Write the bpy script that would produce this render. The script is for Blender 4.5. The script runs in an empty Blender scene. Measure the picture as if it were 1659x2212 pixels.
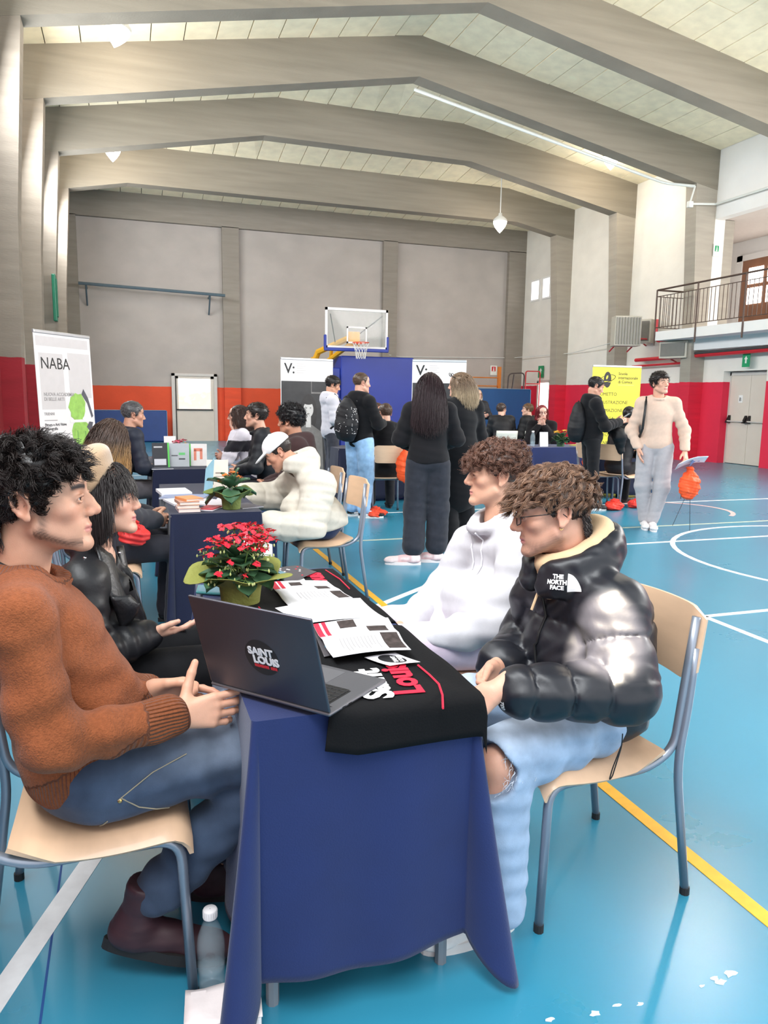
import bpy, bmesh, math, random
import numpy as np
from mathutils import Vector, Matrix, Euler

# ------------------------------------------------------------------ camera
sc = bpy.context.scene
W_, H_, FPX = 1659, 2212, 1620.0
CAM_H = 1.45
YAW, PITCH, ROLL = math.radians(18.9), math.radians(8.65), math.radians(0.85)
_f = Vector((math.sin(YAW)*math.cos(PITCH), math.cos(YAW)*math.cos(PITCH), -math.sin(PITCH)))
_r0 = Vector((math.cos(YAW), -math.sin(YAW), 0)); _u0 = _r0.cross(_f)
_r = _r0*math.cos(ROLL) + _u0*math.sin(ROLL); _u = -_r0*math.sin(ROLL) + _u0*math.cos(ROLL)
cam_d = bpy.data.cameras.new('camera'); cam = bpy.data.objects.new('camera', cam_d)
sc.collection.objects.link(cam)
cam.matrix_world = Matrix(((_r.x,_u.x,-_f.x,0),(_r.y,_u.y,-_f.y,0),(_r.z,_u.z,-_f.z,CAM_H),(0,0,0,1)))
cam_d.sensor_fit = 'VERTICAL'; cam_d.sensor_height = 24.0
cam_d.lens = 24.0*FPX/H_
cam_d.clip_start = 0.05; cam_d.clip_end = 200
sc.camera = cam

# ------------------------------------------------------------------ world, daylight, exposure
sc.view_settings.view_transform = 'Standard'; sc.view_settings.look = 'None'
sc.view_settings.gamma = 1.0; sc.view_settings.use_curve_mapping = False
sc.view_settings.exposure = 0.08
world = bpy.data.worlds.new('sky'); sc.world = world; world.use_nodes = True
_bg = world.node_tree.nodes['Background']
_bg.inputs[0].default_value = (0.93, 0.97, 1.0, 1); _bg.inputs[1].default_value = 1.9

def area_light(name, loc, target, sx, sy, power, col=(1,1,1)):
    d = bpy.data.lights.new(name, 'AREA'); d.shape = 'RECTANGLE'; d.size = sx; d.size_y = sy
    d.energy = power; d.color = col
    o = bpy.data.objects.new(name, d); sc.collection.objects.link(o)
    o.location = loc
    o.rotation_euler = (Vector(target)-Vector(loc)).to_track_quat('-Z', 'Y').to_euler()
    return o
# daylight through the high windows of the side walls (wall bays behind and beside the camera)
area_light('window_daylight', (-1.45, 1.5, 5.5), (5.0, 4.0, 0), 8.5, 1.8, 850, (0.95,0.98,1.0))
for _y in (10.85, 13.95, 17.2, 20.3): area_light('window_daylight', (-1.55, _y, 5.7), (12, _y, 2.5), 2.3, 1.2, 210, (0.95,0.98,1.0))
area_light('window_daylight', (13.0, 5.0, 5.4), (6.5, 7.0, 0), 11.0, 2.0, 1500, (1.0,0.98,0.95))

# a thin sunbeam slipping through the high window behind the camera
_sb = bpy.data.lights.new('sunbeam', 'SPOT'); _sb.energy = 60000; _sb.color = (1.0, .86, .66); _sb.spot_size = math.radians(2.25); _sb.spot_blend = .25; _sb.shadow_soft_size = .02
_sbo = bpy.data.objects.new('sunbeam', _sb); sc.collection.objects.link(_sbo); _sbo.location = (-1.5, -1.0, 5.2)
_sbo.rotation_euler = (Vector((1.09, 1.53, .955))-Vector((-1.5, -1.0, 5.2))).to_track_quat('-Z', 'Y').to_euler()

# ------------------------------------------------------------------ basic helpers
COL = sc.collection
rnd = random.Random(7)
def V(*a): return Vector(a)
def ray(px, py):
    return _r*((px-829.5)/FPX) - _u*((py-1106)/FPX) + _f
def at_z(px, py, z):
    d = ray(px, py); return Vector((0,0,CAM_H)) + d*((z-CAM_H)/d.z)
def at_y(px, py, y):
    d = ray(px, py); return Vector((0,0,CAM_H)) + d*(y/d.y)
def at_x(px, py, x):
    d = ray(px, py); return Vector((0,0,CAM_H)) + d*(x/d.x)

def tag(o, label=None, cat=None, group=None, kind=None):
    if label: o['label'] = label
    if cat: o['category'] = cat
    if group: o['group'] = group
    if kind: o['kind'] = kind
    return o
def empty(name, loc=(0,0,0), rz=0.0, label=None, cat=None, group=None):
    o = bpy.data.objects.new(name, None); COL.objects.link(o)
    o.empty_display_size = 0.05
    o.location = loc; o.rotation_euler = (0,0,rz)
    return tag(o, label, cat, group)
def link(name, me, mat=None, parent=None, loc=None, rot=None, smooth=False):
    o = bpy.data.objects.new(name, me); COL.objects.link(o)
    if mat is not None and len(me.materials) == 0: me.materials.append(mat)
    if parent is not None: o.parent = parent
    if loc is not None: o.location = loc
    if rot is not None: o.rotation_euler = rot
    if smooth: me.shade_smooth()
    return o
def copy_tree(o, parent=None):
    c = o.copy(); COL.objects.link(c); c.parent = parent
    for ch in list(o.children): copy_tree(ch, c)
    return c

class MB:
    """collects verts / faces, build() links them as one mesh object"""
    def __init__(s): s.v=[]; s.f=[]; s.m=[]; s.mi=0
    def add(s, vs, fs):
        n=len(s.v); s.v += [tuple(v) for v in vs]
        for f in fs: s.f.append(tuple(i+n for i in f)); s.m.append(s.mi)
        return s
    def box(s, x0,x1,y0,y1,z0,z1, M=None):
        vs=[Vector(p) for p in ((x0,y0,z0),(x1,y0,z0),(x1,y1,z0),(x0,y1,z0),(x0,y0,z1),(x1,y0,z1),(x1,y1,z1),(x0,y1,z1))]
        if M is not None: vs=[M@v for v in vs]
        return s.add(vs, ((0,3,2,1),(4,5,6,7),(0,1,5,4),(1,2,6,5),(2,3,7,6),(3,0,4,7)))
    def bbox(s, x0,x1,y0,y1,z0,z1, b=0.01, M=None, seg=2):
        bm=bmesh.new(); bmesh.ops.create_cube(bm,size=1)
        for v in bm.verts: v.co=Vector(((x0+x1)/2+v.co.x*(x1-x0),(y0+y1)/2+v.co.y*(y1-y0),(z0+z1)/2+v.co.z*(z1-z0)))
        bmesh.ops.bevel(bm,geom=list(bm.edges),offset=b,segments=seg,affect='EDGES',profile=.5)
        bm.verts.index_update()
        vs=[(M@v.co if M is not None else v.co.copy()) for v in bm.verts]
        fs=[[v.index for v in f.verts] for f in bm.faces]; bm.free()
        return s.add(vs,fs)
    def hexa(s, b, t):  # bottom 4, top 4 (ccw)
        return s.add(list(b)+list(t), ((0,3,2,1),(4,5,6,7),(0,1,5,4),(1,2,6,5),(2,3,7,6),(3,0,4,7)))
    def prism(s, pts, h, M=None):  # polygon (x,y) extruded 0..h in z
        n=len(pts); vs=[Vector((p[0],p[1],0)) for p in pts]+[Vector((p[0],p[1],h)) for p in pts]
        if M is not None: vs=[M@v for v in vs]
        fs=[tuple(range(n-1,-1,-1)),tuple(range(n,2*n))]+[(i,(i+1)%n,(i+1)%n+n,i+n) for i in range(n)]
        return s.add(vs,fs)
    def tube(s, pts, r, n=10, cap=True, closed=False, rs=None):
        pts=[Vector(p) for p in pts]; N=len(pts); vs=[]; fs=[]
        up=None
        for i,p in enumerate(pts):
            if closed: t=(pts[(i+1)%N]-pts[i-1]).normalized()
            else: t=(pts[min(i+1,N-1)]-pts[max(i-1,0)]).normalized()
            if up is None:
                up=Vector((0,0,1)) if abs(t.z)<.9 else Vector((1,0,0))
            a=t.cross(up).normalized(); up=a.cross(t).normalized()
            rr=rs[i] if rs else r
            for k in range(n):
                an=2*math.pi*k/n; vs.append(p+(a*math.cos(an)+up*math.sin(an))*rr)
        for i in range(N if closed else N-1):
            j=(i+1)%N
            for k in range(n):
                k2=(k+1)%n; fs.append((i*n+k,i*n+k2,j*n+k2,j*n+k))
        if cap and not closed:
            fs.append(tuple(range(n-1,-1,-1))); fs.append(tuple((N-1)*n+k for k in range(n)))
        return s.add(vs,fs)
    def lathe(s, prof, n=20, M=None, a0=0, a1=2*math.pi):
        full=abs(a1-a0-2*math.pi)<1e-6; m=n if full else n+1; vs=[]; fs=[]
        for (r,z) in prof:
            for k in range(m):
                an=a0+(a1-a0)*k/n; vs.append(Vector((r*math.cos(an),r*math.sin(an),z)))
        if M is not None: vs=[M@v for v in vs]
        for i in range(len(prof)-1):
            for k in range(n):
                k2=(k+1)%m; fs.append((i*m+k,i*m+k2,(i+1)*m+k2,(i+1)*m+k))
        return s.add(vs,fs)
    def grid(s, fn, nu, nv, th=0.0):  # fn(u,v)->point ; optional thickness along computed normal
        P=[[Vector(fn(i/nu,j/nv)) for j in range(nv+1)] for i in range(nu+1)]
        if th==0:
            vs=[p for row in P for p in row]
            return s.add(vs,[(i*(nv+1)+j,(i+1)*(nv+1)+j,(i+1)*(nv+1)+j+1,i*(nv+1)+j+1) for i in range(nu) for j in range(nv)])
        A=[];Bv=[]
        for i in range(nu+1):
            for j in range(nv+1):
                du=P[min(i+1,nu)][j]-P[max(i-1,0)][j]; dv=P[i][min(j+1,nv)]-P[i][max(j-1,0)]
                n=du.cross(dv); n=n.normalized() if n.length>1e-9 else Vector((0,0,1))
                A.append(P[i][j]+n*th/2); Bv.append(P[i][j]-n*th/2)
        n0=(nu+1)*(nv+1); idx=lambda i,j:i*(nv+1)+j; fs=[]
        for i in range(nu):
            for j in range(nv):
                fs.append((idx(i,j),idx(i+1,j),idx(i+1,j+1),idx(i,j+1)))
                fs.append((n0+idx(i,j),n0+idx(i,j+1),n0+idx(i+1,j+1),n0+idx(i+1,j)))
        for i in range(nu):
            fs.append((idx(i+1,0),idx(i,0),n0+idx(i,0),n0+idx(i+1,0)))
            fs.append((idx(i,nv),idx(i+1,nv),n0+idx(i+1,nv),n0+idx(i,nv)))
        for j in range(nv):
            fs.append((idx(0,j),idx(0,j+1),n0+idx(0,j+1),n0+idx(0,j)))
            fs.append((idx(nu,j+1),idx(nu,j),n0+idx(nu,j),n0+idx(nu,j+1)))
        return s.add(A+Bv,fs)
    def mesh(s, name='m'):
        me=bpy.data.meshes.new(name); me.from_pydata(s.v,[],s.f); me.update()
        if any(s.m): me.polygons.foreach_set('material_index', s.m)
        return me
    def build(s, name, mat=None, parent=None, loc=None, rot=None, smooth=False, mats=None):
        me=s.mesh(name)
        if mats:
            for m in mats: me.materials.append(m)
        return link(name, me, None if mats else mat, parent, loc, rot, smooth)
def smooth_angle(o, ang=35):
    me=o.data; me.shade_smooth()
    try: me.set_sharp_from_angle(angle=math.radians(ang))
    except Exception: pass
    return o
def arc(c, r, a0, a1, n, ax=(1,0,0), ay=(0,0,1)):
    ax=Vector(ax); ay=Vector(ay); c=Vector(c)
    return [c+ax*(r*math.cos(a0+(a1-a0)*i/n))+ay*(r*math.sin(a0+(a1-a0)*i/n)) for i in range(n+1)]
def round_path(pts, r, n=6):
    pts=[Vector(p) for p in pts]; out=[pts[0]]
    for i in range(1,len(pts)-1):
        a=(pts[i-1]-pts[i]); b=(pts[i+1]-pts[i]); rr=min(r,a.length*.48,b.length*.48)
        A=pts[i]+a.normalized()*rr; B=pts[i]+b.normalized()*rr
        for k in range(n+1):
            t=k/n; out.append(A*(1-t)**2+pts[i]*2*t*(1-t)+B*t*t)
    out.append(pts[-1]); return out
def text_mesh(body, size=1.0, extrude=0.0, align='LEFT', bold=0.0, shear=0.0, spacing=1.0):
    cu=bpy.data.curves.new('lettering','FONT'); cu.body=body; cu.size=size; cu.extrude=extrude
    cu.align_x=align; cu.offset=bold; cu.shear=shear; cu.space_character=spacing; cu.resolution_u=3
    ob=bpy.data.objects.new('lettering',cu); COL.objects.link(ob)
    dg=bpy.context.evaluated_depsgraph_get(); me=bpy.data.meshes.new_from_object(ob.evaluated_get(dg))
    bpy.data.objects.remove(ob); bpy.data.curves.remove(cu)
    return me
def basis(o, x, y, z):
    x,y,z,o=Vector(x),Vector(y),Vector(z),Vector(o)
    return Matrix(((x.x,y.x,z.x,o.x),(x.y,y.y,z.y,o.y),(x.z,y.z,z.z,o.z),(0,0,0,1)))

# ------------------------------------------------------------------ materials
def new_mat(name):
    m=bpy.data.materials.new(name); m.use_nodes=True
    nt=m.node_tree; return m, nt, nt.nodes['Principled BSDF']
def srgb(r,g,b):
    f=lambda c:(c/255/12.92 if c/255<=.04045 else ((c/255+.055)/1.055)**2.4)
    return (f(r),f(g),f(b),1)
def N(nt, t, **kw):
    n=nt.nodes.new(t)
    for k,v in kw.items():
        if k in n.inputs: n.inputs[k].default_value=v
        else: setattr(n,k,v)
    return n
MATS={}
def plain(name, col, rough=.6, metal=0.0, var=.08, scale=12.0, bump=0.0, bscale=80.0, spec=.5, coat=0.0, sheen=0.0, stretch=None, detail=4, trans=0.0, ior=1.45, alpha=1.0):
    if name in MATS: return MATS[name]
    m,nt,b=new_mat(name)
    c=srgb(*col)
    b.inputs['Roughness'].default_value=rough; b.inputs['Metallic'].default_value=metal
    b.inputs['Specular IOR Level'].default_value=spec
    if coat: b.inputs['Coat Weight'].default_value=coat; b.inputs['Coat Roughness'].default_value=.1
    if sheen: b.inputs['Sheen Weight'].default_value=sheen
    if trans: b.inputs['Transmission Weight'].default_value=trans; b.inputs['IOR'].default_value=ior
    if alpha<1: b.inputs['Alpha'].default_value=alpha
    tc=N(nt,'ShaderNodeTexCoord'); src=tc.outputs['Object']
    if stretch:
        mp=N(nt,'ShaderNodeMapping'); mp.inputs['Scale'].default_value=stretch
        nt.links.new(src,mp.inputs[0]); src=mp.outputs[0]
    if var>0:
        no=N(nt,'ShaderNodeTexNoise',Scale=scale,Detail=detail); nt.links.new(src,no.inputs['Vector'])
        rp=N(nt,'ShaderNodeMapRange'); rp.inputs['From Min'].default_value=.25; rp.inputs['From Max'].default_value=.75
        rp.inputs['To Min'].default_value=1-var; rp.inputs['To Max'].default_value=1+var
        nt.links.new(no.outputs[0],rp.inputs[0])
        mx=N(nt,'ShaderNodeVectorMath',operation='SCALE'); mx.inputs[0].default_value=c[:3]
        nt.links.new(rp.outputs[0],mx.inputs['Scale']); nt.links.new(mx.outputs[0],b.inputs['Base Color'])
    else: b.inputs['Base Color'].default_value=c
    if bump>0:
        n2=N(nt,'ShaderNodeTexNoise',Scale=bscale,Detail=3.0); nt.links.new(src,n2.inputs['Vector'])
        bp=N(nt,'ShaderNodeBump',Strength=bump,Distance=.01); nt.links.new(n2.outputs[0],bp.inputs['Height'])
        nt.links.new(bp.outputs[0],b.inputs['Normal'])
    MATS[name]=m; return m
def emit(name, col, strength):
    if name in MATS: return MATS[name]
    m,nt,b=new_mat(name); b.inputs['Base Color'].default_value=srgb(*col)
    b.inputs['Emission Color'].default_value=srgb(*col); b.inputs['Emission Strength'].default_value=strength
    MATS[name]=m; return m
def glass(name, col=(235,245,250), alpha=.18, rough=.05):
    if name in MATS: return MATS[name]
    m,nt,b=new_mat(name); b.inputs['Base Color'].default_value=srgb(*col); b.inputs['Roughness'].default_value=rough
    tr=N(nt,'ShaderNodeBsdfTransparent'); mx=N(nt,'ShaderNodeMixShader'); mx.inputs[0].default_value=alpha
    nt.links.new(tr.outputs[0],mx.inputs[1]); nt.links.new(b.outputs[0],mx.inputs[2])
    nt.links.new(mx.outputs[0],nt.nodes['Material Output'].inputs[0]); MATS[name]=m; return m
def wall_paint(name, low, high, zcut, rough=.75, stain=.08, board=False, wob=.012):
    """plaster with a painted dado up to zcut (world height)"""
    if name in MATS: return MATS[name]
    m,nt,b=new_mat(name); b.inputs['Roughness'].default_value=rough
    g=N(nt,'ShaderNodeNewGeometry'); sx=N(nt,'ShaderNodeSeparateXYZ'); nt.links.new(g.outputs['Position'],sx.inputs[0])
    no=N(nt,'ShaderNodeTexNoise',Scale=6.0,Detail=3.0); nt.links.new(g.outputs['Position'],no.inputs['Vector'])
    ad=N(nt,'ShaderNodeMath',operation='MULTIPLY_ADD'); ad.inputs[1].default_value=wob*2; nt.links.new(no.outputs[0],ad.inputs[0]); nt.links.new(sx.outputs['Z'],ad.inputs[2])
    gt=N(nt,'ShaderNodeMath',operation='GREATER_THAN'); gt.inputs[1].default_value=zcut+wob; nt.links.new(ad.outputs[0],gt.inputs[0])
    mix=N(nt,'ShaderNodeMix',data_type='RGBA'); mix.inputs['A'].default_value=srgb(*low); mix.inputs['B'].default_value=srgb(*high)
    nt.links.new(gt.outputs[0],mix.inputs['Factor'])
    mp=N(nt,'ShaderNodeMapping'); mp.inputs['Scale'].default_value=(.5,.5,4.5) if board else (.6,.6,.8)
    nt.links.new(g.outputs['Position'],mp.inputs[0])
    n2=N(nt,'ShaderNodeTexNoise',Scale=2.2,Detail=6.0); nt.links.new(mp.outputs[0],n2.inputs['Vector'])
    rp=N(nt,'ShaderNodeMapRange'); rp.inputs['From Min'].default_value=.3; rp.inputs['From Max'].default_value=.7; rp.inputs['To Min'].default_value=1-stain; rp.inputs['To Max'].default_value=1+stain
    nt.links.new(n2.outputs[0],rp.inputs[0])
    vm=N(nt,'ShaderNodeVectorMath',operation='SCALE'); nt.links.new(mix.outputs['Result'],vm.inputs[0]); nt.links.new(rp.outputs[0],vm.inputs['Scale'])
    nt.links.new(vm.outputs[0],b.inputs['Base Color'])
    bp=N(nt,'ShaderNodeBump',Strength=.25,Distance=.01); n3=N(nt,'ShaderNodeTexNoise',Scale=25.0,Detail=4.0); nt.links.new(mp.outputs[0],n3.inputs['Vector'])
    nt.links.new(n3.outputs[0],bp.inputs['Height']); nt.links.new(bp.outputs[0],b.inputs['Normal'])
    MATS[name]=m; return m
# ================================================================== SETTING
XL, XR, YF = -1.72, 13.62, 24.75
M_conc  = wall_paint('board_marked_concrete',(150,28,40),(142,132,120),1.96,board=True,stain=.10)
M_wallL = wall_paint('left_wall_plaster',(132,22,30),(172,166,158),1.96,stain=.07)
M_wallR = wall_paint('right_wall_plaster',(226,40,72),(236,232,224),1.95,stain=.05)
M_colR  = wall_paint('right_column_concrete',(220,36,64),(166,158,146),1.95,board=True,stain=.08)
M_end   = wall_paint('end_wall_plaster',(226,84,48),(178,170,164),1.70,stain=.07)
M_endp  = wall_paint('end_pilaster_concrete',(226,80,46),(144,136,126),1.70,board=True,stain=.09)
M_white = plain('white_plaster',(240,238,236),.8,var=.03,scale=2)
M_beam  = plain('beam_concrete',(140,132,119),.85,var=.14,scale=1.6,stretch=(.35,1,5),bump=.25,bscale=30,detail=6)
M_panel = plain('ceiling_wood_wool',(250,238,208),.9,var=.09,scale=4,bump=.2,bscale=60)
M_joint = plain('ceiling_joint',(120,132,128),.9,var=.05)

# floor: pale blue poured resin
m,nt,b=new_mat('blue_resin_floor')
g=N(nt,'ShaderNodeNewGeometry')
n1=N(nt,'ShaderNodeTexNoise',Scale=1.3,Detail=6.0); nt.links.new(g.outputs['Position'],n1.inputs['Vector'])
n2=N(nt,'ShaderNodeTexNoise',Scale=60.0,Detail=3.0); nt.links.new(g.outputs['Position'],n2.inputs['Vector'])
mx=N(nt,'ShaderNodeMix',data_type='RGBA'); mx.inputs['A'].default_value=srgb(40,122,150); mx.inputs['B'].default_value=srgb(54,138,166)
nt.links.new(n1.outputs[0],mx.inputs['Factor']); nt.links.new(mx.outputs['Result'],b.inputs['Base Color'])
rr=N(nt,'ShaderNodeMapRange'); rr.inputs['To Min'].default_value=.27; rr.inputs['To Max'].default_value=.28; nt.links.new(n1.outputs[0],rr.inputs[0]); nt.links.new(rr.outputs[0],b.inputs['Roughness'])
bp=N(nt,'ShaderNodeBump',Strength=.02,Distance=.003); nt.links.new(n2.outputs[0],bp.inputs['Height']); nt.links.new(bp.outputs[0],b.inputs['Normal'])
b.inputs['Specular IOR Level'].default_value=.85
M_floor=m
floor=MB().box(-8,18,-7,YF+.3,-.1,0).build('floor',M_floor); tag(floor,kind='structure')
M_lw=plain('line_paint_white',(222,226,228),.4,var=.08,scale=20); M_ly=plain('line_paint_yellow',(238,176,40),.4,var=.1,scale=25)
M_lg=plain('line_paint_faded',(176,186,170),.45,var=.12,scale=20); M_lp=plain('line_paint_pink',(226,178,176),.45,var=.08)
M_seam=plain('floor_seam_dark_blue',(24,70,130),.6,var=.1)
def line(a,bp_,w,mat,z=.0015,parent=floor,name='court_line'):
    a=Vector((a[0],a[1],0)); b_=Vector((bp_[0],bp_[1],0)); d=(b_-a).normalized(); n=Vector((-d.y,d.x,0))*w/2
    q=[a-n,b_-n,b_+n,a+n]
    return MB().hexa([p+V(0,0,.0002) for p in q],[p+V(0,0,z) for p in q]).build(name,mat,parent)
def arc_line(c,r,a0,a1,w,mat,z=.0018):
    n=40; q=MB(); vs=[]
    for i in range(n+1):
        a=a0+(a1-a0)*i/n
        for rr_ in (r-w/2,r+w/2):
            vs+= [(c[0]+rr_*math.cos(a),c[1]+rr_*math.sin(a),.0002),(c[0]+rr_*math.cos(a),c[1]+rr_*math.sin(a),z)]
    fs=[]
    for i in range(n):
        k=i*4; fs+=[(k+1,k+3,k+7,k+5),(k,k+1,k+5,k+4),(k+2,k+6,k+7,k+3)]
    return q.add(vs,fs).build('court_line',mat,floor)
line((1.675,.3),(1.675,24),.052,M_ly,z=.002)
line((-.80,.60),(.16,3.19),.062,M_lw)
line((3.0,6.36),(13.5,6.36),.05,M_lw)
line((3.70,4.0),(9.5,4.0),.05,M_lw); line((3.70,4.0),(3.64,1.0),.05,M_lw)
line((1.0,4.37),(3.6,6.42),.055,M_lw)
line((1.7,7.22),(12.5,7.22),.05,M_lg); line((2.2,8.95),(12.5,8.95),.05,M_lw)
line((-1.3,11.2),(6,11.2),.05,M_lw); line((-.6,14.2),(5,14.2),.05,M_lw)
arc_line((6.75,5.15),1.82,math.radians(60),math.radians(300),.05,M_lw)
arc_line((7.0,8.3),.75,math.radians(-60),math.radians(120),.06,M_lp)
line((-.24,.5),(-.24,7.0),.006,M_seam,z=.001,name='floor_seam')
for (px,py,s) in ((1286,2190,.016),(1332,2172,.010),(1384,2170,.009),(1517,2131,.008),(1543,2114,.012),(1579,2104,.017),(1557,2121,.015),(1189,2203,.010)):
    c=at_z(px,py,0); k=9; rs=[s*rnd.uniform(.45,1.15) for _ in range(k)]
    pts=[(c.x+rs[i]*1.25*math.cos(6.283*i/k+.4),c.y+rs[i]*.7*math.sin(6.283*i/k+.4)) for i in range(k)]
    MB().prism(pts,.0012,Matrix.Translation((0,0,.0003))).build('paint_chip',M_lw,floor)

# ---- walls
def wall(name,parts,mat):
    q=MB()
    for p in parts: q.box(*p)
    return tag(q.build(name,mat),kind='structure')
wall('wall_left',[(XL-.3,XL,6.0,YF,0,7.6),(XL-.3,XL,-3,6.0,0,4.4),(XL-.3,XL,-3,6.0,6.6,7.6)],M_wallL)
RY0,RY1=13.42,14.72      # doorway recess
wall('wall_right',[(XR,XR+.3,RY1,YF,0,3.05),(XR,XR+.3,15.4,YF,3.05,7.6),(XR,XR+.3,-3,RY0,0,3.05),(XR,XR+.3,RY0,RY1,2.2,3.05),(XR+.28,XR+.5,RY0,RY1,0,2.2)],M_wallR)
wall('wall_gallery',[(XR,XR+.25,4,15.39,5.83,7.7),(XR+2.6,XR+2.8,4,18.6,3,6.2),(XR+.3,XR+2.8,18.4,18.6,3,6.2)],M_white)
wall('ceiling_gallery',[(XR+.02,XR+2.8,4,15.4,5.85,5.88),(XR+.31,XR+2.8,15.4,18.6,5.85,5.88),(XR+.3,XR+2.8,15.4,18.6,3.0,3.2)],plain('gallery_ceiling',(226,214,206),.8,var=.03))
wall('wall_end',[(XL-.3,XR+.3,YF,YF+.3,0,7.6)],M_end)
q=MB()
for x0,x1 in ((XL,-1.22),(2.98,3.5),(8.28,8.78),(12.95,XR)): q.box(x0,x1,YF-.16,YF+.01,0,6.62)
q.box(XL,XR,YF-.16,YF+.01,6.6,7.5)
tag(q.build('trim_end_pilasters',M_endp),kind='structure')

# ---- portal frames
def prof(cap,z0,zr,x0,x1):   # half-symmetric polyline
    s=(zr-z0)/(5.9-x0); pts=[(x0,z0)]
    if cap is None or cap>=zr: pts.append((5.9,zr))
    else:
        k=(cap-z0)/s; pts+= [(x0+k,cap),(x1-k,cap)]
    pts.append((x1,z0)); return pts
BEAMS=[(-.1,None,None),(3.0,None,None),(6.1,None,None),(9.2,None,None),(12.3,None,None),(15.4,None,None),(18.5,7.45,8.35),(21.6,6.87,7.85)]
BW=.38
TOP={}
for (yb,cs,ct) in BEAMS:
    so=prof(cs,6.6,7.95,-1.2,13.0); tp=prof(ct,7.43,8.76,XL,XR)
    TOP[yb]=tp
    e=empty('portal_frame',(0,yb,0)); tag(e,kind='structure')
    poly=[(XL,6.5)]+so+[(XR,6.5)]+tp[::-1]
    M=basis((0,BW,0),(1,0,0),(0,0,1),(0,-1,0))
    # beam as quads strips between soffit and top (sampled in x)
    xs=sorted(set([XL,-1.2,13.0,XR]+[p[0] for p in so]+[p[0] for p in tp]))
    def ev(pl,x):
        if x<=pl[0][0]: return pl[0][1]
        for (a,b2) in zip(pl,pl[1:]):
            if x<=b2[0]: return a[1]+(b2[1]-a[1])*(x-a[0])/(b2[0]-a[0])
        return pl[-1][1]
    q=MB(); n=len(xs)
    vs=[]
    for x in xs:
        zs=ev(so,x) if -1.2<=x<=13.0 else 6.5; zt=ev(tp,x)
        vs+=[(x,0,zs),(x,0,zt),(x,BW,zs),(x,BW,zt)]
    fs=[]
    for i in range(n-1):
        k=i*4; fs+=[(k,k+4,k+5,k+1),(k+2,k+3,k+7,k+6),(k,k+2,k+6,k+4),(k+1,k+5,k+7,k+3)]
    q.add(vs,fs).build('beam',M_beam,e)
    for s in (0,1):
        xw=XL if s==0 else XR; sg=1 if s==0 else -1
        d0,d1=(.29,.52) if s==0 else (.40,.62)
        pr=[(d0,0),(d0,1.9),(d0+.06,4.0),(d1,6.62)]
        q=MB(); vs=[]
        for d,z in pr: vs+=[(xw,.006,z),(xw+sg*d,.006,z),(xw+sg*d,BW-.006,z),(xw,BW-.006,z)]
        fs=[(0,1,2,3)]
        for i in range(3):
            k=i*4; fs+=[(k,k+1,k+5,k+4),(k+1,k+2,k+6,k+5),(k+2,k+3,k+7,k+6)]
        if yb<9 or (s==1 and yb<13): continue
        q.add(vs,fs)
        if s==1 and yb==15.4: q.box(XR-.3,14.22,.01,BW-.01,3.2,5.84)
        q.build('column',M_conc if s==0 else M_colR,e)
# ---- ceiling: slab with separate wood-wool panels laid from beam to beam
TOP[YF]=[(XL,7.36),(XR,7.36)]
def ztop(y,x):
    pl=TOP[y]
    for (a,b2) in zip(pl,pl[1:]):
        if x<=b2[0]: return a[1]+(b2[1]-a[1])*(x-a[0])/(b2[0]-a[0])
    return pl[-1][1]
ceil=MB(); ys=sorted(TOP)
xs=[XL-.3+i*(XR-XL+.6)/26 for i in range(27)]
for y0,y1 in [( -3,ys[0])]+list(zip(ys,ys[1:])):
    ya=ys[0] if y0==-3 else y0
    for i in range(26):
        a,b2=xs[i],xs[i+1]
        P=[(a,y0,ztop(ya,a)+.03),(b2,y0,ztop(ya,b2)+.03),(b2,y1,ztop(y1,b2)+.03),(a,y1,ztop(y1,a)+.03)]
        ceil.hexa(P,[(p[0],p[1],p[2]+.12) for p in P])
ceiling=tag(ceil.build('ceiling',M_joint),kind='structure')
npan=26; wpan=(XR-XL)/npan
for y0,y1 in list(zip(ys,ys[1:])):
    if y0<9: continue
    for i in range(npan):
        a=XL+i*wpan+.009; b2=XL+(i+1)*wpan-.009; dz=rnd.uniform(-.006,.006)
        cut=rnd.random()<.16; segs=[(y0+BW-.02,y1+.02)]
        if cut:
            c=y0+BW+(y1-y0-BW)*rnd.uniform(.35,.65); segs=[(y0+BW-.02,c-.008),(c+.008,y1+.02)]
        for (s0,s1) in segs:
            def zz(x,y):
                t=(y-y0)/(y1-y0); return ztop(y0,x)*(1-t)+ztop(y1,x)*t
            lo=[(a,s0,zz(a,s0)-.03+dz),(b2,s0,zz(b2,s0)-.03+dz),(b2,s1,zz(b2,s1)-.03+dz),(a,s1,zz(a,s1)-.03+dz)]
            MB().hexa(lo,[(p[0],p[1],p[2]+.05) for p in lo]).build('ceiling_panel',M_panel,ceiling)

# ---- gallery balcony with railing
bal=empty('balcony',(0,0,0)); tag(bal,kind='structure')
BX,BY1=12.72,16.2
MB().box(BX,XR+2.7,5,BY1,2.98,3.2).build('slab',M_white,bal)
MB().box(BX+.55,XR,5,BY1-.15,2.72,2.98).build('soffit_beam',M_white,bal)
M_rail=plain('dark_brown_metal',(84,66,58),.5,metal=.3,var=.06)
rl=empty('balcony_railing',(0,0,0),label='dark metal balustrade along the white gallery balcony',cat='railing')
MB().tube([(BX,5,4.22),(BX,BY1,4.22),(XR,BY1,4.22)],.022,8).build('handrail',M_rail,rl)
MB().tube([(BX,5,4.06),(BX,BY1,4.06),(XR,BY1,4.06)],.010,6).build('upper_bar',M_rail,rl)
MB().tube([(BX,5,3.30),(BX,BY1,3.30),(XR,BY1,3.30)],.010,6).build('lower_bar',M_rail,rl)
bar=MB().tube([(0,0,3.30),(0,0,4.06)],.0085,6).mesh('baluster')
y=BY1-.12; k=0
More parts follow.
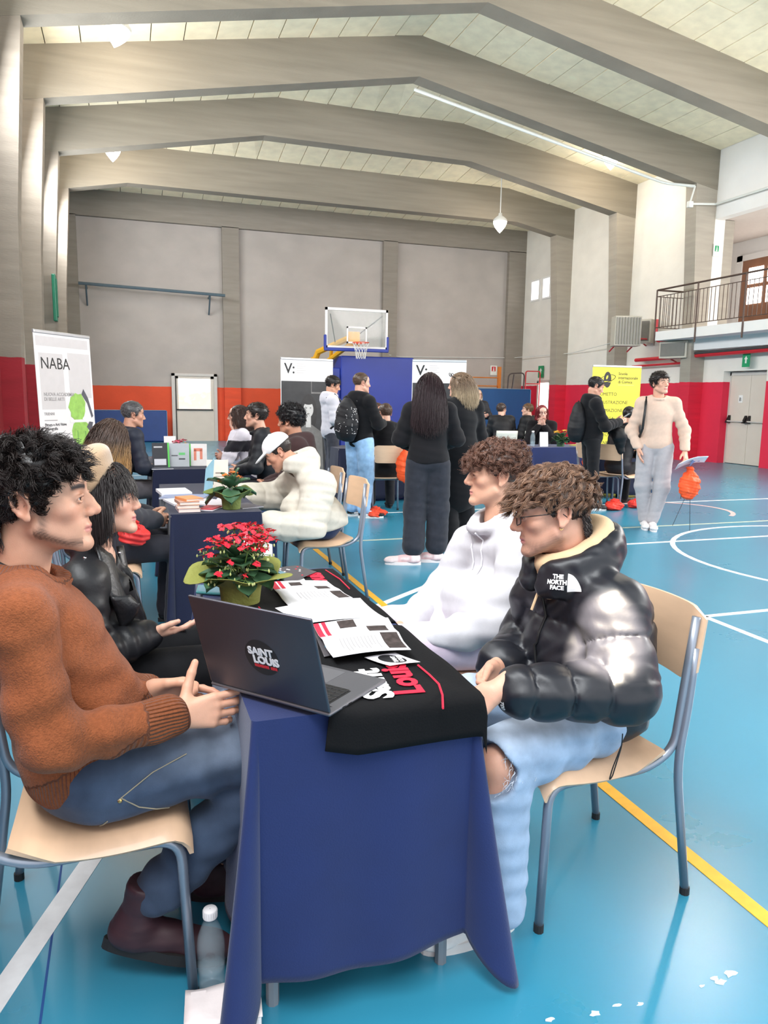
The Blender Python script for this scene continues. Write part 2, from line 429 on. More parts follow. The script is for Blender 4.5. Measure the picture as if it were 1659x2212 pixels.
while y>9.6:
    o=link('baluster',bar,M_rail,rl,loc=(BX,y,0)); y-=.125
for i in range(7): link('baluster',bar,M_rail,rl,loc=(BX+.12*(i+1),BY1,0))
for yy in (BY1,14.75,13.3,11.85,10.4): MB().tube([(BX-.015,yy,2.86),(BX-.015,yy,4.22)],.020,8).build('post',M_rail,rl)
# back wall of the gallery: wooden door with bright panes
gd=empty('door_3',(0,0,0)); tag(gd,kind='structure')
M_wood=plain('gallery_door_wood',(150,104,78),.5,var=.15,scale=8,stretch=(1,1,.15))
XG=XR+2.55
MB().box(XG,XG+.06,14.6,17.15,3.2,5.3).build('panel',M_wood,gd)
MB().box(XG-.03,XG+.08,17.1,17.35,3.2,5.45).box(XG-.03,XG+.08,14.6,17.3,5.3,5.45).build('door_frame',M_white,gd)
M_day=emit('daylight_pane',(255,253,248),4.0)
for (y0,y1,z0,z1) in ((16.35,16.85,4.12,4.55),(16.35,16.85,4.65,5.08),(15.9,16.2,4.12,4.55),(15.9,16.2,4.65,5.08),(15.2,15.7,4.12,5.08)):
    MB().box(XG-.015,XG+.01,y0,y1,z0,z1).build('pane',M_day,gd)

# ---- doors and windows in the end and right walls
M_door=plain('cream_door_paint',(216,206,194),.5,var=.03,scale=3)
M_frame=plain('grey_white_frame',(206,200,194),.5,var=.03)
M_dark=plain('black_plastic',(22,22,24),.5,var=.05)
d1=empty('door_1',(0,YF-.03,0)); tag(d1,kind='structure')
MB().box(1.36,1.46,-.06,.03,0,2.12).box(2.66,2.76,-.06,.03,0,2.12).box(1.36,2.76,-.06,.03,2.04,2.12).build('door_frame',M_frame,d1)
MB().box(1.46,2.66,-.03,.02,0,1.0).box(1.46,1.56,-.03,.02,1,2.04).box(2.56,2.66,-.03,.02,1,2.04).box(1.46,2.66,-.03,.02,1.96,2.04).build('door_leaf',M_door,d1)
m,nt,b=new_mat('sunny_yard_seen_through_glass'); MATS['yard']=m
tc=N(nt,'ShaderNodeTexCoord'); no=N(nt,'ShaderNodeTexNoise',Scale=3.0,Detail=4.0); nt.links.new(tc.outputs['Object'],no.inputs['Vector'])
sx=N(nt,'ShaderNodeSeparateXYZ'); nt.links.new(tc.outputs['Object'],sx.inputs[0])
ma=N(nt,'ShaderNodeMath',operation='MULTIPLY_ADD'); ma.inputs[1].default_value=1.2; nt.links.new(no.outputs[0],ma.inputs[0]); nt.links.new(sx.outputs['Z'],ma.inputs[2])
cr=N(nt,'ShaderNodeValToRGB'); nt.links.new(ma.outputs[0],cr.inputs[0])
cr.color_ramp.elements[0].position=.0; cr.color_ramp.elements[0].color=srgb(205,200,196); cr.color_ramp.elements[1].position=1.0; cr.color_ramp.elements[1].color=(1,1,1,1)
e_=cr.color_ramp.elements.new(.55); e_.color=srgb(240,214,186)
mr=N(nt,'ShaderNodeMapRange'); mr.inputs['From Min'].default_value=1.5; mr.inputs['From Max'].default_value=2.3; nt.links.new(ma.outputs[0],mr.inputs[0]); nt.links.new(mr.outputs[0],cr.inputs[0])
nt.links.new(cr.outputs[0],b.inputs['Emission Color']); b.inputs['Emission Strength'].default_value=1.6; b.inputs['Base Color'].default_value=(0,0,0,1)
MB().box(1.56,2.56,-.01,.0,1.0,1.96).build('pane',m,d1)
MB().box(1.50,2.62,-.07,-.03,.97,1.01).build('push_bar',M_dark,d1)
MB().box(1.475,1.50,-.06,-.03,.05,2.0).build('latch_rod',M_dark,d1)
d2=empty('door_2',(XR+.26,0,0)); tag(d2,kind='structure')
for (y0,y1) in ((RY0+.03,(RY0+RY1)/2-.004),((RY0+RY1)/2+.004,RY1-.03)):
    lf=MB().bbox(-.05,.0,y0,y1,.01,2.1,.008).build('door_leaf',M_door,d2)
    MB().tube([(-.13,y0+.06,1.02),(-.13,y1-.06,1.02)],.018,8).build('push_bar',M_frame,lf)
    for yy in (y0+.05,y1-.05):
        MB().hexa([(-.16,yy-.035,.98),(-.05,yy-.035,.98),(-.05,yy+.035,.98),(-.16,yy+.035,.98)],[(-.07,yy-.03,1.16),(-.05,yy-.03,1.16),(-.05,yy+.03,1.16),(-.07,yy+.03,1.16)]).build('bar_bracket',M_dark,lf)
MB().box(-.06,.02,RY1-.04,RY1,0,2.18).box(-.06,.02,RY0,RY0+.04,0,2.18).box(-.06,.02,RY0,RY1,2.1,2.18).build('door_frame',M_frame,d2)
sgn=MB().box(-.056,-.05,14.28,14.4,1.46,1.64).build('notice',M_white,d2)
tm=text_mesh('B',.12,.001); tm.transform(basis((-.058,14.38,1.5),(0,-1,0),(0,0,1),(-1,0,0))); link('lettering',tm,M_dark,sgn)
d4=empty('door_4',(XR-.02,0,0)); tag(d4,kind='structure')
MB().box(-.02,.03,22.45,22.62,0,2.1).box(-.02,.03,23.3,23.4,0,2.1).box(-.02,.03,22.45,23.4,2.04,2.14).build('door_frame',M_frame,d4)
MB().box(0,.02,22.62,23.3,.02,2.04).build('pane',M_day,d4)
for i,(y0,y1) in enumerate(((23.56,24.04),(22.86,23.27))):
    w=empty('window_%d'%(i+1),(XR-.02,0,0)); tag(w,kind='structure')
    MB().box(-.03,.03,y0-.06,y0,4.85,5.58).box(-.03,.03,y1,y1+.06,4.85,5.58).box(-.03,.03,y0,y1,5.52,5.58).box(-.03,.03,y0,y1,4.85,4.91).build('window_frame',M_white,w)
    MB().box(0,.015,y0,y1,4.91,5.52).build('pane',M_day,w)
# ================================================================== FIXTURES OF THE HALL
M_alu=plain('brushed_aluminium',(190,192,196),.35,metal=.8,var=.05)
M_pw=plain('print_white',(232,228,228),.5,var=.02,scale=3)
M_black=plain('print_black',(24,24,26),.5,var=.05)
M_grey=plain('print_grey',(150,146,146),.6,var=.04)
M_lgrey=plain('print_light_grey',(206,201,201),.6,var=.03)
def put_text(body,size,M,mat,parent,bold=0.0,align='LEFT',name='lettering',ext=.0006,spacing=1.0,shear=0.0):
    me=text_mesh(body,size,ext,align,bold,shear,spacing); me.transform(M); return link(name,me,mat,parent)

# pendant lamps
M_lamp=emit('lamp_glass_lit',(255,246,228),14.0); M_shade=plain('lamp_housing_white',(235,235,232),.4,var=.02)
def lamp(px,py,y,zc,label,power,tilt=0.0,gm=None):
    p=at_y(px,py,y); e=empty('pendant_lamp',p,0,label,'lamp','hall pendant lamps'); e.scale=(1.25,1.25,1.25)
    R_=Matrix.Rotation(tilt,4,'Y')
    g=MB().lathe([(.001,-.20),(.06,-.14),(.12,-.06),(.155,.02),(.15,.06)],20,R_).build('diffuser',gm or M_lamp,e,smooth=True)
    MB().lathe([(.158,.05),(.16,.09),(.10,.15),(.045,.19),(.04,.24),(.001,.245)],20,R_).build('housing',M_shade,e,smooth=True)
    MB().tube([(0,0,.23),(0,0,(zc-p.z)/1.25)],.012,6).build('stem',M_shade,e)
    d=bpy.data.lights.new('lamp_light','POINT'); d.energy=power; d.color=(1,.87,.70); d.shadow_soft_size=.16
    o=bpy.data.objects.new('lamp_light',d); COL.objects.link(o); o.parent=e; o.location=(0,0,-.32)
lamp(254,70,14.1,7.9,'cone shaped pendant lamp under the ceiling at upper left',60,.25)
lamp(1320,345,17.2,7.9,'glowing pendant lamp under the right roof slope beside the white conduit',70)
lamp(1080,484,20.4,7.9,'smaller looking lit pendant lamp near the far right corner of the roof',70)
lamp(1695,-110,8.1,7.9,'pendant lamp over the middle of the hall, just above the picture',160,0.0,emit('lamp_glass_bright',(255,246,228),120.0))
lamp(243,326,20.2,7.75,'tiny distant pendant lamp near the left wall',50)

# white conduit along the second frame
cd=empty('cable_conduit',(0,0,0),label='white cable conduit running down the roof frame to the gallery',cat='conduit')
M_cond=plain('conduit_white',(222,224,220),.5,var=.03)
pts=[at_y(912,190,15.82),at_y(1300,322,15.82),at_y(1494,384,15.82)]
pts=[V(5.95,15.82,7.86),V(12.4,15.82,6.64),V(12.9,15.34,6.50)]
MB().tube(round_path(pts,.2),.035,8).build('pipe',M_cond,cd,smooth=True)
bx=at_y(1490,440,15.3)
MB().tube([pts[-1],V(bx.x,15.3,bx.z)],.02,8).build('pipe',M_cond,cd)
MB().bbox(bx.x-.06,bx.x+.06,15.24,15.34,bx.z-.09,bx.z+.05,.01).build('junction_box',M_cond,cd)
MB().tube([V(bx.x,15.3,bx.z),V(13.5,15.3,bx.z+.06),V(13.55,10.5,bx.z+.06)],.025,8).build('pipe',M_cond,cd)

# horizontal bar on the end wall
wb=empty('wall_bar',(0,YF,0),label='long blue grey bar on two brackets high on the end wall',cat='bar')
M_bar=plain('blue_grey_steel',(96,112,122),.5,metal=.4,var=.08)
MB().tube([(-1.2,-.55,4.62),(3.0,-.55,4.50)],.045,8).build('bar',M_bar,wb)
for x,z in ((-1.0,4.6),(2.55,4.5)):
    MB().tube([(x,-.55,z),(x,-.02,z-.05)],.03,6).tube([(x,-.5,z-.02),(x,-.05,z-.55)],.025,6).build('bracket',M_bar,wb)
tag(MB().bbox(-1.44,-1.36,18.2,18.46,3.0,4.0,.02).bbox(-1.36,-1.34,18.24,18.42,3.1,3.9,.005).build('green_box',plain('green_enamel',(24,112,84),.4,var=.05)),'narrow green box fixed to a left column','box')

# basketball hoop
M_glassb=glass('acrylic_board',(220,230,228),.13); M_bluep=plain('blue_vinyl_pad',(28,52,150),.45,var=.06,scale=2,bump=.1,bscale=6)
M_yel=plain('yellow_steel',(232,172,36),.45,var=.06); M_ored=plain('orange_rim',(224,84,50),.4,var=.05); M_net=plain('net_white',(232,230,228),.8,var=.03)
hp=empty('basketball_hoop',(6.11,20.4,0),label='basketball hoop with clear backboard, blue edge padding and white net',cat='basketball hoop')
q=MB()
for (a,b2,c_,d_) in ((-.9,.9,3.80,3.87),(-.9,.9,2.79,2.85),(-.9,-.84,2.79,3.87),(.84,.9,2.79,3.87)): q.box(a,b2,-.025,.025,c_,d_)
q.build('board_frame',M_pw,hp)
MB().box(-.84,.84,-.006,.006,2.85,3.80).build('glass_board',M_glassb,hp)
q=MB()
for (a,b2,c_,d_) in ((-.295,.295,3.34,3.385),(-.295,.295,2.93,2.975),(-.295,-.25,2.93,3.385),(.25,.295,2.93,3.385)): q.box(a,b2,-.012,-.007,c_,d_)
q.build('target_square',M_pw,hp)
MB().bbox(-.93,.93,-.05,.05,2.71,2.80,.02).bbox(-.935,-.87,-.05,.05,2.75,3.14,.02).bbox(.87,.935,-.05,.05,2.75,3.14,.02).build('edge_padding',M_bluep,hp)
rim=[V(.225*math.cos(a),-.40+.225*math.sin(a),2.93) for a in [6.2832*i/24 for i in range(24)]]
MB().tube(rim,.011,6,closed=True).box(-.09,.09,-.18,-.02,2.91,2.95).build('rim',M_ored,hp)
q=MB()
for i in range(12):
    for s in (1,-1):
        pl=[]
        for k in range(7):
            t=k/6; a=6.2832*(i/12)+s*t*1.0; rr=.222-.095*math.sin(t*1.5); pl.append((rr*math.cos(a),-.40+rr*math.sin(a),2.92-.42*t))
        q.tube(pl,.005,4,cap=False)
q.build('net',M_net,hp)
q=MB()
q.tube([(-.15,.06,3.1),(-.75,1.4,2.75),(-.85,1.6,2.4)],.09,8)
q.tube([(-.1,.06,2.95),(-.55,1.3,2.45),(-.75,1.7,2.0)],.07,8)
q.tube([(-.5,.8,2.95),(-.45,1.1,2.55)],.05,8).box(-.25,.1,.03,.1,2.85,3.25)
q.tube([(-.85,1.5,2.6),(-.85,1.7,.3)],.09,8).box(-1.2,.4,1.1,2.6,.0,.3)
q.build('support_arm',M_yel,hp)
q=MB()
q.tube([(-.75,.03,3.7),(-.45,.6,2.95)],.014,6).tube([(.75,.03,3.7),(-.1,.7,2.95)],.014,6)
q.build('brace',M_dark,hp)
pad=empty('hoop_base_padding',(0,20.9,0),label='tall blue padded block around the hoop base',cat='padding')
MB().bbox(5.80,8.02,.0,.9,0,2.62,.04).build('pad',M_bluep,pad); MB().bbox(5.52,5.80,.05,.7,0,2.28,.03).build('pad',M_bluep,pad)
tag(MB().bbox(5.28,5.5,20.7,20.95,0,2.24,.03).bbox(5.3,5.48,20.68,20.72,.05,2.2,.008).build('red_pad',plain('red_vinyl',(206,34,62),.5,var=.05)),'narrow red padded post left of the blue hoop base','padding')
M_mat1=plain('blue_mat_vinyl',(26,62,128),.4,var=.1,scale=3,bump=.15,bscale=5); M_mat2=plain('teal_blue_mat_vinyl',(26,84,140),.42,var=.12,scale=2,bump=.3,bscale=4,stretch=(1,1,.4))
def gymmat(name,x0,x1,y,th,h,lean,mat,label):
    e=empty(name,(0,y,0),label=label,cat='gym mat')
    o=MB().bbox(x0,x1,-th/2,th/2,0,h,.04,Matrix.Rotation(lean,4,'X')).build('pad',mat,e)
    q=MB()
    for x in (x0+.01,x1-.01): q.tube([Matrix.Rotation(lean,4,'X')@V(x,-th/2,.03),Matrix.Rotation(lean,4,'X')@V(x,-th/2,h-.03)],.012,5)
    q.tube([Matrix.Rotation(lean,4,'X')@V(x0+.03,-th/2,h-.01),Matrix.Rotation(lean,4,'X')@V(x1-.03,-th/2,h-.01)],.012,5)
    q.build('piping',plain('mat_piping',(120,150,180),.5,var=.03),o); return e
gymmat('crash_mat',-1.0,1.18,24.35,.3,.97,-.04,M_mat1,'dark blue crash mat leaning on the orange end wall left of the door')
gymmat('crash_mat',10.28,12.5,22.0,.3,1.80,-.03,M_mat2,'large teal blue mat standing upright behind the far seated students')
# gym gear behind that mat
rk=empty('gym_rack',(11.3,23.3,0),label='orange wooden climbing rack behind the upright blue mat',cat='rack')
M_or=plain('orange_wood',(214,128,52),.6,var=.1,scale=6)
for x in (-.75,.75): MB().box(x-.05,x+.05,-.05,.05,0,2.55).build('post',M_or,rk)
for k in range(7): MB().tube([(-.75,0,.5+.28*k),(.75,0,.5+.28*k)],.022,6).build('rung',M_or,rk)
ct=empty('trolley_frame',(12.6,23.0,0),label='dark and red tubular trolley frame by the far right corner',cat='frame')
MB().tube(round_path([(-.45,0,0),(-.35,0,2.32),(.25,0,2.36),(.15,0,0)],.15),.022,6).tube([(-.15,0,2.3),(-.3,.2,.1)],.02,6).build('tube_frame',plain('dark_tube',(70,60,60),.5,var=.05),ct)
MB().tube(round_path([(.28,0,0),(.3,0,2.42),(.85,0,2.42),(.85,0,0)],.08),.022,6).tube([(.3,0,2.0),(.85,0,2.0)],.02,6).build('tube_frame',plain('red_tube',(200,48,52),.5,var=.05),ct)

# signs
M_sg=plain('sign_green',(20,150,96),.4,var=.03); M_sr=plain('sign_red',(204,40,50),.4,var=.03); M_sw=plain('sign_white',(236,240,232),.4,var=.02)
def sign(loc,ax,w,h,label,col,fig='man',board=True):
    n=Vector(ax).cross(V(0,0,1)).normalized()   # faces n
    e=empty('sign',loc,0,label,'sign')
    M=basis((0,0,0),ax,(0,0,1),n)
    if board: MB().box(-w/2,w/2,-h/2,h/2,.0,.012,M).build('plate',M_sw if fig!='up' else col,e)
    else: MB().box(-w/2,w/2,-h/2,h/2,.0,.012,M).build('plate',col,e)
    q=MB()
    if fig=='man':
        q.box(-w*.3,w*.3,-h*.1,h*.38,.013,.016,M); q.build('field',col,e); q=MB()
        q.box(-w*.08,w*.08,.02*h,h*.2,.017,.02,M).box(-w*.14,-w*.02,-h*.08,.02*h,.017,.02,M).box(.0,w*.14,-h*.06,.0*h,.017,.02,M); q.lathe([(.001,.02),(w*.07,.02),(w*.07,.017)],10,M@Matrix.Translation((.0,h*.27,0)))
        q.build('figure',M_sw,e)
    else:
        q.box(-w*.1,w*.1,-h*.22,h*.1,.013,.016,M).add([M@V(-w*.25,h*.08,.016),M@V(w*.25,h*.08,.016),M@V(0,h*.34,.016)],[(0,1,2)]); q.build('figure',M_sw,e)
    return e
p=at_y(1547,541,15.38); sign((p.x,15.375,p.z),(1,0,0),.19,.28,'pale green exit sign on the concrete column beside the balcony',M_sg)
p=at_x(1608,785,13.4); sign((13.45,p.y,2.42),(0,-1,0),.22,.30,'green emergency exit sign above the cream double door',M_sg,'up',False)
p=at_x(1167,803,13.55); sign((13.58,p.y,p.z),(0,-1,0),.34,.40,'small green exit sign near the far right corner',M_sg,'up',False)
p=at_y(1066,800,YF-.02); sign((p.x,YF-.02,p.z),(1,0,0),.26,.34,'small red fire extinguisher sign on the end wall',M_sr)

# fan heaters and red pipes under the balcony
M_hb=plain('heater_beige',(196,190,176),.5,var=.04)
def heater(loc,rz,w,h,d,label,slats=True):
    e=empty('fan_heater',loc,rz,label,'heater')
    MB().bbox(-w/2,w/2,-d/2,d/2,0,h,.015).build('casing',M_hb,e)
    if slats:
        q=None
        for i in range(9):
            x=-w/2+.05+i*(w-.1)/8
            MB().box(x-.018,x+.018,-d/2-.035,-d/2-.001,.04,h-.04).build('slat',plain('heater_slat',(150,146,138),.5,var=.03),e)
    else:
        MB().box(-w/2+.05,w/2-.05,-d/2-.02,-d/2-.001,.05,h-.05).build('fan_grille',plain('heater_grille',(120,118,112),.6,var=.05),e)
    MB().tube([(-w*.35,d/2,.0),(-w*.35,d/2+.4,-.1)],.02,6).tube([(w*.35,d/2,.0),(w*.35,d/2+.4,-.1)],.02,6).build('bracket',M_sr,e)
    iv=(Matrix.Translation(loc)@Matrix.Rotation(rz,4,'Z')).inverted()
    for dy in (-.12,.12): MB().tube([(0,0,h*.3),iv@V(13.6,loc[1]+.4+dy,loc[2]+h*.3)],.018,6).build('wall_arm',M_sr,e)
    return e
p=at_y(1352,716,17.0); heater((p.x,17.0,p.z-.38),math.radians(-20),.68,.76,.4,'beige louvred fan heater hanging by the right columns')
p=at_x(1462,757,13.2); heater((13.2,p.y,p.z-.2),math.radians(-70),.75,.42,.4,'boxy fan heater mounted under the balcony',False)
p=at_y(1395,716,17.3); heater((p.x+.1,17.4,p.z-.3),math.radians(-60),.4,.62,.4,'grey square fan unit beside the louvred heater',False)
pr_=empty('red_pipes',(0,0,0),label='red heating pipes running along the right wall under the balcony',cat='pipes')
a=at_x(1370,778,13.3); b2=at_x(1545,764,13.3)
MB().tube([(13.35,a.y,a.z),(13.35,b2.y,a.z+.02),(13.35,12.6,a.z+.04)],.05,8).build('pipe',M_sr,pr_)
MB().tube([(13.4,a.y+.2,a.z-.16),(13.4,15.6,a.z-.14)],.03,8).build('pipe',M_sr,pr_)
MB().tube(round_path([(13.3,16.35,a.z),(13.3,16.35,3.0),(13.0,16.5,3.0),(13.0,16.5,3.55)],.08),.03,8).build('pipe',M_sr,pr_)
MB().tube([(13.32,15.5,a.z+.07),(13.32,12.6,a.z+.1)],.035,8).build('pipe',plain('pipe_lagging_dark',(70,66,66),.7,var=.1),pr_)
cb=tag(MB().tube([(9.0,YF-.03,2.85),(13.3,YF-.06,2.95),(13.5,21.2,2.95),(13.1,18.4,3.1),(12.9,17.2,3.3)],.012,5).tube([(9.0,YF-.03,2.85),(8.5,YF-.18,2.9)],.012,5).build('wall_cable',M_cond),'thin pale cable strung along the far walls','cable')

# ================================================================== ROLL-UP BANNERS
def rollup(p0,p1,ztop,label,h0=.09,lean=0.0):
    """p0,p1: left/right foot seen from the printed side"""
    p0=Vector((p0[0],p0[1],0)); p1=Vector((p1[0],p1[1],0)); ax=(p1-p0).normalized(); w=(p1-p0).length
    n=ax.cross(V(0,0,1)).normalized()
    e=empty('roll_up_banner',p0,0,label,'banner')
    upv=(V(0,0,1)+n*(-lean)).normalized()
    M=basis((0,0,0),ax,upv,n)
    MB().bbox(-.02,w+.02,0,h0,-.09,.06,.02,M).build('base_cassette',M_alu,e)
    MB().bbox(0,w,ztop-.035,ztop,-.015,.012,.006,M).build('top_rail',M_alu,e)
    MB().tube([M@V(w/2,.05,-.05),M@V(w/2,ztop-.02,-.02)],.012,6).build('pole',M_alu,e)
    return e,M,w
# --- NABA banner
a=at_z(67,709,2.09); b2=at_z(192,725,2.09)
e,M,w=rollup((a.x+.06,a.y),(b2.x+.05,b2.y),2.09,'white roll up banner with green scribble drawing by the left wall',lean=.03)
pn=MB().box(0,w,.08,2.06,-.002,.002,M).build('printed_sheet',M_pw,e)
MB().box(.06*w,.47*w,1.28,1.86,.0022,.003,M).box(.56*w,.97*w,1.4,1.88,.0022,.003,M).box(.03*w,.95*w,1.93,2.03,.0022,.003,M).build('grey_panel',M_lgrey,pn)
k=w/.85
def T(s,x,y,sz,mat=M_black,bold=0.0): put_text(s,sz*k*.95,M@Matrix.Translation((x*w,y,.0036)),mat,pn,bold)
T('NABA',.08,1.70,.17); T('NUOVA ACCADEMIA\nDI BELLE ARTI',.10,1.42,.05,M_grey,.001)
yy=1.22
for i,s in enumerate(('TRIENNI','Pittura e Arti Visive\nScenografia','Graphic Design\ne Art Direction','Design','Fashion Design','Media Design e Arti Multimediali','Creative Technologies')):
    T(s,.08,yy,.042,M_black if i%3 else M_grey,.0004); yy-=.085+.045*s.count('\n')
    MB().box(.08*w,(.30+.1*(i%3))*w,yy+.028,yy+.035,.003,.0035,M).build('print_line',M_grey,pn); yy-=.028
M_g1=plain('scribble_green',(150,196,92),.6,var=.25,scale=14,detail=6); M_g2=plain('scribble_dark_green',(86,140,72),.6,var=.2,scale=18); M_cy=plain('print_cyan',(58,158,192),.6,var=.15,scale=8); M_sl=plain('print_slate',(84,82,92),.6,var=.08)
def blob(cx,cy,rx,ry,mat,z=.0036,n=18,seed=0):
    r=random.Random(seed); pts=[((cx+rx*math.cos(6.2832*i/n)*r.uniform(.86,1.1))*w,cy+ry*math.sin(6.2832*i/n)*r.uniform(.88,1.1)) for i in range(n)]
    MB().prism(pts,.0004,M@Matrix.Translation((0,0,z))).build('print_shape',mat,pn)
blob(.68,1.30,.16,.16,M_g1,seed=1); blob(.72,.98,.17,.20,M_g1,.0037,seed=2); blob(.66,1.36,.09,.08,M_g1,.0038,seed=3)
MB().box(.52*w,.95*w,1.135,1.165,.0044,.0048,M).build('print_shape',M_pw,pn)
for i in range(16):
    x=.57+.025*i; MB().prism([(x*w,1.05-.3*abs(math.sin(i*2.1))),((x+.012)*w,1.05-.3*abs(math.sin(i*2.1))),((x+.03)*w,.42+.02*i),((x+.02)*w,.42+.02*i)],.0004,M@Matrix.Translation((0,0,.004))).build('print_stroke',M_g2 if i%2 else M_g1,pn)
for pts,mat in (([(.52,.78),(.62,.95),(.78,.72),(.64,.62)],M_sl),([(.60,.64),(.76,.74),(.94,.56),(.80,.40)],M_cy),([(.80,1.44),(.84,1.50),(.92,1.40),(1.0,1.20),(.97,1.18),(.90,1.34)],M_sl),([(.86,1.08),(.92,1.14),(.99,1.13),(.95,1.05),(1.0,.96),(.97,.95),(.92,1.03)],M_sl)):
    MB().prism([((x-.03)*w,y) for x,y in pts][::-1],.0004,M@Matrix.Translation((0,0,.0046))).build('print_shape',mat,pn)
# --- two V: banners
M_ph=plain('photo_dark',(48,48,50),.5,var=.35,scale=5); M_face=plain('photo_face',(200,198,196),.5,var=.06,scale=9); M_hair_p=plain('photo_hair',(40,38,38),.5,var=.2,scale=20); M_ph2=plain('photo_mid',(120,118,116),.5,var=.2,scale=12)
def vbanner(px0,px1,py0,py1,z,label,mirror):
    a=at_z(px0,py0,z); b2=at_z(px1,py1,z)
    e,M,w=rollup((a.x,a.y),(b2.x,b2.y),z,label)
    pn=MB().box(0,w,.08,z-.03,-.002,.002,M).build('printed_sheet',M_pw,e)
    zb=z-.36
    MB().box(.01,w-.01,.1,zb,.0022,.003,M).build('photo',M_ph,pn)
    put_text('V:',.22,M@Matrix.Translation((.06,z-.24,.003)),M_black,pn,.003)
    for i in range(5): MB().box(.27,.27+.12*(1+.3*(i%2)),z-.10-.034*i,z-.088-.034*i,.0022,.003,M).build('print_line',M_lgrey,pn)
    fx=w*(.52 if not mirror else .45); fy=zb-.42
    def el(cx,cy,rx,ry,mat,zz):
        MB().prism([(cx+rx*math.cos(6.2832*i/24),cy+ry*math.sin(6.2832*i/24)) for i in range(24)],.0004,M@Matrix.Translation((0,0,zz))).build('photo_shape',mat,pn)
    el(fx,fy-.08,.15,.30,M_hair_p,.0032); el(fx-.02,fy-.30,.14,.22,M_hair_p,.0033)
    MB().prism([(fx-.28,.1),(fx+.28,.1),(fx+.24,fy-.38),(fx+.06,fy-.26),(fx-.06,fy-.26),(fx-.24,fy-.38)],.0004,M@Matrix.Translation((0,0,.0034))).build('photo_shape',M_ph2 if not mirror else M_face,pn)
    MB().prism([(fx-.045,fy-.3),(fx+.045,fy-.3),(fx+.045,fy-.1),(fx-.045,fy-.1)],.0004,M@Matrix.Translation((0,0,.0036))).build('photo_shape',M_face,pn)
    el(fx,fy-.02,.088,.125,M_face,.004)
    el(fx,fy+.10,.092,.045,M_hair_p,.0046)
    for s in (-1,1): el(fx+s*.036,fy+.005,.015,.006,M_hair_p,.0046)
    el(fx,fy-.085,.026,.007,M_ph2,.0046)
    if not mirror:
        for i in range(6):
            y0=zb-.62-.17*i; MB().box(.012,.20,y0,y0+.13,.0034,.004,M).build('photo_shelf',M_face if i%2==0 else M_ph2,pn)
            for j in range(5): MB().box(.03+.033*j,.05+.033*j,y0+.03,y0+.10,.0042,.0046,M).build('photo_item',M_hair_p if i%2==0 else M_face,pn)
        MB().box(.52,.53,zb-.18,zb,.0034,.004,M).box(.52,w-.012,zb-.19,zb-.165,.0034,.004,M).build('photo_board',M_ph2,pn)
    return e
vbanner(606,719,771,776,2.05,'roll up banner headed V: with dark portrait photo, left of the blue block',False)
vbanner(891,1008,776,778,2.05,'roll up banner headed V: right of the blue block, behind two women',True)
# --- yellow banner
a=at_z(1281,788,2.1); b2=at_z(1386,791,2.1)
e,M,w=rollup((a.x,a.y),(b2.x,b2.y),2.1,'yellow roll up banner listing comics courses behind two seated tables')
M_yb=plain('banner_yellow',(226,214,60),.5,var=.04,scale=3)
pn=MB().box(0,w,.08,2.07,-.002,.002,M).build('printed_sheet',M_yb,e)
T2=lambda s,x,y,sz,b_=.0: put_text(s,sz,M@Matrix.Translation((x*w,y,.003)),M_black,pn,b_)
for i,s in enumerate(('Scuola','internazionale','di Comics')): T2(s,.53,1.93-.075*i,.072,.0012)
MB().box(.53*w,.86*w,1.745,1.75,.0025,.003,M).build('print_line',M_grey,pn)
for i,s in enumerate(('FUMETTO','ILLUSTRAZIONE','ANIMAZIONE','GRAFICA','3D ARTIST','VIDEOGAME','SCENEGGIATURA')): T2(s,.14,1.55-.148*i,.085)
def elp(cx,cy,rx,ry,n=28,a0=0,rot=0): return [(cx+rx*math.cos(t)*math.cos(rot)-ry*math.sin(t)*math.sin(rot),cy+rx*math.cos(t)*math.sin(rot)+ry*math.sin(t)*math.cos(rot)) for t in [6.2832*i/n for i in range(n)]]
MB().prism(elp(.31*w,1.84,.078,.145),.0006,M@Matrix.Translation((0,0,.0024))).build('logo_egg',M_black,pn)
MB().tube([M@V(x,y,.004) for x,y in elp(.31*w,1.86,.165,.06,32,rot=.25)],.006,5,closed=True).build('logo_ring',M_black,pn)
MB().prism(elp(.31*w-.01,1.885,.018,.04,16,rot=-.3),.0006,M@Matrix.Translation((0,0,.0032))).build('logo_glint',M_yb,pn)
MB().box(.30*w-.07,.30*w+.08,1.795,1.812,.0032,.0038,M@Matrix.Rotation(.0,4,'Z')).build('logo_band',M_yb,pn)
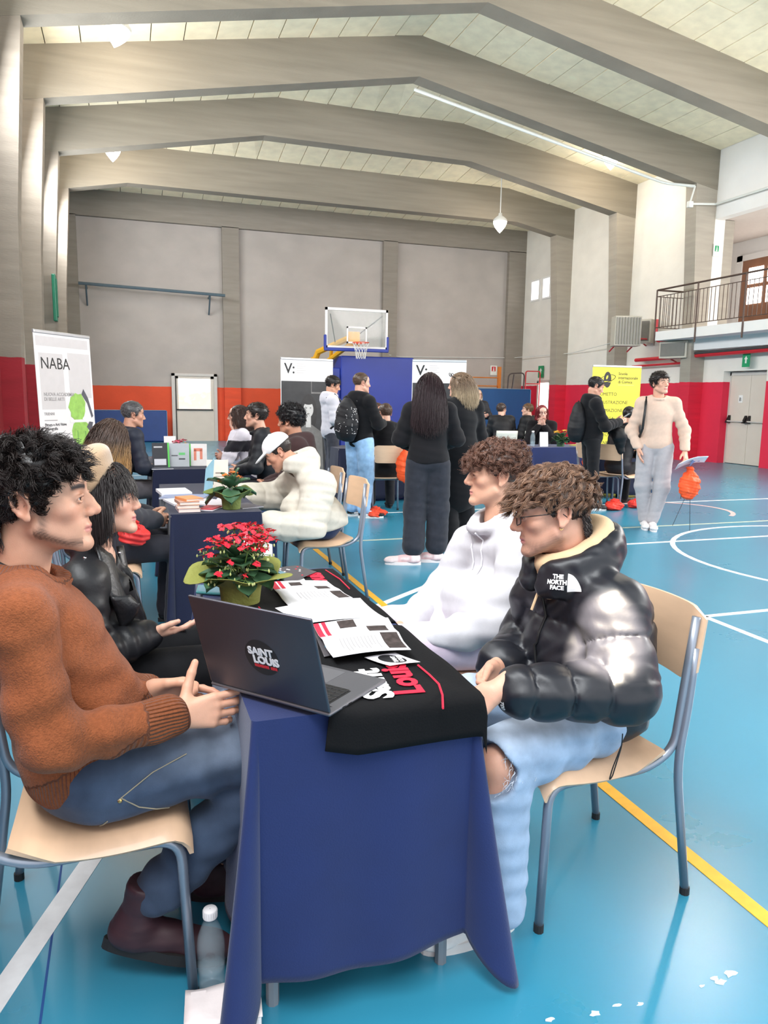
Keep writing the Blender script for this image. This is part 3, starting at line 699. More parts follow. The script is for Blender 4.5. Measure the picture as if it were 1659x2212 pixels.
# ================================================================== CHAIRS
M_ply=plain('beech_plywood',(214,178,146),.45,var=.06,scale=5,stretch=(1,6,6),coat=.15); M_tube=plain('grey_lacquered_tube',(142,148,160),.35,metal=.55,var=.04); M_cap=plain('black_rubber',(28,28,30),.7,var=.05)
def make_chair():
    e=empty('school_chair')
    def seat(u,v):
        x=(u-.5)*.435; s=v
        if s<.8:
            y=-.17+.34*s/.8; z=.452-.012*math.sin(math.pi*s/.8)+.014*(1-s/.8)**3
        else:
            a=(s-.8)/.2*1.35; y=.17+.05*math.sin(a); z=.452-.05*(1-math.cos(a))
        z+=-.030*(max(0,abs(u-.5)*2-.84)/.16)**1.6*(1 if s>.22 else s/.22)+.004-.006*(1-(2*u-1)**2)
        return (x,y,z)
    o=MB().grid(seat,16,18,.011).build('seat',M_ply,e); smooth_angle(o,50)
    def back(u,v):
        uu=(u-.5)*2; x=uu*.214; z=.66+v*.215
        w_=1-.10*max(0,v-.75)/.25*0; x*=w_
        corner=max(0,abs(uu)-.72)/.28
        z=z-(.03*corner**2)*(v*2-1)
        y=-.243-.026*(z-.66)/.2-.040*(1-uu*uu)-.022*max(0,abs(uu)-.86)/.14
        return (x,y,z)
    o=MB().grid(back,18,10,.012).build('backrest',M_ply,e); smooth_angle(o,50)
    for s in (-1,1):
        x=s*.195
        pts=[(x+s*.012,.215,.012),(x,.195,.418),(x,-.13,.414),(x,-.222,.46),(x,-.245,.66),(x,-.268,.85)]
        MB().tube(round_path(pts,.06,6),.0125,10).build('side_frame',M_tube,e,smooth=True)
        pts=[(x+s*.02,-.285,.012),(x+s*.014,-.225,.42),(x+s*.010,-.255,.60),(x+s*.006,-.268,.76)]
        MB().tube(round_path(pts,.08,6),.0125,10).build('leg',M_tube,e,smooth=True)
        for (xx,yy) in ((x+s*.012,.215),(x+s*.02,-.285)):
            MB().lathe([(.001,0),(.0145,0),(.0145,.022),(.001,.022)],10,Matrix.Translation((xx,yy,0))).build('foot_cap',M_cap,e)
    MB().tube([(-.195,.15,.412),(.195,.15,.412)],.010,8).build('cross_bar',M_tube,e)
    return e
_chair=make_chair(); _used=[False]
def chair(x,y,rz,label,group='school chairs with plywood seats'):
    o=_chair if not _used[0] else copy_tree(_chair); _used[0]=True
    o.location=(x,y,0); o.rotation_euler=(0,0,rz); return tag(o,label,'chair',group)
R=math.radians
chair(-.11,1.89,R(-90),'plywood school chair under the man in the brown sweater')
chair(1.235,1.845,R(92),'plywood school chair under the man in the black puffer jacket')
chair(-.07,2.52,R(-90),'plywood chair under the woman in the beret')
chair(1.27,2.56,R(90),'plywood chair hidden behind the boy in the white hoodie')
chair(1.30,5.20,R(93),'plywood chair under the man in the white cap')
chair(1.36,6.02,R(90),'plywood chair just behind the white cap man, its back showing')
chair(-.17,4.72,R(-90),'plywood chair under the long haired woman at the second table')
chair(1.36,7.55,R(88),'plywood chair beside the man in the black vest')
chair(1.32,8.35,R(90),'plywood chair under the woman with glasses at the third table')
chair(-.25,7.6,R(-90),'plywood chair under the grey haired man')
chair(3.08,8.95,R(-8),'plywood chair with the orange sack hanging on its back')
chair(6.42,8.75,R(-68),'plywood chair under the seated man in front of the yellow banner')
chair(6.30,9.02,R(-104),'plywood chair beside the standing man with the phone')
M_wp=plain('white_plastic',(226,226,216),.4,var=.03)
def far_chair(x,y,rz,label):
    e=empty('white_chair',(x,y,0),rz,label,'chair','white chairs at the far table')
    q=MB()
    MB().bbox(-.21,.21,-.2,.21,.43,.46,.01).build('seat',M_wp,e)
    def bk(u,v): 
        uu=(u-.5)*2; return (uu*.21,-.22-.05*v-.03*(1-uu*uu),.62+.24*v)
    MB().grid(bk,10,4,.02).build('backrest',M_wp,e,smooth=True)
    for sx in (-1,1):
        for sy,zz in ((-1,.75),(1,.44)): MB().tube([(sx*.19,sy*.21,0),(sx*.19,sy*.2-.02*(sy<0),zz)],.014,6).build('leg',M_wp,e)
    return e
p=at_z(1056,985,.0)
far_chair(6.95,13.2,R(-10),'white chair at the far table, left of its twin')
far_chair(7.50,13.1,R(-8),'white chair at the far table, right of its twin')

# ================================================================== TABLES AND CLOTHS
M_cloth=plain('royal_blue_cloth',(8,32,86),.8,var=.10,scale=7,bump=.12,bscale=240,sheen=.15); M_cloth2=plain('navy_cloth',(8,18,50),.85,var=.10,scale=7,bump=.12,bscale=240,sheen=.1)
M_tl=plain('grey_table_leg',(150,152,158),.4,metal=.5,var=.04); M_tt=plain('table_top_board',(206,200,186),.5,var=.04)
def table(x0,x1,y0,y1,z,label,clabel,mat,drop=.66,flare=.13,seed=1,rz=0.0,dens=1.0,hem=True):
    cx,cy=(x0+x1)/2,(y0+y1)/2; hx,hy=(x1-x0)/2,(y1-y0)/2
    e=empty('table',(cx,cy,0),rz,label,'table','event tables')
    MB().bbox(-hx,hx,-hy,hy,z-.03,z-.003,.004).build('table_top',M_tt,e)
    for sx in (-1,1):
        for sy in (-1,1): MB().tube([(sx*(hx-.05),sy*(hy-.06),0),(sx*(hx-.05),sy*(hy-.06),z-.03)],.016,8).build('leg',M_tl,e)
    r=random.Random(seed)
    # perimeter samples
    P=[]; ns=int(max(10,34*dens)); nc=int(max(6,16*dens)); rc=.012
    def side(a,b_,n,c0,c1):
        for i in range(ns):
            t=(i+.5)/ns; P.append((a+(b_-a)*t,n,0.0))
    C=[V(hx-rc,-hy+rc,0),V(hx-rc,hy-rc,0),V(-hx+rc,hy-rc,0),V(-hx+rc,-hy+rc,0)]
    A0=[-90,0,90,180]
    for k in range(4):
        for i in range(nc+1):
            a=R(A0[k]+90*i/nc); n=V(math.cos(a),math.sin(a),0); P.append((C[k]+n*rc,n,math.sin(math.pi*i/nc)))
        a=R(A0[k]+90); n=V(math.cos(a),math.sin(a),0); side(C[k]+n*rc,C[(k+1)%4]+n*rc,n,0,0)
    m=len(P); S=[0]
    for i in range(1,m): S.append(S[-1]+(P[i][0]-P[i-1][0]).length)
    L=S[-1]; ph=[r.uniform(0,6.28) for _ in range(6)]; nv=int(max(8,22*dens))
    q=MB(); vs=[]; zt=z+.003
    for j in range(nv+1):
        v=j/nv
        for i,(p,n,c) in enumerate(P):
            s=S[i]
            dc=max(0,min(1,c)); cc=dc**1.6
            # nearest corner influence on the flat sides
            near=min(abs(p.x-sx*hx)+abs(p.y-sy*hy) for sx in (-1,1) for sy in (-1,1))
            side_c=math.exp(-(near/.16)**2)*(1-dc)
            fold=(.55*math.sin(2*math.pi*s/.34+ph[0])+.35*math.sin(2*math.pi*s/.21+ph[1]+1.5*v)+.3*math.sin(2*math.pi*s/.62+ph[2]))
            off=v**1.1*(.018+flare*cc+.012*fold*(1-.6*dc)-.020*side_c*math.sin(v*2.2))
            dz=drop*v*(1+.145*cc-.02*side_c+.012*math.sin(2*math.pi*s/L*3+ph[3]))
            dz=min(dz,z-.004)
            vs.append((p.x+n.x*off,p.y+n.y*off,zt-dz if j else zt))
    fs=[]
    for j in range(nv):
        for i in range(m):
            i2=(i+1)%m; fs.append((j*m+i,(j+1)*m+i,(j+1)*m+i2,j*m+i2))
    fs.append(tuple(range(m)))
    q.add(vs,fs)
    o=q.build('tablecloth',mat,loc=(cx,cy,0),rot=(0,0,rz)); smooth_angle(o,60)
    sol=o.modifiers.new('thickness','SOLIDIFY'); sol.thickness=.0025; sol.offset=1
    tag(o,clabel,'tablecloth','blue tablecloths'); return e
table(.235,.775,1.55,2.95,.745,'narrow table in the foreground under the royal blue cloth','royal blue cloth draped over the foreground table to the floor',M_cloth,drop=.645,flare=.115,seed=3,dens=1.6)
table(.225,.765,4.55,6.15,.745,'second table in the row under a navy cloth','navy cloth over the second table, behind the red flowers',M_cloth2,drop=.70,flare=.06,seed=5)
table(.215,.80,7.35,9.0,.745,'third table in the row under a navy cloth','navy cloth over the third table near the grey haired man',M_cloth2,drop=.70,flare=.05,seed=6,dens=.6)
table(5.72,7.35,9.9,10.6,.745,'table in front of the red haired woman','blue cloth over the table of the red haired woman',M_cloth,drop=.70,flare=.04,seed=8,dens=.6)
table(2.75,4.2,10.0,10.7,.745,'table of the seated students before the blue block','blue cloth over the table before the blue hoop block',M_cloth2,drop=.70,flare=.04,seed=9,dens=.6)
table(6.7,8.6,13.95,14.65,.745,'far table by the white chairs','blue cloth over the far table by the white chairs',M_cloth,drop=.70,flare=.04,seed=10,dens=.5)
table(6.88,7.5,9.5,10.1,.745,'table beside the yellow banner','dark blue cloth over the table beside the yellow banner',M_cloth2,drop=.70,flare=.04,seed=11,dens=.5)

# ================================================================== FOREGROUND TABLE THINGS
ZT=.751
# laptop
lp=empty('laptop',(.394,1.494,.7625),0,'open dark grey laptop with a round black sticker, seen from behind','laptop')
hu=V(-.650,.760,0); hv=V(.760,.650,0); W_l,D_l=.347,.243
M_lap=plain('space_grey_aluminium',(84,84,92),.38,metal=.7,var=.03); M_lapd=plain('space_grey_deck',(110,110,116),.4,metal=.6,var=.03); M_key=plain('black_keys',(20,20,23),.5,var=.06)
Mb=basis((0,0,0),hv,hu,(0,0,1))   # x: depth (hinge->front), y: width ; note right-handed: hv x hu = +z
MB().bbox(0,D_l,0,W_l,0,.009,.004,Mb).build('base',M_lapd,lp)
MB().box(.03,.13,.03,W_l-.03,.0092,.0098,Mb).build('keyboard_well',M_key,lp)
kb=MB().bbox(-.0075,.0075,-.0095,.0095,0,.0016,.0012,None,1).mesh('key')
for i in range(6):
    for j in range(14):
        o=link('key',kb,M_key,lp); o.matrix_local=Mb@Matrix.Translation((.040+.017*i,.045+.0198*j,.0098))
MB().box(.142,.225,W_l/2-.065,W_l/2+.065,.0092,.0096,Mb).build('trackpad',plain('trackpad_grey',(122,122,128),.3,metal=.5,var=.02),lp)
MB().box(.05,.062,-.0006,.0,.003,.006,Mb).box(.075,.087,-.0006,.0,.003,.006,Mb).build('port',M_key,lp)
ang=R(17)   # lean back
lup=V(0,0,1)*math.cos(ang)-hv*math.sin(ang); lnr=-(V(0,0,1)*math.sin(ang)+hv*math.cos(ang))   # back faces -hv
Ml=basis(V(0,0,.010)+hv*.004,hu,lup,hu.cross(lup))
LH=.238
sg=1 if hu.cross(lup).dot(lnr)>0 else -1
MB().bbox(0,W_l,0,LH,-.0035,.0035,.003,Ml).build('lid',M_lap,lp)
MB().box(.008,W_l-.008,.01,LH-.008,-sg*.0036-.0003,-sg*.0036+.0003,Ml).build('screen',plain('laptop_screen_dark',(14,14,18),.15,var=.02),lp)
# sticker (text reads from the back: x axis reversed)
Ms=basis(Ml@V(W_l*.465,LH*.46,sg*.0037),-hu if sg>0 else -hu,lup,lnr)
st=MB().prism([(.047*math.cos(6.2832*i/40),.046*math.sin(6.2832*i/40)) for i in range(40)],.0006,Ms).build('sticker',M_black,lp)
Mt=Ms@Matrix.Translation((0,0,.0008))
put_text('SAiNT',.026,Mt@Matrix.Translation((-.036,.006,0))@Matrix.Rotation(.02,4,'Z'),M_pw,st,.0011)
put_text('LOUiS',.027,Mt@Matrix.Translation((-.026,-.016,0))@Matrix.Rotation(.02,4,'Z'),M_pw,st,.0013)
q=MB()
for i in range(14):
    if i!=9: q.box(-.025+.0046*i,-.0212+.0046*i,-.0265-.0003*(i%3),-.0195,0,.0006,Mt)
q.build('red_print',M_sr,st)

# black printed T-shirts on the table
M_tee=plain('black_cotton',(15,15,17),.9,var=.12,scale=10,bump=.15,bscale=200,spec=.2); M_tred=plain('print_red',(214,32,62),.6,var=.05); M_twh=plain('tee_print_white',(236,234,234),.6,var=.03)
def tee(x0,x1,y0,y1,over,label,seed,right=.0):
    r=random.Random(seed); ph=[r.uniform(0,6) for _ in range(4)]
    Y0=1.55
    def f(u,v):
        x=x0+(x1-x0)*u; y=y0-over+(y1-y0+over)*v
        wav=.003*math.sin(9*u+ph[0]+4*v)+.003*math.sin(13*v+ph[1])+.002*math.sin(21*u+ph[2])
        z=.755+abs(wav)*.7
        if y<Y0 and over>0:
            dpt=Y0-y; a=min(dpt/.02,1.45); yy=Y0-.02*math.sin(a)-.010*math.sin(5*u+1)*dpt*4-.006
            z=.757-.02*(1-math.cos(a))-max(0,dpt-.029)*1.0; y=yy
            x+= .25*dpt*(u-.5)
            if u<.18: z+=0.02*(0.18-u)/.18
        xe=.775
        if x>xe:
            dp=x-xe; z-=dp*1.2; x=xe+.006+.3*dp
        return (x,y,z)
    o=MB().grid(f,34,40,.004).build('folded_tshirt',M_tee); o.data.shade_smooth(); return tag(o,label,'t-shirt','black printed shirts on the table')
t1=tee(.405,.80,1.55,2.10,.115,'black printed t-shirt hanging over the near end of the foreground table',1)
t2=tee(.345,.80,2.14,2.90,0,'black printed t-shirt on the far half of the foreground table',2)
def tee_text(s,size,pos,mat,par,up=(-1,0.05,0),bold=.002):
    upv=Vector(up).normalized(); ax=upv.cross(V(0,0,1)).normalized()   # baseline along +Y
    M=basis(pos,ax,upv,V(0,0,1)); return put_text(s,size,M,mat,par,bold,ext=.0005)
tee_text('Louis',.098,V(.643,1.565,.7625),M_tred,t1,up=(-1,.1,0),bold=.004); tee_text('Saint',.098,V(.566,1.560,.7625),M_twh,t1,up=(-1,.1,0),bold=.004)
MB().tube([at_z(x,y,.7625) for x,y in ((903,1437),(928,1458),(948,1478),(956,1502),(957,1530))],.0028,5).build('print_stroke',M_tred,t1)
tee_text('Louis',.098,V(.69,2.62,.762),M_tred,t2,bold=.004); tee_text('Saint',.098,V(.61,2.62,.762),M_twh,t2,bold=.004)
MB().tube([V(.745,2.55,.762),V(.75,2.7,.7622),V(.735,2.86,.7622)],.0025,5).build('print_stroke',M_tred,t2)
MB().tube([V(.395,2.05,.760),V(.40,2.2,.7622),V(.39,2.4,.7622)],.0025,5).build('print_stroke',M_tred,t2)

# leaflets: quads from the picture laid on the table top
M_paper=plain('white_paper',(238,236,240),.6,var=.015,scale=5)
def leaflet(quad,z,label,fold=None,curl=.006,grp='printed leaflets on the foreground table'):
    c=[at_z(x,y,z) for x,y in quad]
    def f(u,v):
        p=(c[0]*(1-u)+c[1]*u)*(1-v)+(c[3]*(1-u)+c[2]*u)*v
        p.z=z+curl*math.sin(math.pi*u)*.6+curl*(2*v-1)**2*.7
        if fold: p.z+=fold*max(0,1-abs(v-.5)*5)
        return p
    o=MB().grid(f,12,10,.0012).build('leaflet',M_paper); o.data.shade_smooth(); tag(o,label,'leaflet',grp)
    def dec(u0,u1,v0,v1,mat,name='print_block'):
        q=MB().grid(lambda u,v: V(*f(u0+(u1-u0)*u,v0+(v1-v0)*v))+V(0,0,.0011),8,6,.0004).build(name,mat,o); return q
    return o,dec,f
def text_lines(dec,u0,u1,v0,v1,n,mat=M_grey,seed=1):
    r=random.Random(seed)
    for i in range(n):
        u=u0+(u1-u0)*(i+.5)/n; dec(u-.006,u+.004,v0,v0+(v1-v0)*r.uniform(.6,1),mat,'print_line')
M_jpg=plain('photo_print',(58,48,48),.5,var=.75,scale=70,detail=3)
o,dec,f=leaflet([(581,1260),(706,1257),(762,1294),(624,1312)],.766,'white leaflet with red corner bands, furthest of the flyers',fold=.004)
dec(0,.10,.0,.30,M_tred); dec(.13,.19,.0,.30,M_tred); dec(.30,.50,.08,.22,M_jpg,'logo'); dec(.66,.88,.28,.46,M_jpg,'photo'); dec(.80,.98,.58,.95,M_jpg,'photo'); text_lines(dec,.25,.75,.55,.9,9)
o,dec,f=leaflet([(594,1318),(778,1296),(834,1340),(672,1350)],.770,'plain white leaflet between the two flyers with red bands',curl=.010)
text_lines(dec,.62,.9,.2,.8,4,M_lgrey,3)
o,dec,f=leaflet([(676,1354),(838,1339),(888,1409),(720,1426)],.775,'white folded leaflet with red bands and dark photo, nearest the laptop',fold=.008,curl=.01)
dec(0,.07,.0,.40,M_tred); dec(.10,.15,.0,.40,M_tred); dec(.30,.52,.02,.22,M_jpg,'logo'); dec(.64,.90,.22,.40,M_jpg,'photo'); dec(.74,.97,.50,.93,M_jpg,'photo'); text_lines(dec,.18,.68,.55,.92,11)
o,dec,f=leaflet([(787,1421),(854,1411),(908,1431),(842,1439)],.767,'small white card with a black oval logo on the near shirt',curl=.002)
q=MB(); ov=[V(*f(.5+.34*math.cos(t),.5+.40*math.sin(t)))+V(0,0,.0012) for t in [6.2832*i/28 for i in range(28)]]
lg=MB().add(ov,[tuple(range(28))]).build('logo',M_black,o)
c0=V(*f(.5,.5)); tee_text('SAiNT\nLOUiS',.016,V(c0.x+.008,c0.y-.026,c0.z+.0018),M_twh,lg,bold=.0006)
M_dk=plain('dark_print',(74,70,74),.5,var=.1,scale=20)
o,dec,f=leaflet([(575,1232),(645,1222),(684,1236),(628,1262)],.764,'dark grey printed flyer beyond the red flowers',curl=.003)
o.data.materials[0]=M_dk
for i in range(14):
    u,v=rnd.uniform(.05,.9),rnd.uniform(.05,.9); dec(u,u+.05,v,v+.05,M_pw if i%3 else M_tred,'print_mark')
o2,dec2,f2=leaflet([(676,1360),(700,1352),(735,1415),(700,1420)],.762,'dark grey printed flyer under the nearest leaflet',curl=.002); o2.data.materials[0]=M_dk
for i in range(6): u,v=rnd.uniform(.05,.8),rnd.uniform(.05,.8); dec2(u,u+.12,v,v+.06,M_cy if i%2 else M_pw,'print_mark')
def phone(quad,z,label,mat,th=.009):
    c=[at_z(x,y,z) for x,y in quad]; e=empty('smartphone',c[0],0,label,'phone')
    c=[p-c[0] for p in c]
    body=MB().hexa([V(p.x,p.y,0) for p in c][::-1] if (c[1].cross(c[2]).z<0) else [V(p.x,p.y,0) for p in c],[V(p.x,p.y,th) for p in c][::-1] if (c[1].cross(c[2]).z<0) else [V(p.x,p.y,th) for p in c]).build('case',mat,e)
    bv=body.modifiers.new('bevel','BEVEL'); bv.width=.003; bv.segments=2
    cc=sum(c,V(0,0,0))/4; s=[cc+(p-cc)*.88 for p in c]
    MB().add([V(p.x,p.y,th+.0006) for p in s],[(0,1,2,3)]).build('screen',plain('phone_screen',(96,136,150),.12,var=.05),e); return e
phone([(586,1248),(607,1237),(622,1243),(600,1254)],.768,'pale blue phone lying beyond the red flowers',plain('phone_case_blue',(120,170,186),.3,var=.03))
phone([(423,1283),(428,1268),(480,1268),(484,1288)],ZT+.001,'teal phone on the table edge left of the red flowers',plain('phone_case_teal',(74,138,142),.3,var=.03))
# white tent card
pc=at_z(500,1226,ZT)
tc_=empty('tent_card',(.46,2.86,ZT),R(-18),'white folded card standing behind the red flowers','card')
MB().hexa([(-.055,.0,0),(.055,.0,0),(.055,.003,0),(-.055,.003,0)],[(-.055,.03,.16),(.055,.03,.125),(.055,.033,.125),(-.055,.033,.16)]).build('front_leaf',M_paper,tc_)
MB().hexa([(-.055,.075,0),(.055,.075,0),(.055,.078,0),(-.055,.078,0)],[(-.055,.033,.16),(.055,.033,.125),(.055,.036,.125),(-.055,.036,.16)]).build('back_leaf',M_paper,tc_)

# ------------------------------------------------------------------ potted kalanchoes
M_leaf=plain('kalanchoe_leaf',(62,96,66),.45,var=.25,scale=9,bump=.15,bscale=40); M_stem=plain('green_stem',(104,134,72),.6,var=.1); M_wrap=plain('olive_crepe_wrap',(132,134,62),.75,var=.10,scale=9,bump=.35,bscale=90)
def leaf_mesh(L=.06,Wd=.050):
    q=MB(); n=9; vs=[]; fs=[]
    for i in range(n+1):
        t=i/n; wv=Wd*.5*math.sin(math.pi*min(1,t*.93+.07))**.75*(1+.07*math.cos(t*26))*(1 if t<.99 else .3)
        for j,s in enumerate((-1,-.5,0,.5,1)):
            vs.append((wv*s,t*L,.010*math.sin(math.pi*t)*0+.010*abs(s)**1.5-.016*t*t))
    for i in range(n):
        for j in range(4): k=i*5+j; fs.append((k,k+1,k+6,k+5))
    return q.add(vs,fs).mesh('leaf')
def flower_mesh(r=.0075):
    q=MB()
    for k in range(4):
        a=k*math.pi/2; c,s=math.cos(a),math.sin(a)
        pts=[(0,0,0),(r*.45,-r*.55,.0012),(r*.95,-r*.45,.0016),(r*1.12,0,.001),(r*.95,r*.45,.0016),(r*.45,r*.55,.0012)]
        q.add([(x*c-y*s,x*s+y*c,z) for x,y,z in pts],[(0,1,2,3,4,5)])
    q.lathe([(.0006,-.008),(.0016,-.003),(.0012,.0008),(.0001,.001)],5)
    return q.mesh('flower')
_lm=leaf_mesh(); _lm.shade_smooth()
def kalanchoe(loc,rz,label,col,nh,seed,scale=1.0,wrapcol=M_wrap,heads=None,nleaf=34,wrap_h=.115,buds=True,fr=.0075,leafs=1.0):
    r=random.Random(seed); e=empty('potted_kalanchoe',loc,rz,label,'potted plant'); e.scale=(scale,scale,scale*(.86 if scale>1.2 else 1))
    M_fl=plain('petal_%d_%d_%d'%col,col,.5,var=.12,scale=60)
    pot=MB().lathe([(.001,0),(.045,0),(.056,.085),(.052,.09),(.001,.084)],20).build('pot',plain('plastic_pot',(96,70,52),.6,var=.05),e,smooth=True)
    # flared, ruffled wrap
    def wf(u,v):
        a=6.2832*u; rr=.052+.012*v+(.080*max(0,v-.52)**1.3*2.2)*(1+.22*math.sin(3*a+seed)+.25*math.sin(5*a+1.3*seed)+.12*math.sin(9*a))
        z=wrap_h*v+.018*math.sin(4*a+seed)*max(0,v-.5)*2-.05*max(0,v-.8)*(1+math.sin(3*a+2))
        return (rr*math.cos(a),rr*math.sin(a),max(.001,z))
    o=MB().grid(wf,64,18).build('crepe_wrap',wrapcol,e,smooth=True)
    sol=o.modifiers.new('thickness','SOLIDIFY'); sol.thickness=.0015
    for i in range(nleaf):
        t=i/nleaf; a=i*2.39996; rad=.012+.045*t*r.uniform(.8,1.1); z=.155-.055*t+r.uniform(-.012,.012)
        el=R(70-95*t+r.uniform(-14,14)); s=r.uniform(.75,1.25)*(.8+.45*t)*leafs
        l=link('leaf',_lm,M_leaf,e); l.location=(rad*math.cos(a),rad*math.sin(a),z); l.scale=(s,s,s)
        l.rotation_euler=Euler((el,0,a-math.pi/2),'XYZ')
    fm=flower_mesh(fr)
    hs=heads or [(r.uniform(-.07,.07),r.uniform(-.07,.07),r.uniform(.20,.25)) for _ in range(nh)]
    bm_=MB().lathe([(.0001,-.006),(.0024,-.002),(.0022,.002),(.0001,.006)],5).mesh('bud')
    sm=MB()
    for (hx,hy,hz,*n) in hs:
        base=V(hx*.3,hy*.3,.10); top=V(hx,hy,hz-.012)
        sm.tube([base,(base+top)/2+V(hx*.1,hy*.1,.01),top],.0018,5)
        cnt=n[0] if n else 11
        for k in range(cnt):
            a=k*2.4; rr=.0085*math.sqrt(k)*fr/.0075; p=V(hx+rr*math.cos(a),hy+rr*math.sin(a),hz+.006*math.cos(rr*60)+r.uniform(-.004,.004))
            sm.tube([top,p],.0008,3)
            f_=link('flower',fm,M_fl,e); f_.location=p
            f_.rotation_euler=Euler((r.uniform(-.6,.6)+rr*20*math.sin(a)*-1*.6,rr*20*math.cos(a)*.6+r.uniform(-.4,.4),r.uniform(0,1.5)))
        if buds:
            for k in range(6):
                a=r.uniform(0,6.28); p=V(hx+.030*math.cos(a),hy+.030*math.sin(a),hz-.016+r.uniform(-.01,.006)); sm.tube([top,p],.0008,3)
                b_=link('bud',bm_,plain('bud_pale_green',(178,184,120),.6,var=.1),e); b_.location=p
    sm.build('stems',M_stem,e)
    return e
heads=[(-.055,-.02,.215,15),(-.02,.03,.250,22),(.01,-.02,.225,22),(.045,.02,.240,24),(.07,-.01,.220,16),(.02,.05,.245,20),(-.035,-.035,.205,12),(.05,-.03,.210,14),(-.085,-.01,.180,5),(-.07,-.05,.165,5),(.03,-.055,.195,8),(.07,-.04,.185,5),(-.01,-.075,.150,3),(.06,-.07,.145,3),(-.04,-.085,.115,3),(.03,-.09,.115,3)]
heads=[(x*1.0,y,z,n) for x,y,z,n in heads]
kalanchoe((.345,2.50,ZT),R(-18),'red flowering kalanchoe in olive crepe wrap behind the laptop',(214,30,52),0,3,1.22,heads=heads,nleaf=46,fr=.0085)
kalanchoe((.60,4.70,ZT-.002),0,'orange flowering kalanchoe in green wrap on the second table',(232,120,52),0,5,1.05,wrapcol=plain('green_crepe_wrap',(112,128,64),.75,var=.10,scale=9,bump=.3,bscale=90),heads=[(-.03,0,.20,9),(.02,.02,.215,10),(-.06,-.02,.17,6),(.05,-.02,.19,6)],nleaf=18,buds=False,leafs=1.55)
kalanchoe((.52,7.95,ZT-.002),0,'pink flowering kalanchoe on the third table',(222,84,116),5,7,1.0,nleaf=18,buds=False,fr=.011)
kalanchoe((6.32,10.1,ZT-.002),0,'yellow flowering kalanchoe before the red haired woman',(232,176,60),5,9,1.05,wrapcol=M_leaf,nleaf=24,buds=False,fr=.011,leafs=1.4)

# ------------------------------------------------------------------ things on the other tables
def book(loc,rz,w,d,h,col,label,page=(230,214,204),grp='books and leaflets on the second table'):
    e=empty('book',loc,rz,label,'book',grp)
    MB().box(-w/2+.002,w/2-.003,-d/2+.003,d/2-.003,.002,h-.002).build('pages',plain('book_pages',page,.8,var=.06,scale=40,stretch=(1,1,12)),e)
    MB().box(-w/2,w/2,-d/2,d/2,0,.002).box(-w/2,w/2,-d/2,d/2,h-.002,h).box(-w/2,-w/2+.002,-d/2,d/2,.002,h-.002).build('cover',plain('cover_%d_%d_%d'%col,col,.5,var=.05),e); return e
z=ZT
for i,(dx,dy,rz,w,d,h,col,lb) in enumerate(((0,0,.05,.13,.19,.022,(206,180,178),'pinkish book at the bottom of the stack on the second table'),(.003,.004,-.06,.13,.19,.020,(214,170,140),'second book from the bottom of the stack on the second table'),(-.004,.0,.12,.12,.18,.018,(196,150,130),'third book up in the stack on the second table'),(.012,.02,.35,.115,.17,.014,(226,150,96),'orange covered book on top of the stack on the second table'))):
    book((.335+dx,4.70+dy,z),rz,w,d,h,col,lb); z+=h+.001
def sheet(loc,rz,w,d,col,label,h=.004,tilt=(0,0),grp='books and leaflets on the second table',name='magazine'):
    e=empty(name,loc,rz,label,'magazine',grp)
    e.rotation_euler=(tilt[0],tilt[1],rz)
    MB().box(-w/2,w/2,-d/2,d/2,0,h*.45).build('pages',M_paper,e)
    MB().box(-w/2,w/2,-d/2,d/2,h*.5,h).build('cover',plain('cover_%d_%d_%d'%col,col,.5,var=.1,scale=30),e); return e
sheet((.34,5.05,ZT),.2,.21,.29,(226,224,232),'white magazine at the left edge of the second table',.012)
sheet((.36,5.30,ZT),-.3,.30,.21,(140,150,180),'blue grey magazine behind the book stack',.010)
sheet((.50,4.98,ZT),.6,.21,.29,(204,196,200),'pale magazine in the middle of the second table',.008)
sheet((.47,4.72,ZT),-.5,.10,.16,(190,60,70),'small red and white booklet beside the book stack',.012)
sheet((.62,5.06,ZT),-.2,.15,.21,(214,206,214),'pale booklet beside the orange flowers',.007)
sheet((.70,4.80,ZT),.35,.15,.21,(98,96,108),'grey flyer right of the orange flowers',.004)
sheet((.30,5.55,ZT),.1,.21,.29,(236,236,240),'stack of white sheets far on the second table',.02)
def stand(loc,rz,w,h,col,label,mark=None,lean=.12,grp='upright brochures'):
    e=empty('upright_brochure',loc,rz,label,'brochure',grp)
    M=Matrix.Rotation(-lean,4,'X')
    MB().box(-w/2,w/2,-.004,.004,0,h,M).build('cover',plain('cover_%d_%d_%d'%col,col,.45,var=.05,scale=15),e)
    MB().box(-w/2+.01,w/2-.01,.06,.063,0,h*.8,Matrix.Rotation(lean*1.4,4,'X')).build('stay',M_grey,e)
    if mark:
        for (x0,x1,z0,z1,c) in mark: MB().box(x0*w,x1*w,-.0052,-.0042,z0*h,z1*h,M).build('print_block',plain('mark_%d_%d_%d'%c,c,.5,var=.05),e)
    return e
stand((.62,5.62,ZT),R(-8),.155,.23,(222,210,196),'cream covered book standing on the second table',[(-.1,.35,.55,.60,(150,140,130)),(-.3,-.2,.2,.5,(60,56,56)),(-.1,.3,.45,.48,(170,160,150))])
tag(MB().grid(lambda u,v:(.545-.05*u+.02*v,5.30+.10*u,ZT+.012+.26*v*(1-.25*u)-.02*u),8,8,.002).build('blue_leaflet',plain('pale_blue_paper',(150,196,210),.6,var=.1,scale=12)),'pale blue leaflet leaning at the far end of the second table','leaflet')
stand((.30,7.55,ZT),R(6),.16,.24,(44,44,50),'black brochure with a green edge on the third table',[(.40,.5,0,1,(92,196,84)),(-.4,.1,.8,.86,(190,190,190)),(-.4,.3,.1,.35,(206,204,210))])
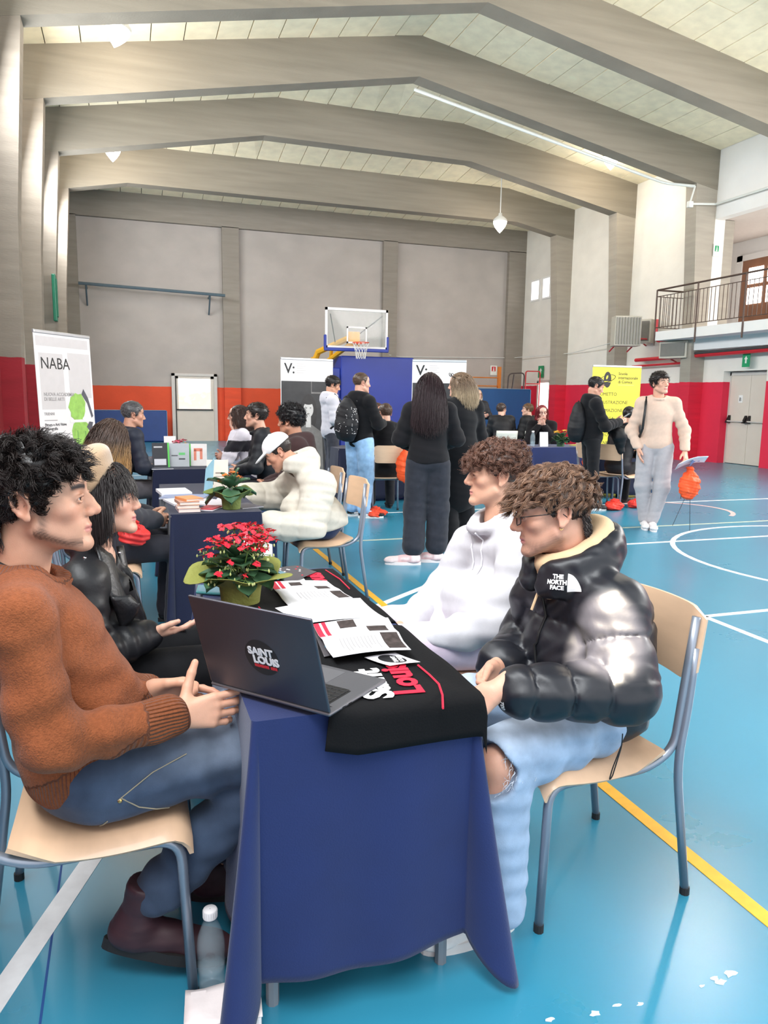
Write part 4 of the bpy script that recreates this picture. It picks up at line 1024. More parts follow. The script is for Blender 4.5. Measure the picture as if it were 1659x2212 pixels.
stand((.47,7.62,ZT),R(-4),.20,.23,(176,180,184),'grey brochure with small pictures on the third table',[(.0,.3,.5,.6,(100,190,110)),(-.35,-.05,.45,.5,(90,90,96)),(.0,.3,.3,.36,(60,60,66))])
stand((.66,7.68,ZT),R(-8),.17,.22,(228,222,218),'white brochure with an orange arch on the third table',[(-.5,-.42,0,1,(92,196,84)),(-.25,-.1,.25,.75,(222,130,104)),(-.25,.25,.66,.8,(222,130,104)),(.1,.25,.3,.75,(222,130,104))])
stand((.42,8.2,ZT),R(0),.12,.27,(230,228,226),'small white card rack behind the brochures on the third table')
cp=empty('red_cup',(.27,7.95,ZT),0,'small red cup at the left of the third table','cup'); MB().lathe([(.001,0),(.035,0),(.042,.07),(.039,.07),(.033,.006),(.001,.006)],16).build('cup_body',M_sr,cp,smooth=True); MB().lathe([(.042,.068),(.045,.072),(.042,.076),(.039,.072)],16).build('rim',M_sr,cp,smooth=True)
sheet((.30,7.42,ZT),.1,.2,.1,(70,72,84),'dark leaflet at the near edge of the third table',.01,grp='leaflets on the third table')
# right-hand table
def bottle(loc,s,label,waterz=.6):
    e=empty('water_bottle',loc,0,label,'bottle'); e.scale=(s,)*3
    pr=[(.001,.0),(.026,.0),(.031,.008),(.032,.03),(.030,.04),(.032,.05),(.032,.075),(.030,.083),(.032,.092),(.032,.12),(.029,.14),(.020,.165),(.0135,.178),(.0130,.192)]
    MB().lathe(pr,24).build('bottle_body',glass('pet_plastic',(206,226,236),.16,.06),e,smooth=True)
    MB().lathe([(.001,.004),(.024,.004),(.0285,.012),(.0295,.03),(.028,.04),(.0295,.05),(.0295,.062),(.001,.062)],20).build('water',glass('water_clear',(190,214,226),.16,.02),e,smooth=True)
    cp=MB().lathe([(.0165,.185),(.0165,.203),(.015,.206),(.001,.206)],20).build('cap',M_pw,e,smooth=True)
    q=MB()
    for k in range(20): a=6.2832*k/20; q.box(-.0006,.0006,.0163,.0170,.186,.203,Matrix.Rotation(a,4,'Z'))
    q.build('cap_ribs',M_pw,cp); return e
bottle((.150,1.700,0),1.05,'clear water bottle with white cap on the floor beside the cloth corner')
bottle((5.86,10.15,ZT),1.15,'water bottle on the table of the red haired woman')
stand((6.02,10.08,ZT),R(0),.14,.22,(236,238,244),'white sheet standing beside the bottle on the right table')
sheet((6.62,10.1,ZT),.2,.15,.2,(226,214,70),'yellow booklet on the right table',.02,grp='things on the right table')
# white carton under the cloth corner
bxm=empty('white_carton',(.165,1.585,0),R(-6),'low white cardboard carton on the floor under the cloth corner','carton')
MB().bbox(-.085,.085,-.06,.05,0,.055,.006).build('carton_body',plain('off_white_card',(232,222,220),.7,var=.05,scale=14,bump=.2,bscale=30),bxm); MB().grid(lambda u,v:(-.087+.174*u,-.062+.114*v,.056+.004*math.sin(9*u)*math.sin(5*v)),8,6,.002).build('flap',plain('off_white_card',(232,222,220)),bxm,smooth=True)
# ================================================================== PEOPLE: implicit surfaces meshed with sparse surface nets
A_=lambda *a: np.array(a,float)
def nrm(v): v=np.asarray(v,float); return v/(np.linalg.norm(v)+1e-12)
class Sdf:
    def __init__(s): s.pr=[]; s.post=[]
    def cone(s,a,b,ra,rb,k=.02,op='u',mod=None,flat=None):
        a=np.asarray(a,float); b=np.asarray(b,float)
        c=(a+b)/2; R_=np.linalg.norm(b-a)/2+max(ra,rb)+.03
        def f(p):
            ba=b-a; L2=max(ba@ba,1e-12); pa=p-a; t=np.clip(pa@ba/L2,0,1); q=pa-t[:,None]*ba
            if flat is not None:
                n,sc_=flat; n=nrm(n); q=q+np.outer(q@n*(sc_-1),n)
            r=ra+(rb-ra)*t
            if mod is not None: r=r+mod(p,t,t*math.sqrt(L2),q)
            return np.sqrt((q*q).sum(1))-r
        s.pr.append((f,c,R_,k,op)); return s
    def ell(s,c,r,R=None,k=.02,op='u',mod=None):
        c=np.asarray(c,float); r=np.asarray(r,float)
        def f(p):
            q=p-c
            if R is not None: q=q@R          # columns of R = local axes
            k0=np.sqrt(((q/r)**2).sum(1)); k1=np.sqrt(((q/(r*r))**2).sum(1))+1e-9
            d=k0*(k0-1)/k1
            if mod is not None: d=d-mod(p,q)
            return d
        s.pr.append((f,c,r.max()+.03,k,op)); return s
    def path(s,pts,rs,k=.01,op='u',mod=None,flat=None):
        for i in range(len(pts)-1): s.cone(pts[i],pts[i+1],rs[i],rs[i+1],k,op,mod,flat)
        return s
    def cut(s,pt,n,k=.004):   # keep the side where (p-pt).n < 0
        pt=np.asarray(pt,float); n=nrm(n)
        s.pr.append((lambda p:(p-pt)@n,pt,None,k,'i')); return s
    def __call__(s,p,extra=0.0):
        p=np.asarray(p,float); d=np.full(len(p),1.0)
        for f,c,R_,k,op in s.pr:
            if R_ is not None:
                q=p-c; m=(q*q).sum(1)<(R_+k+.05+extra)**2
                if not m.any(): continue
                idx=np.nonzero(m)[0]; e=f(p[idx]); dd=d[idx]
            else: idx=None; e=f(p); dd=d
            if op=='u':
                h=np.clip(.5+.5*(dd-e)/k,0,1); r=dd*(1-h)+e*h-k*h*(1-h)
            elif op=='s':
                h=np.clip(.5-.5*(dd+e)/k,0,1); r=dd*(1-h)-e*h+k*h*(1-h)
            else:
                h=np.clip(.5-.5*(dd-e)/k,0,1); r=dd*(1-h)+e*h+k*h*(1-h)
            if idx is None: d=r
            else: d[idx]=r
        for g in s.post: d=d+g(p)
        return d
    def bounds(s,pad=.02):
        lo=np.min([c-R_ for f,c,R_,k,op in s.pr if R_ is not None and op=='u'],axis=0)-pad
        hi=np.max([c+R_ for f,c,R_,k,op in s.pr if R_ is not None and op=='u'],axis=0)+pad
        return lo,hi
    def grad(s,p,h=.002):
        return np.stack([s(p+np.eye(3)[i]*h)-s(p-np.eye(3)[i]*h) for i in range(3)],1)/(2*h)
    def project(s,p,n=6):
        p=np.array(p,float)
        for _ in range(n):
            g=s.grad(p); d=s(p); p=p-g*(d/np.maximum((g*g).sum(1),.05))[:,None]
        return p,s.grad(p)
def mesh_sdf(f,h,lo=None,hi=None,B=8):
    if lo is None: lo,hi=f.bounds()
    S=h*B; nb=np.ceil((hi-lo)/S).astype(int)
    I=np.stack(np.meshgrid(*[np.arange(n) for n in nb],indexing='ij'),-1).reshape(-1,3)
    cen=lo+(I+.5)*S
    act=np.abs(f(cen,extra=S))<S*1.15
    I=I[act]
    off=np.stack(np.meshgrid(*[np.arange(B+1)]*3,indexing='ij'),-1).reshape(-1,3)
    n1=B+1; BIG=1<<20
    keys=[];pos=[];quads=[]
    key=lambda i:(i[...,0]*BIG+i[...,1])*BIG+i[...,2]
    ec=[((0,0,0),(1,0,0)),((0,1,0),(1,1,0)),((0,0,1),(1,0,1)),((0,1,1),(1,1,1)),((0,0,0),(0,1,0)),((1,0,0),(1,1,0)),((0,0,1),(0,1,1)),((1,0,1),(1,1,1)),((0,0,0),(0,0,1)),((1,0,0),(1,0,1)),((0,1,0),(0,1,1)),((1,1,0),(1,1,1))]
    for c0 in range(0,len(I),160):
        J=I[c0:c0+160]; G=J[:,None,:]*B+off[None]
        P=lo+G.reshape(-1,3)*h
        v=f(P).reshape(len(J),n1,n1,n1); ins=v<0
        sl=lambda o:(slice(None),slice(o[0],o[0]+B),slice(o[1],o[1]+B),slice(o[2],o[2]+B))
        cnt=sum(ins[sl(o)].astype(np.int8) for o in ((a,b,c) for a in (0,1) for b in (0,1) for c in (0,1)))
        b_,i,j,k=np.nonzero((cnt>0)&(cnt<8))
        if len(b_)==0: continue
        acc=np.zeros((len(b_),3)); num=np.zeros(len(b_))
        for o0,o1 in ec:
            va=v[b_,i+o0[0],j+o0[1],k+o0[2]]; vb=v[b_,i+o1[0],j+o1[1],k+o1[2]]
            cr=(va<0)!=(vb<0); t=np.where(cr,va/np.where(cr,va-vb,1),0)
            pt=np.array(o0)+(np.array(o1)-np.array(o0))*t[:,None]
            acc+=pt*cr[:,None]; num+=cr
        cell=J[b_]*B+np.stack([i,j,k],1)
        keys.append(key(cell)); pos.append(lo+(cell+acc/num[:,None])*h)
        for ax in range(3):
            o=[0,0,0]; o[ax]=1
            a=ins[:,:B,:B,:B]; b2=ins[sl(o)]; bb,ii,jj,kk=np.nonzero(a!=b2)
            if len(bb)==0: continue
            e=J[bb]*B+np.stack([ii,jj,kk],1); u=(ax+1)%3; w=(ax+2)%3
            du=np.zeros(3,int); du[u]=1; dw=np.zeros(3,int); dw[w]=1
            q=np.stack([key(e-du-dw),key(e-dw),key(e),key(e-du)],1)
            fl=~a[bb,ii,jj,kk]; q[fl]=q[fl][:,::-1]
            quads.append(q)
    if not keys: return np.zeros((0,3)),np.zeros((0,4),int)
    K=np.concatenate(keys); Pn=np.concatenate(pos); Q=np.concatenate(quads)
    o=np.argsort(K); K=K[o]; Pn=Pn[o]
    ix=np.searchsorted(K,Q); ix=np.minimum(ix,len(K)-1); ok=(K[ix]==Q).all(1)
    return Pn,ix[ok]
def np_mesh(name,verts,faces,cols=None,attrs=None,smooth=True):
    """faces: array (n,k) or list of such arrays"""
    me=bpy.data.meshes.new(name)
    if not isinstance(faces,list): faces=[faces]
    faces=[f for f in faces if len(f)]
    nl=sum(f.size for f in faces); npoly=sum(len(f) for f in faces)
    me.vertices.add(len(verts)); me.vertices.foreach_set('co',np.asarray(verts,np.float32).ravel())
    me.loops.add(nl); me.loops.foreach_set('vertex_index',np.concatenate([f.ravel() for f in faces]).astype(np.int32))
    me.polygons.add(npoly)
    tot=np.concatenate([np.full(len(f),f.shape[1]) for f in faces]); st=np.concatenate([[0],np.cumsum(tot)[:-1]])
    me.polygons.foreach_set('loop_start',st.astype(np.int32))
    me.update(calc_edges=True); me.validate()
    if cols is not None and len(me.vertices)==len(cols):
        at=me.color_attributes.new('tint','FLOAT_COLOR','POINT'); c=np.ones((len(verts),4),np.float32); c[:,:3]=cols; at.data.foreach_set('color',c.ravel())
    for k,a in (attrs or {}).items():
        if len(me.vertices)!=len(a): continue
        at=me.attributes.new(k,'FLOAT','POINT'); at.data.foreach_set('value',np.asarray(a,np.float32))
    if smooth: me.shade_smooth()
    return me
def lin(c): return np.array(srgb(*c)[:3])
def tint_mat(name,rough=.5,spec=.4,bump=.0,bscale=120.,sheen=0.,sss=0.,rib=False,coat=0.,var=.0,vscale=20.,metal=0.):
    if name in MATS: return MATS[name]
    m,nt,b=new_mat(name); b.inputs['Roughness'].default_value=rough; b.inputs['Specular IOR Level'].default_value=spec; b.inputs['Sheen Weight'].default_value=sheen; b.inputs['Coat Weight'].default_value=coat; b.inputs['Metallic'].default_value=metal
    at=N(nt,'ShaderNodeAttribute',attribute_name='tint'); src=at.outputs['Color']
    tc=N(nt,'ShaderNodeTexCoord')
    if var>0:
        no=N(nt,'ShaderNodeTexNoise',Scale=vscale,Detail=4.0); nt.links.new(tc.outputs['Object'],no.inputs['Vector'])
        rp=N(nt,'ShaderNodeMapRange'); rp.inputs['From Min'].default_value=.3; rp.inputs['From Max'].default_value=.7; rp.inputs['To Min'].default_value=1-var; rp.inputs['To Max'].default_value=1+var; nt.links.new(no.outputs[0],rp.inputs[0])
        vm=N(nt,'ShaderNodeVectorMath',operation='SCALE'); nt.links.new(src,vm.inputs[0]); nt.links.new(rp.outputs[0],vm.inputs['Scale']); src=vm.outputs[0]
    nt.links.new(src,b.inputs['Base Color'])
    if sss: b.inputs['Subsurface Weight'].default_value=sss; b.inputs['Subsurface Radius'].default_value=(.012,.004,.002); b.inputs['Subsurface Scale'].default_value=.6
    hgt=None
    if bump>0:
        n2=N(nt,'ShaderNodeTexNoise',Scale=bscale,Detail=3.0); nt.links.new(tc.outputs['Object'],n2.inputs['Vector']); hgt=n2.outputs[0]
    if rib:
        au=N(nt,'ShaderNodeAttribute',attribute_name='ribu'); am=N(nt,'ShaderNodeAttribute',attribute_name='ribm')
        sn=N(nt,'ShaderNodeMath',operation='SINE'); nt.links.new(au.outputs['Fac'],sn.inputs[0])
        ml=N(nt,'ShaderNodeMath',operation='MULTIPLY'); nt.links.new(sn.outputs[0],ml.inputs[0]); nt.links.new(am.outputs['Fac'],ml.inputs[1])
        ad=N(nt,'ShaderNodeMath',operation='MULTIPLY_ADD'); ad.inputs[1].default_value=.9; nt.links.new(ml.outputs[0],ad.inputs[0])
        if hgt is not None: nt.links.new(hgt,ad.inputs[2])
        hgt=ad.outputs[0]
        # ribs act on the bump height only, not on the colour
    if hgt is not None:
        bp=N(nt,'ShaderNodeBump',Strength=min(1,bump+.35 if rib else bump),Distance=.004 if rib else .003); nt.links.new(hgt,bp.inputs['Height']); nt.links.new(bp.outputs[0],b.inputs['Normal'])
    MATS[name]=m; return m
M_skin=tint_mat('skin',.5,.45,.10,300.,sss=.12,var=.05,vscale=35.)
M_knit=tint_mat('wool_knit',.95,.1,.5,260.,sheen=.10,rib=True,var=.14,vscale=120.)
M_fleece=tint_mat('cotton_fleece',.9,.2,.12,300.,sheen=.08,var=.04,vscale=30.)
M_denim=tint_mat('denim',.85,.2,.25,420.,sheen=.1,var=.16,vscale=18.)
M_nylon=tint_mat('glossy_nylon',.44,.5,.10,45.,var=.10,vscale=30.)
M_matte_nylon=tint_mat('matte_nylon',.6,.35,.12,60.,var=.05,vscale=30.)
M_leather=tint_mat('black_leather',.46,.4,.22,70.,var=.15,vscale=25.)
M_shoe=tint_mat('shoe_leather',.55,.4,.15,60.,var=.12,vscale=25.)
M_hair=tint_mat('hair_strands',.42,.45,var=.12,vscale=40.)
M_eye_w=plain('eye_white',(226,222,218),.2,var=.0); M_iris=plain('iris_dark',(46,32,24),.1,var=.1)

def frame(z,x):   # orthonormal columns x,y,z with given z and approximate x
    z=nrm(z); x=np.asarray(x,float); x=nrm(x-z*(x@z)); y=np.cross(z,x); return np.stack([x,y,z],1)
def rotm(yaw=0,pitch=0,roll=0):   # head frame: x right, y forward, z up ; pitch>0 looks up, yaw>0 turns left, roll>0 tilts to its right
    return np.array((Matrix.Rotation(yaw,3,'Z')@Matrix.Rotation(pitch,3,'X')@Matrix.Rotation(roll,3,'Y')))
SINES=[(np.random.RandomState(i).normal(size=3)*s,np.random.RandomState(i+50).uniform(0,6)) for i,s in enumerate((14,17,23,29,37,44))]
def wob(p,amp,sc=1.0,off=0.0):
    d=np.zeros(len(p))
    for w,ph in SINES: d+=np.sin(p@w*sc+ph+off)
    return d*amp/6

def head_sdf(o,face=None):
    """o: dict of options; local head frame metres"""
    g=o.get
    s=Sdf(); jw=g('jaw',1.0); ns=g('nose',1.0); F=g('female',0)
    s.ell((0,-.012,.045),(.0755,.0965,.083),k=.02)
    s.ell((0,.036,-.005),(.061,.058,.078),k=.03)
    s.ell((0,.042,-.060),(.050*jw,.048,.047),k=.03)
    for q in (-1,1):
        s.cone((q*.053*jw,.006,-.052),(q*.020,.080,-.094),.019,.016,k=.02)
        s.ell((q*.043,.060,-.014),(.023,.020,.019),k=.02)
        s.cone((q*.016,.0835,.031),(q*.046,.070,.030),.011 if not F else .008,.009,k=.012)
    s.ell((0,.090,-.097),(.021,.016,.016),k=.018)
    s.ell((0,.070,-.058),(.034,.026,.026),k=.02)
    s.ell((0,.060,.055),(.056,.032,.040),k=.02)
    # nose
    s.path([(0,.088,.022),(0,.100,.0),(0,.1135+.004*(ns-1)*10,-.021)],[.0088,.0100,.0128*ns],k=.012)
    for q in (-1,1):
        s.ell((q*.0125*ns,.104,-.027),(.0075,.0105,.0085),k=.006)
        s.ell((q*.006,.108,-.0355),(.0036,.0060,.0040),k=.004,op='s')
        # eye socket, lids
        s.ell((q*.032,.100,.010),(.019,.018,.0105),k=.014,op='s')
        s.ell((q*.0315,.0765,.0095),(.0165,.0145,.0150),k=.006)
        s.ell((q*.0315,.0935,.0070),(.0140,.0080,.0056 if not g('squint') else .0040),k=.0035,op='s')
        s.path([(q*.0165,.0885,.009),(q*.024,.0945,.0145),(q*.034,.0945,.0155),(q*.0455,.085,.010)],[.0022,.0030,.0032,.0024],k=.004)
        s.path([(q*.0175,.088,.005),(q*.026,.0925,.0008),(q*.036,.0915,.0008),(q*.0455,.084,.006)],[.0018,.0024,.0024,.0018],k=.004)
    # lips
    fl=1.15 if F else 1.0
    s.path([(-.024,.0865,-.0600),(-.010,.0965,-.0560),(0,.0985,-.0570),(.010,.0965,-.0560),(.024,.0865,-.0600)],[.003,.0052*fl,.0050*fl,.0052*fl,.003],k=.005)
    s.path([(-.022,.0865,-.0625),(-.009,.0950,-.0675),(.009,.0950,-.0675),(.022,.0865,-.0625)],[.003,.0062*fl,.0062*fl,.003],k=.005)
    s.path([(-.024,.0925,-.0612),(0,.1055,-.0620),(.024,.0925,-.0612)],[.0012,.0016,.0012],k=.003,op='s')
    # ears
    for q in (-1,1):
        e=np.array((q*.0755,-.010,.002)); R_=rotm(0,0,0)
        out=nrm((q*.86,-.50,0)); up=nrm((0,-.16,1)); fw=np.cross(up,out)*q
        fw=nrm(np.cross(out,up)); fw=fw if fw[1]>0 else -fw
        def E(a,b,c): return e+fw*a+up*b+out*c
        Rm=np.stack([out,fw,up],1)
        s.ell(E(.0,.0,.004),(.0055,.0165,.0285),Rm,k=.008)
        rim=[E(.014,-.004,.004),(E(.015,.014,.007)),E(.008,.027,.010),E(-.004,.031,.013),E(-.015,.024,.015),E(-.0185,.010,.015),E(-.016,-.006,.014),E(-.009,-.019,.011),E(.002,-.029,.008)]
        s.path(rim,[.0035,.004,.0042,.0042,.0042,.004,.0038,.004,.0050],k=.005)
        s.ell(E(.006,-.027,.007),(.0045,.0075,.0085),Rm,k=.006)
        s.ell(E(.004,-.004,.012),(.0075,.0085,.0125),Rm,k=.006,op='s')
        s.ell(E(-.004,.018,.014),(.004,.007,.006),Rm,k=.005,op='s')
    return s
def head_tint(p,o,base):
    """p in head space -> colours"""
    g=o.get; n=len(p); c=np.tile(lin(base),(n,1))
    def mixc(w,col):
        nonlocal c
        w=np.clip(w,0,1)[:,None]; c=c*(1-w)+np.asarray(col)*w
    sm=lambda x,a,b: np.clip((x-a)/(b-a),0,1)**2*(3-2*np.clip((x-a)/(b-a),0,1))
    G=lambda cx,cy,cz,rx,ry,rz,sym=False: np.exp(-(((np.abs(p[:,0]) if sym else p[:,0])-cx)/rx)**2-((p[:,1]-cy)/ry)**2-((p[:,2]-cz)/rz)**2)
    red=lin(base)*np.array((1.0,.66,.62))
    mixc(.45*G(.043,.065,-.025,.022,.03,.02,True),red); mixc(.45*G(0,.115,-.025,.016,.02,.014),red); mixc(.35*G(.078,-.01,.0,.02,.03,.035,True),red)
    lip=lin(g('lip',(186,112,106)))
    mixc(1.3*np.exp(-(np.maximum(0,np.abs(p[:,0])-.018)/.005)**2-((p[:,2]+.0615)/.0078)**4)*(p[:,1]>.083),lip)
    # brows
    bz=.031+.004*np.cos((np.abs(p[:,0])-.034)*60); 
    bw=g('brow_w',.0042)
    mixc(1.5*np.exp(-((p[:,2]-bz)/bw)**2)*sm(np.abs(p[:,0]),.009,.016)*(1-sm(np.abs(p[:,0]),.050,.058))*(p[:,1]>.055),lin(g('brow',(50,36,28))))
    # lash line / socket tone
    mixc(.35*G(.032,.09,.010,.018,.02,.010,True),lin(base)*np.array((.62,.5,.48)))
    mixc(.85*np.exp(-((p[:,2]-(.0118-1.2*(np.abs(p[:,0])-.031)**2*16))/.0016)**2)*(np.abs(np.abs(p[:,0])-.0315)<.0155)*(p[:,1]>.082),lin((40,28,24)))
    st=g('stubble',0)
    if st:
        jawm=sm(-p[:,2],.052,.085)*sm(p[:,1],-.01,.03)+.8*sm(-p[:,2],.03,.06)*(1-sm(p[:,1],.015,.05))*sm(p[:,1],-.015,.0)
        mous=np.exp(-((p[:,2]+.048)/.006)**2)*(np.abs(p[:,0])<.028)*(p[:,1]>.08)
        neck=1-sm(-p[:,2],.105,.125)
        nz=.75+.25*np.sin(p@A_(900,700,800))*np.sin(p@A_(-600,950,400))
        mixc(st*np.clip(jawm*neck+.8*mous,0,1)*nz,lin(g('beard',(60,44,38))))
    jb=g('jawline',0)
    if jb:  # thin beard along the jaw edge
        edge=np.exp(-((p[:,2]+.088-.45*np.clip(.062-p[:,1],0,.1))/.010)**2)*(p[:,1]>.0)*(p[:,1]<.09)+np.exp(-((p[:,1]-.018)/.010)**2)*(p[:,2]<-.015)*(p[:,2]>-.075)*.8
        nz=.8+.2*np.sin(p@A_(900,700,800)); mixc(jb*np.clip(edge,0,1)*nz,lin(g('beard',(60,40,32))))
    fade=g('fade')
    if fade:   # shaved sides shade the scalp
        w=sm(p[:,2],.0,.03)*(1-sm(p[:,1],.015,.045)); mixc(.8*w,lin(fade))
        w=sm(-p[:,1],.03,.06)*sm(p[:,2],-.05,-.02); mixc(.8*w,lin(fade))
    return c

def hand_sdf(s,W,D,T,Nn,side=1,size=1.0,curl=(.35,.45,.35),curls=None,thumb=(.75,.25,.2),spread=.06,thumb_len=1.0):
    """W wrist, D finger direction, T thumb side, Nn palm normal"""
    D=nrm(D); T=np.asarray(T,float); T=nrm(T-D*(T@D)); Nn=nrm(Nn-D*(np.asarray(Nn)@D)); Nn=nrm(np.asarray(Nn)-T*(Nn@T))
    W=np.asarray(W,float); u=size
    s.cone(W-D*.05*u,W+D*.01*u,.026*u,.024*u,k=.01,flat=(Nn,1.25))
    kn=[]
    for i,(t,l) in enumerate(((.030,.088),(.010,.092),(-.011,.088),(-.030,.080))):
        b=W+(T*t+D*l)*u; kn.append(b)
        s.cone(W+(T*t*.55+D*.015)*u,b,.0150*u,.0115*u,k=.014)
    s.ell(W+(D*.05-T*.002+Nn*.006)*u,(.030*u,.042*u,.013*u),np.stack([T,D,Nn],1),k=.012)
    L=((.040,.025,.020),(.045,.028,.021),(.041,.026,.020),(.032,.020,.018)); tips=[]
    for i in range(4):
        cu=(curls[i] if curls else curl); a=0.0; p=kn[i]; d0=nrm(D+T*spread*(1.5-i)); r=(.0098,.0100,.0096,.0086)[i]*u
        for j in range(3):
            a+=cu[j]; d=d0*math.cos(a)+Nn*math.sin(a); q=p+d*L[i][j]*u
            s.cone(p,q,r,r*.93,k=.004); p=q; r*=.93
        tips.append(p)
    # thumb
    b=W+(T*.020+D*.018+Nn*.008)*u; a0,a1,a2=thumb
    d=nrm(D*math.cos(a0)+T*math.sin(a0)+Nn*.25); m=b+d*.042*u; s.cone(b,m,.0165*u,.0125*u,k=.016)
    d=nrm(D*math.cos(a0-a1)+T*math.sin(a0-a1)+Nn*.20); q=m+d*.034*u*thumb_len; s.cone(m,q,.0118*u,.0105*u,k=.005)
    d=nrm(D*math.cos(a0-a1-a2)+T*math.sin(a0-a1-a2)+Nn*.18); e=q+d*.026*u*thumb_len; s.cone(q,e,.0105*u,.0085*u,k=.004)
    return tips

def strands(roots,dirs,length,S=7,r=.0016,grav=.3,curl=0.,freq=6.,rs=0,comb=None,comb_w=.5,keep=None,jit=.25,taper=.25):
    """roots (n,3), dirs (n,3) start directions -> verts, tris of 3-sided tapering tubes"""
    R_=np.random.RandomState(rs); n=len(roots); P=np.zeros((n,S+1,3)); P[:,0]=roots
    d=dirs/np.linalg.norm(dirs,axis=1,keepdims=True); L=(length*np.ones(n))[:,None]/S
    jt=R_.normal(size=(n,3))*jit; d=d+jt; d/=np.linalg.norm(d,axis=1,keepdims=True)
    if comb is not None: cb=np.tile(np.asarray(comb,float),(n,1)) if np.ndim(comb)==1 else comb
    for i in range(S):
        P[:,i+1]=P[:,i]+d*L
        if keep is not None: P[:,i+1]=keep(P[:,i+1],i)
        d=d+np.array((0,0,-1))*grav/S*2+(cb*comb_w/S*2 if comb is not None else 0)
        d/=np.linalg.norm(d,axis=1,keepdims=True)
    if curl>0:
        ph=R_.uniform(0,6.28,n); a=nrm_rows(np.cross(dirs,R_.normal(size=(n,3)))); b=nrm_rows(np.cross(dirs,a))
        for i in range(1,S+1):
            w=curl*min(1,i/2.0); an=ph+freq*i/S*(1+.2*R_.normal(size=n)*0); P[:,i]+=(a*np.cos(an)[:,None]+b*np.sin(an)[:,None])*w
    return strand_mesh(P,r,taper)
def nrm_rows(v): return v/(np.linalg.norm(v,axis=1,keepdims=True)+1e-9)
def strand_mesh(P,r,taper=.25):
    n,S1,_=P.shape; T=np.zeros_like(P); T[:,1:-1]=P[:,2:]-P[:,:-2]; T[:,0]=P[:,1]-P[:,0]; T[:,-1]=P[:,-1]-P[:,-2]
    T/=np.linalg.norm(T,axis=2,keepdims=True)+1e-9
    ref=np.array((.31,.55,.77)); a=np.cross(T,ref); a/=np.linalg.norm(a,axis=2,keepdims=True)+1e-9; b=np.cross(T,a)
    t=np.linspace(0,1,S1); rad=(np.asarray(r)*np.ones(n))[:,None]*(1-(1-taper)*t**1.5)[None]
    Vv=np.stack([P+(a*math.cos(k*2.0944)+b*math.sin(k*2.0944))*rad[...,None] for k in range(3)],2)  # n,S1,3,3
    idx=np.arange(n*S1*3).reshape(n,S1,3); q=[]
    for k in range(3):
        k2=(k+1)%3; q.append(np.stack([idx[:,:-1,k],idx[:,:-1,k2],idx[:,1:,k2],idx[:,1:,k]],-1).reshape(-1,4))
    return Vv.reshape(-1,3),np.concatenate(q)
def join_np(parts):
    Vs=[];Fs=[];n=0
    for v,f in parts:
        Vs.append(v); Fs.append(f+n); n+=len(v)
    return np.concatenate(Vs),np.concatenate(Fs)
def fib_sphere(n,seed=0):
    i=np.arange(n)+.5; ph=np.arccos(1-2*i/n); th=np.pi*(1+5**.5)*i
    R_=np.random.RandomState(seed); v=np.stack([np.cos(th)*np.sin(ph),np.sin(th)*np.sin(ph),np.cos(ph)],1)+R_.normal(size=(n,3))*.03
    return nrm_rows(v)
SC_C=np.array((0,-.012,.045)); SC_R=np.array((.0765,.0975,.084))
def scalp(n,seed=0):
    d=fib_sphere(n,seed); p=SC_C+d*SC_R; nn=nrm_rows(d/SC_R); return p,nn
def out_of_scalp(off):
    def f(p,i):
        q=(p-SC_C)/(SC_R+off); r=np.linalg.norm(q,axis=1,keepdims=True); return np.where(r<1,SC_C+q/np.maximum(r,1e-6)*(SC_R+off),p)
    return f
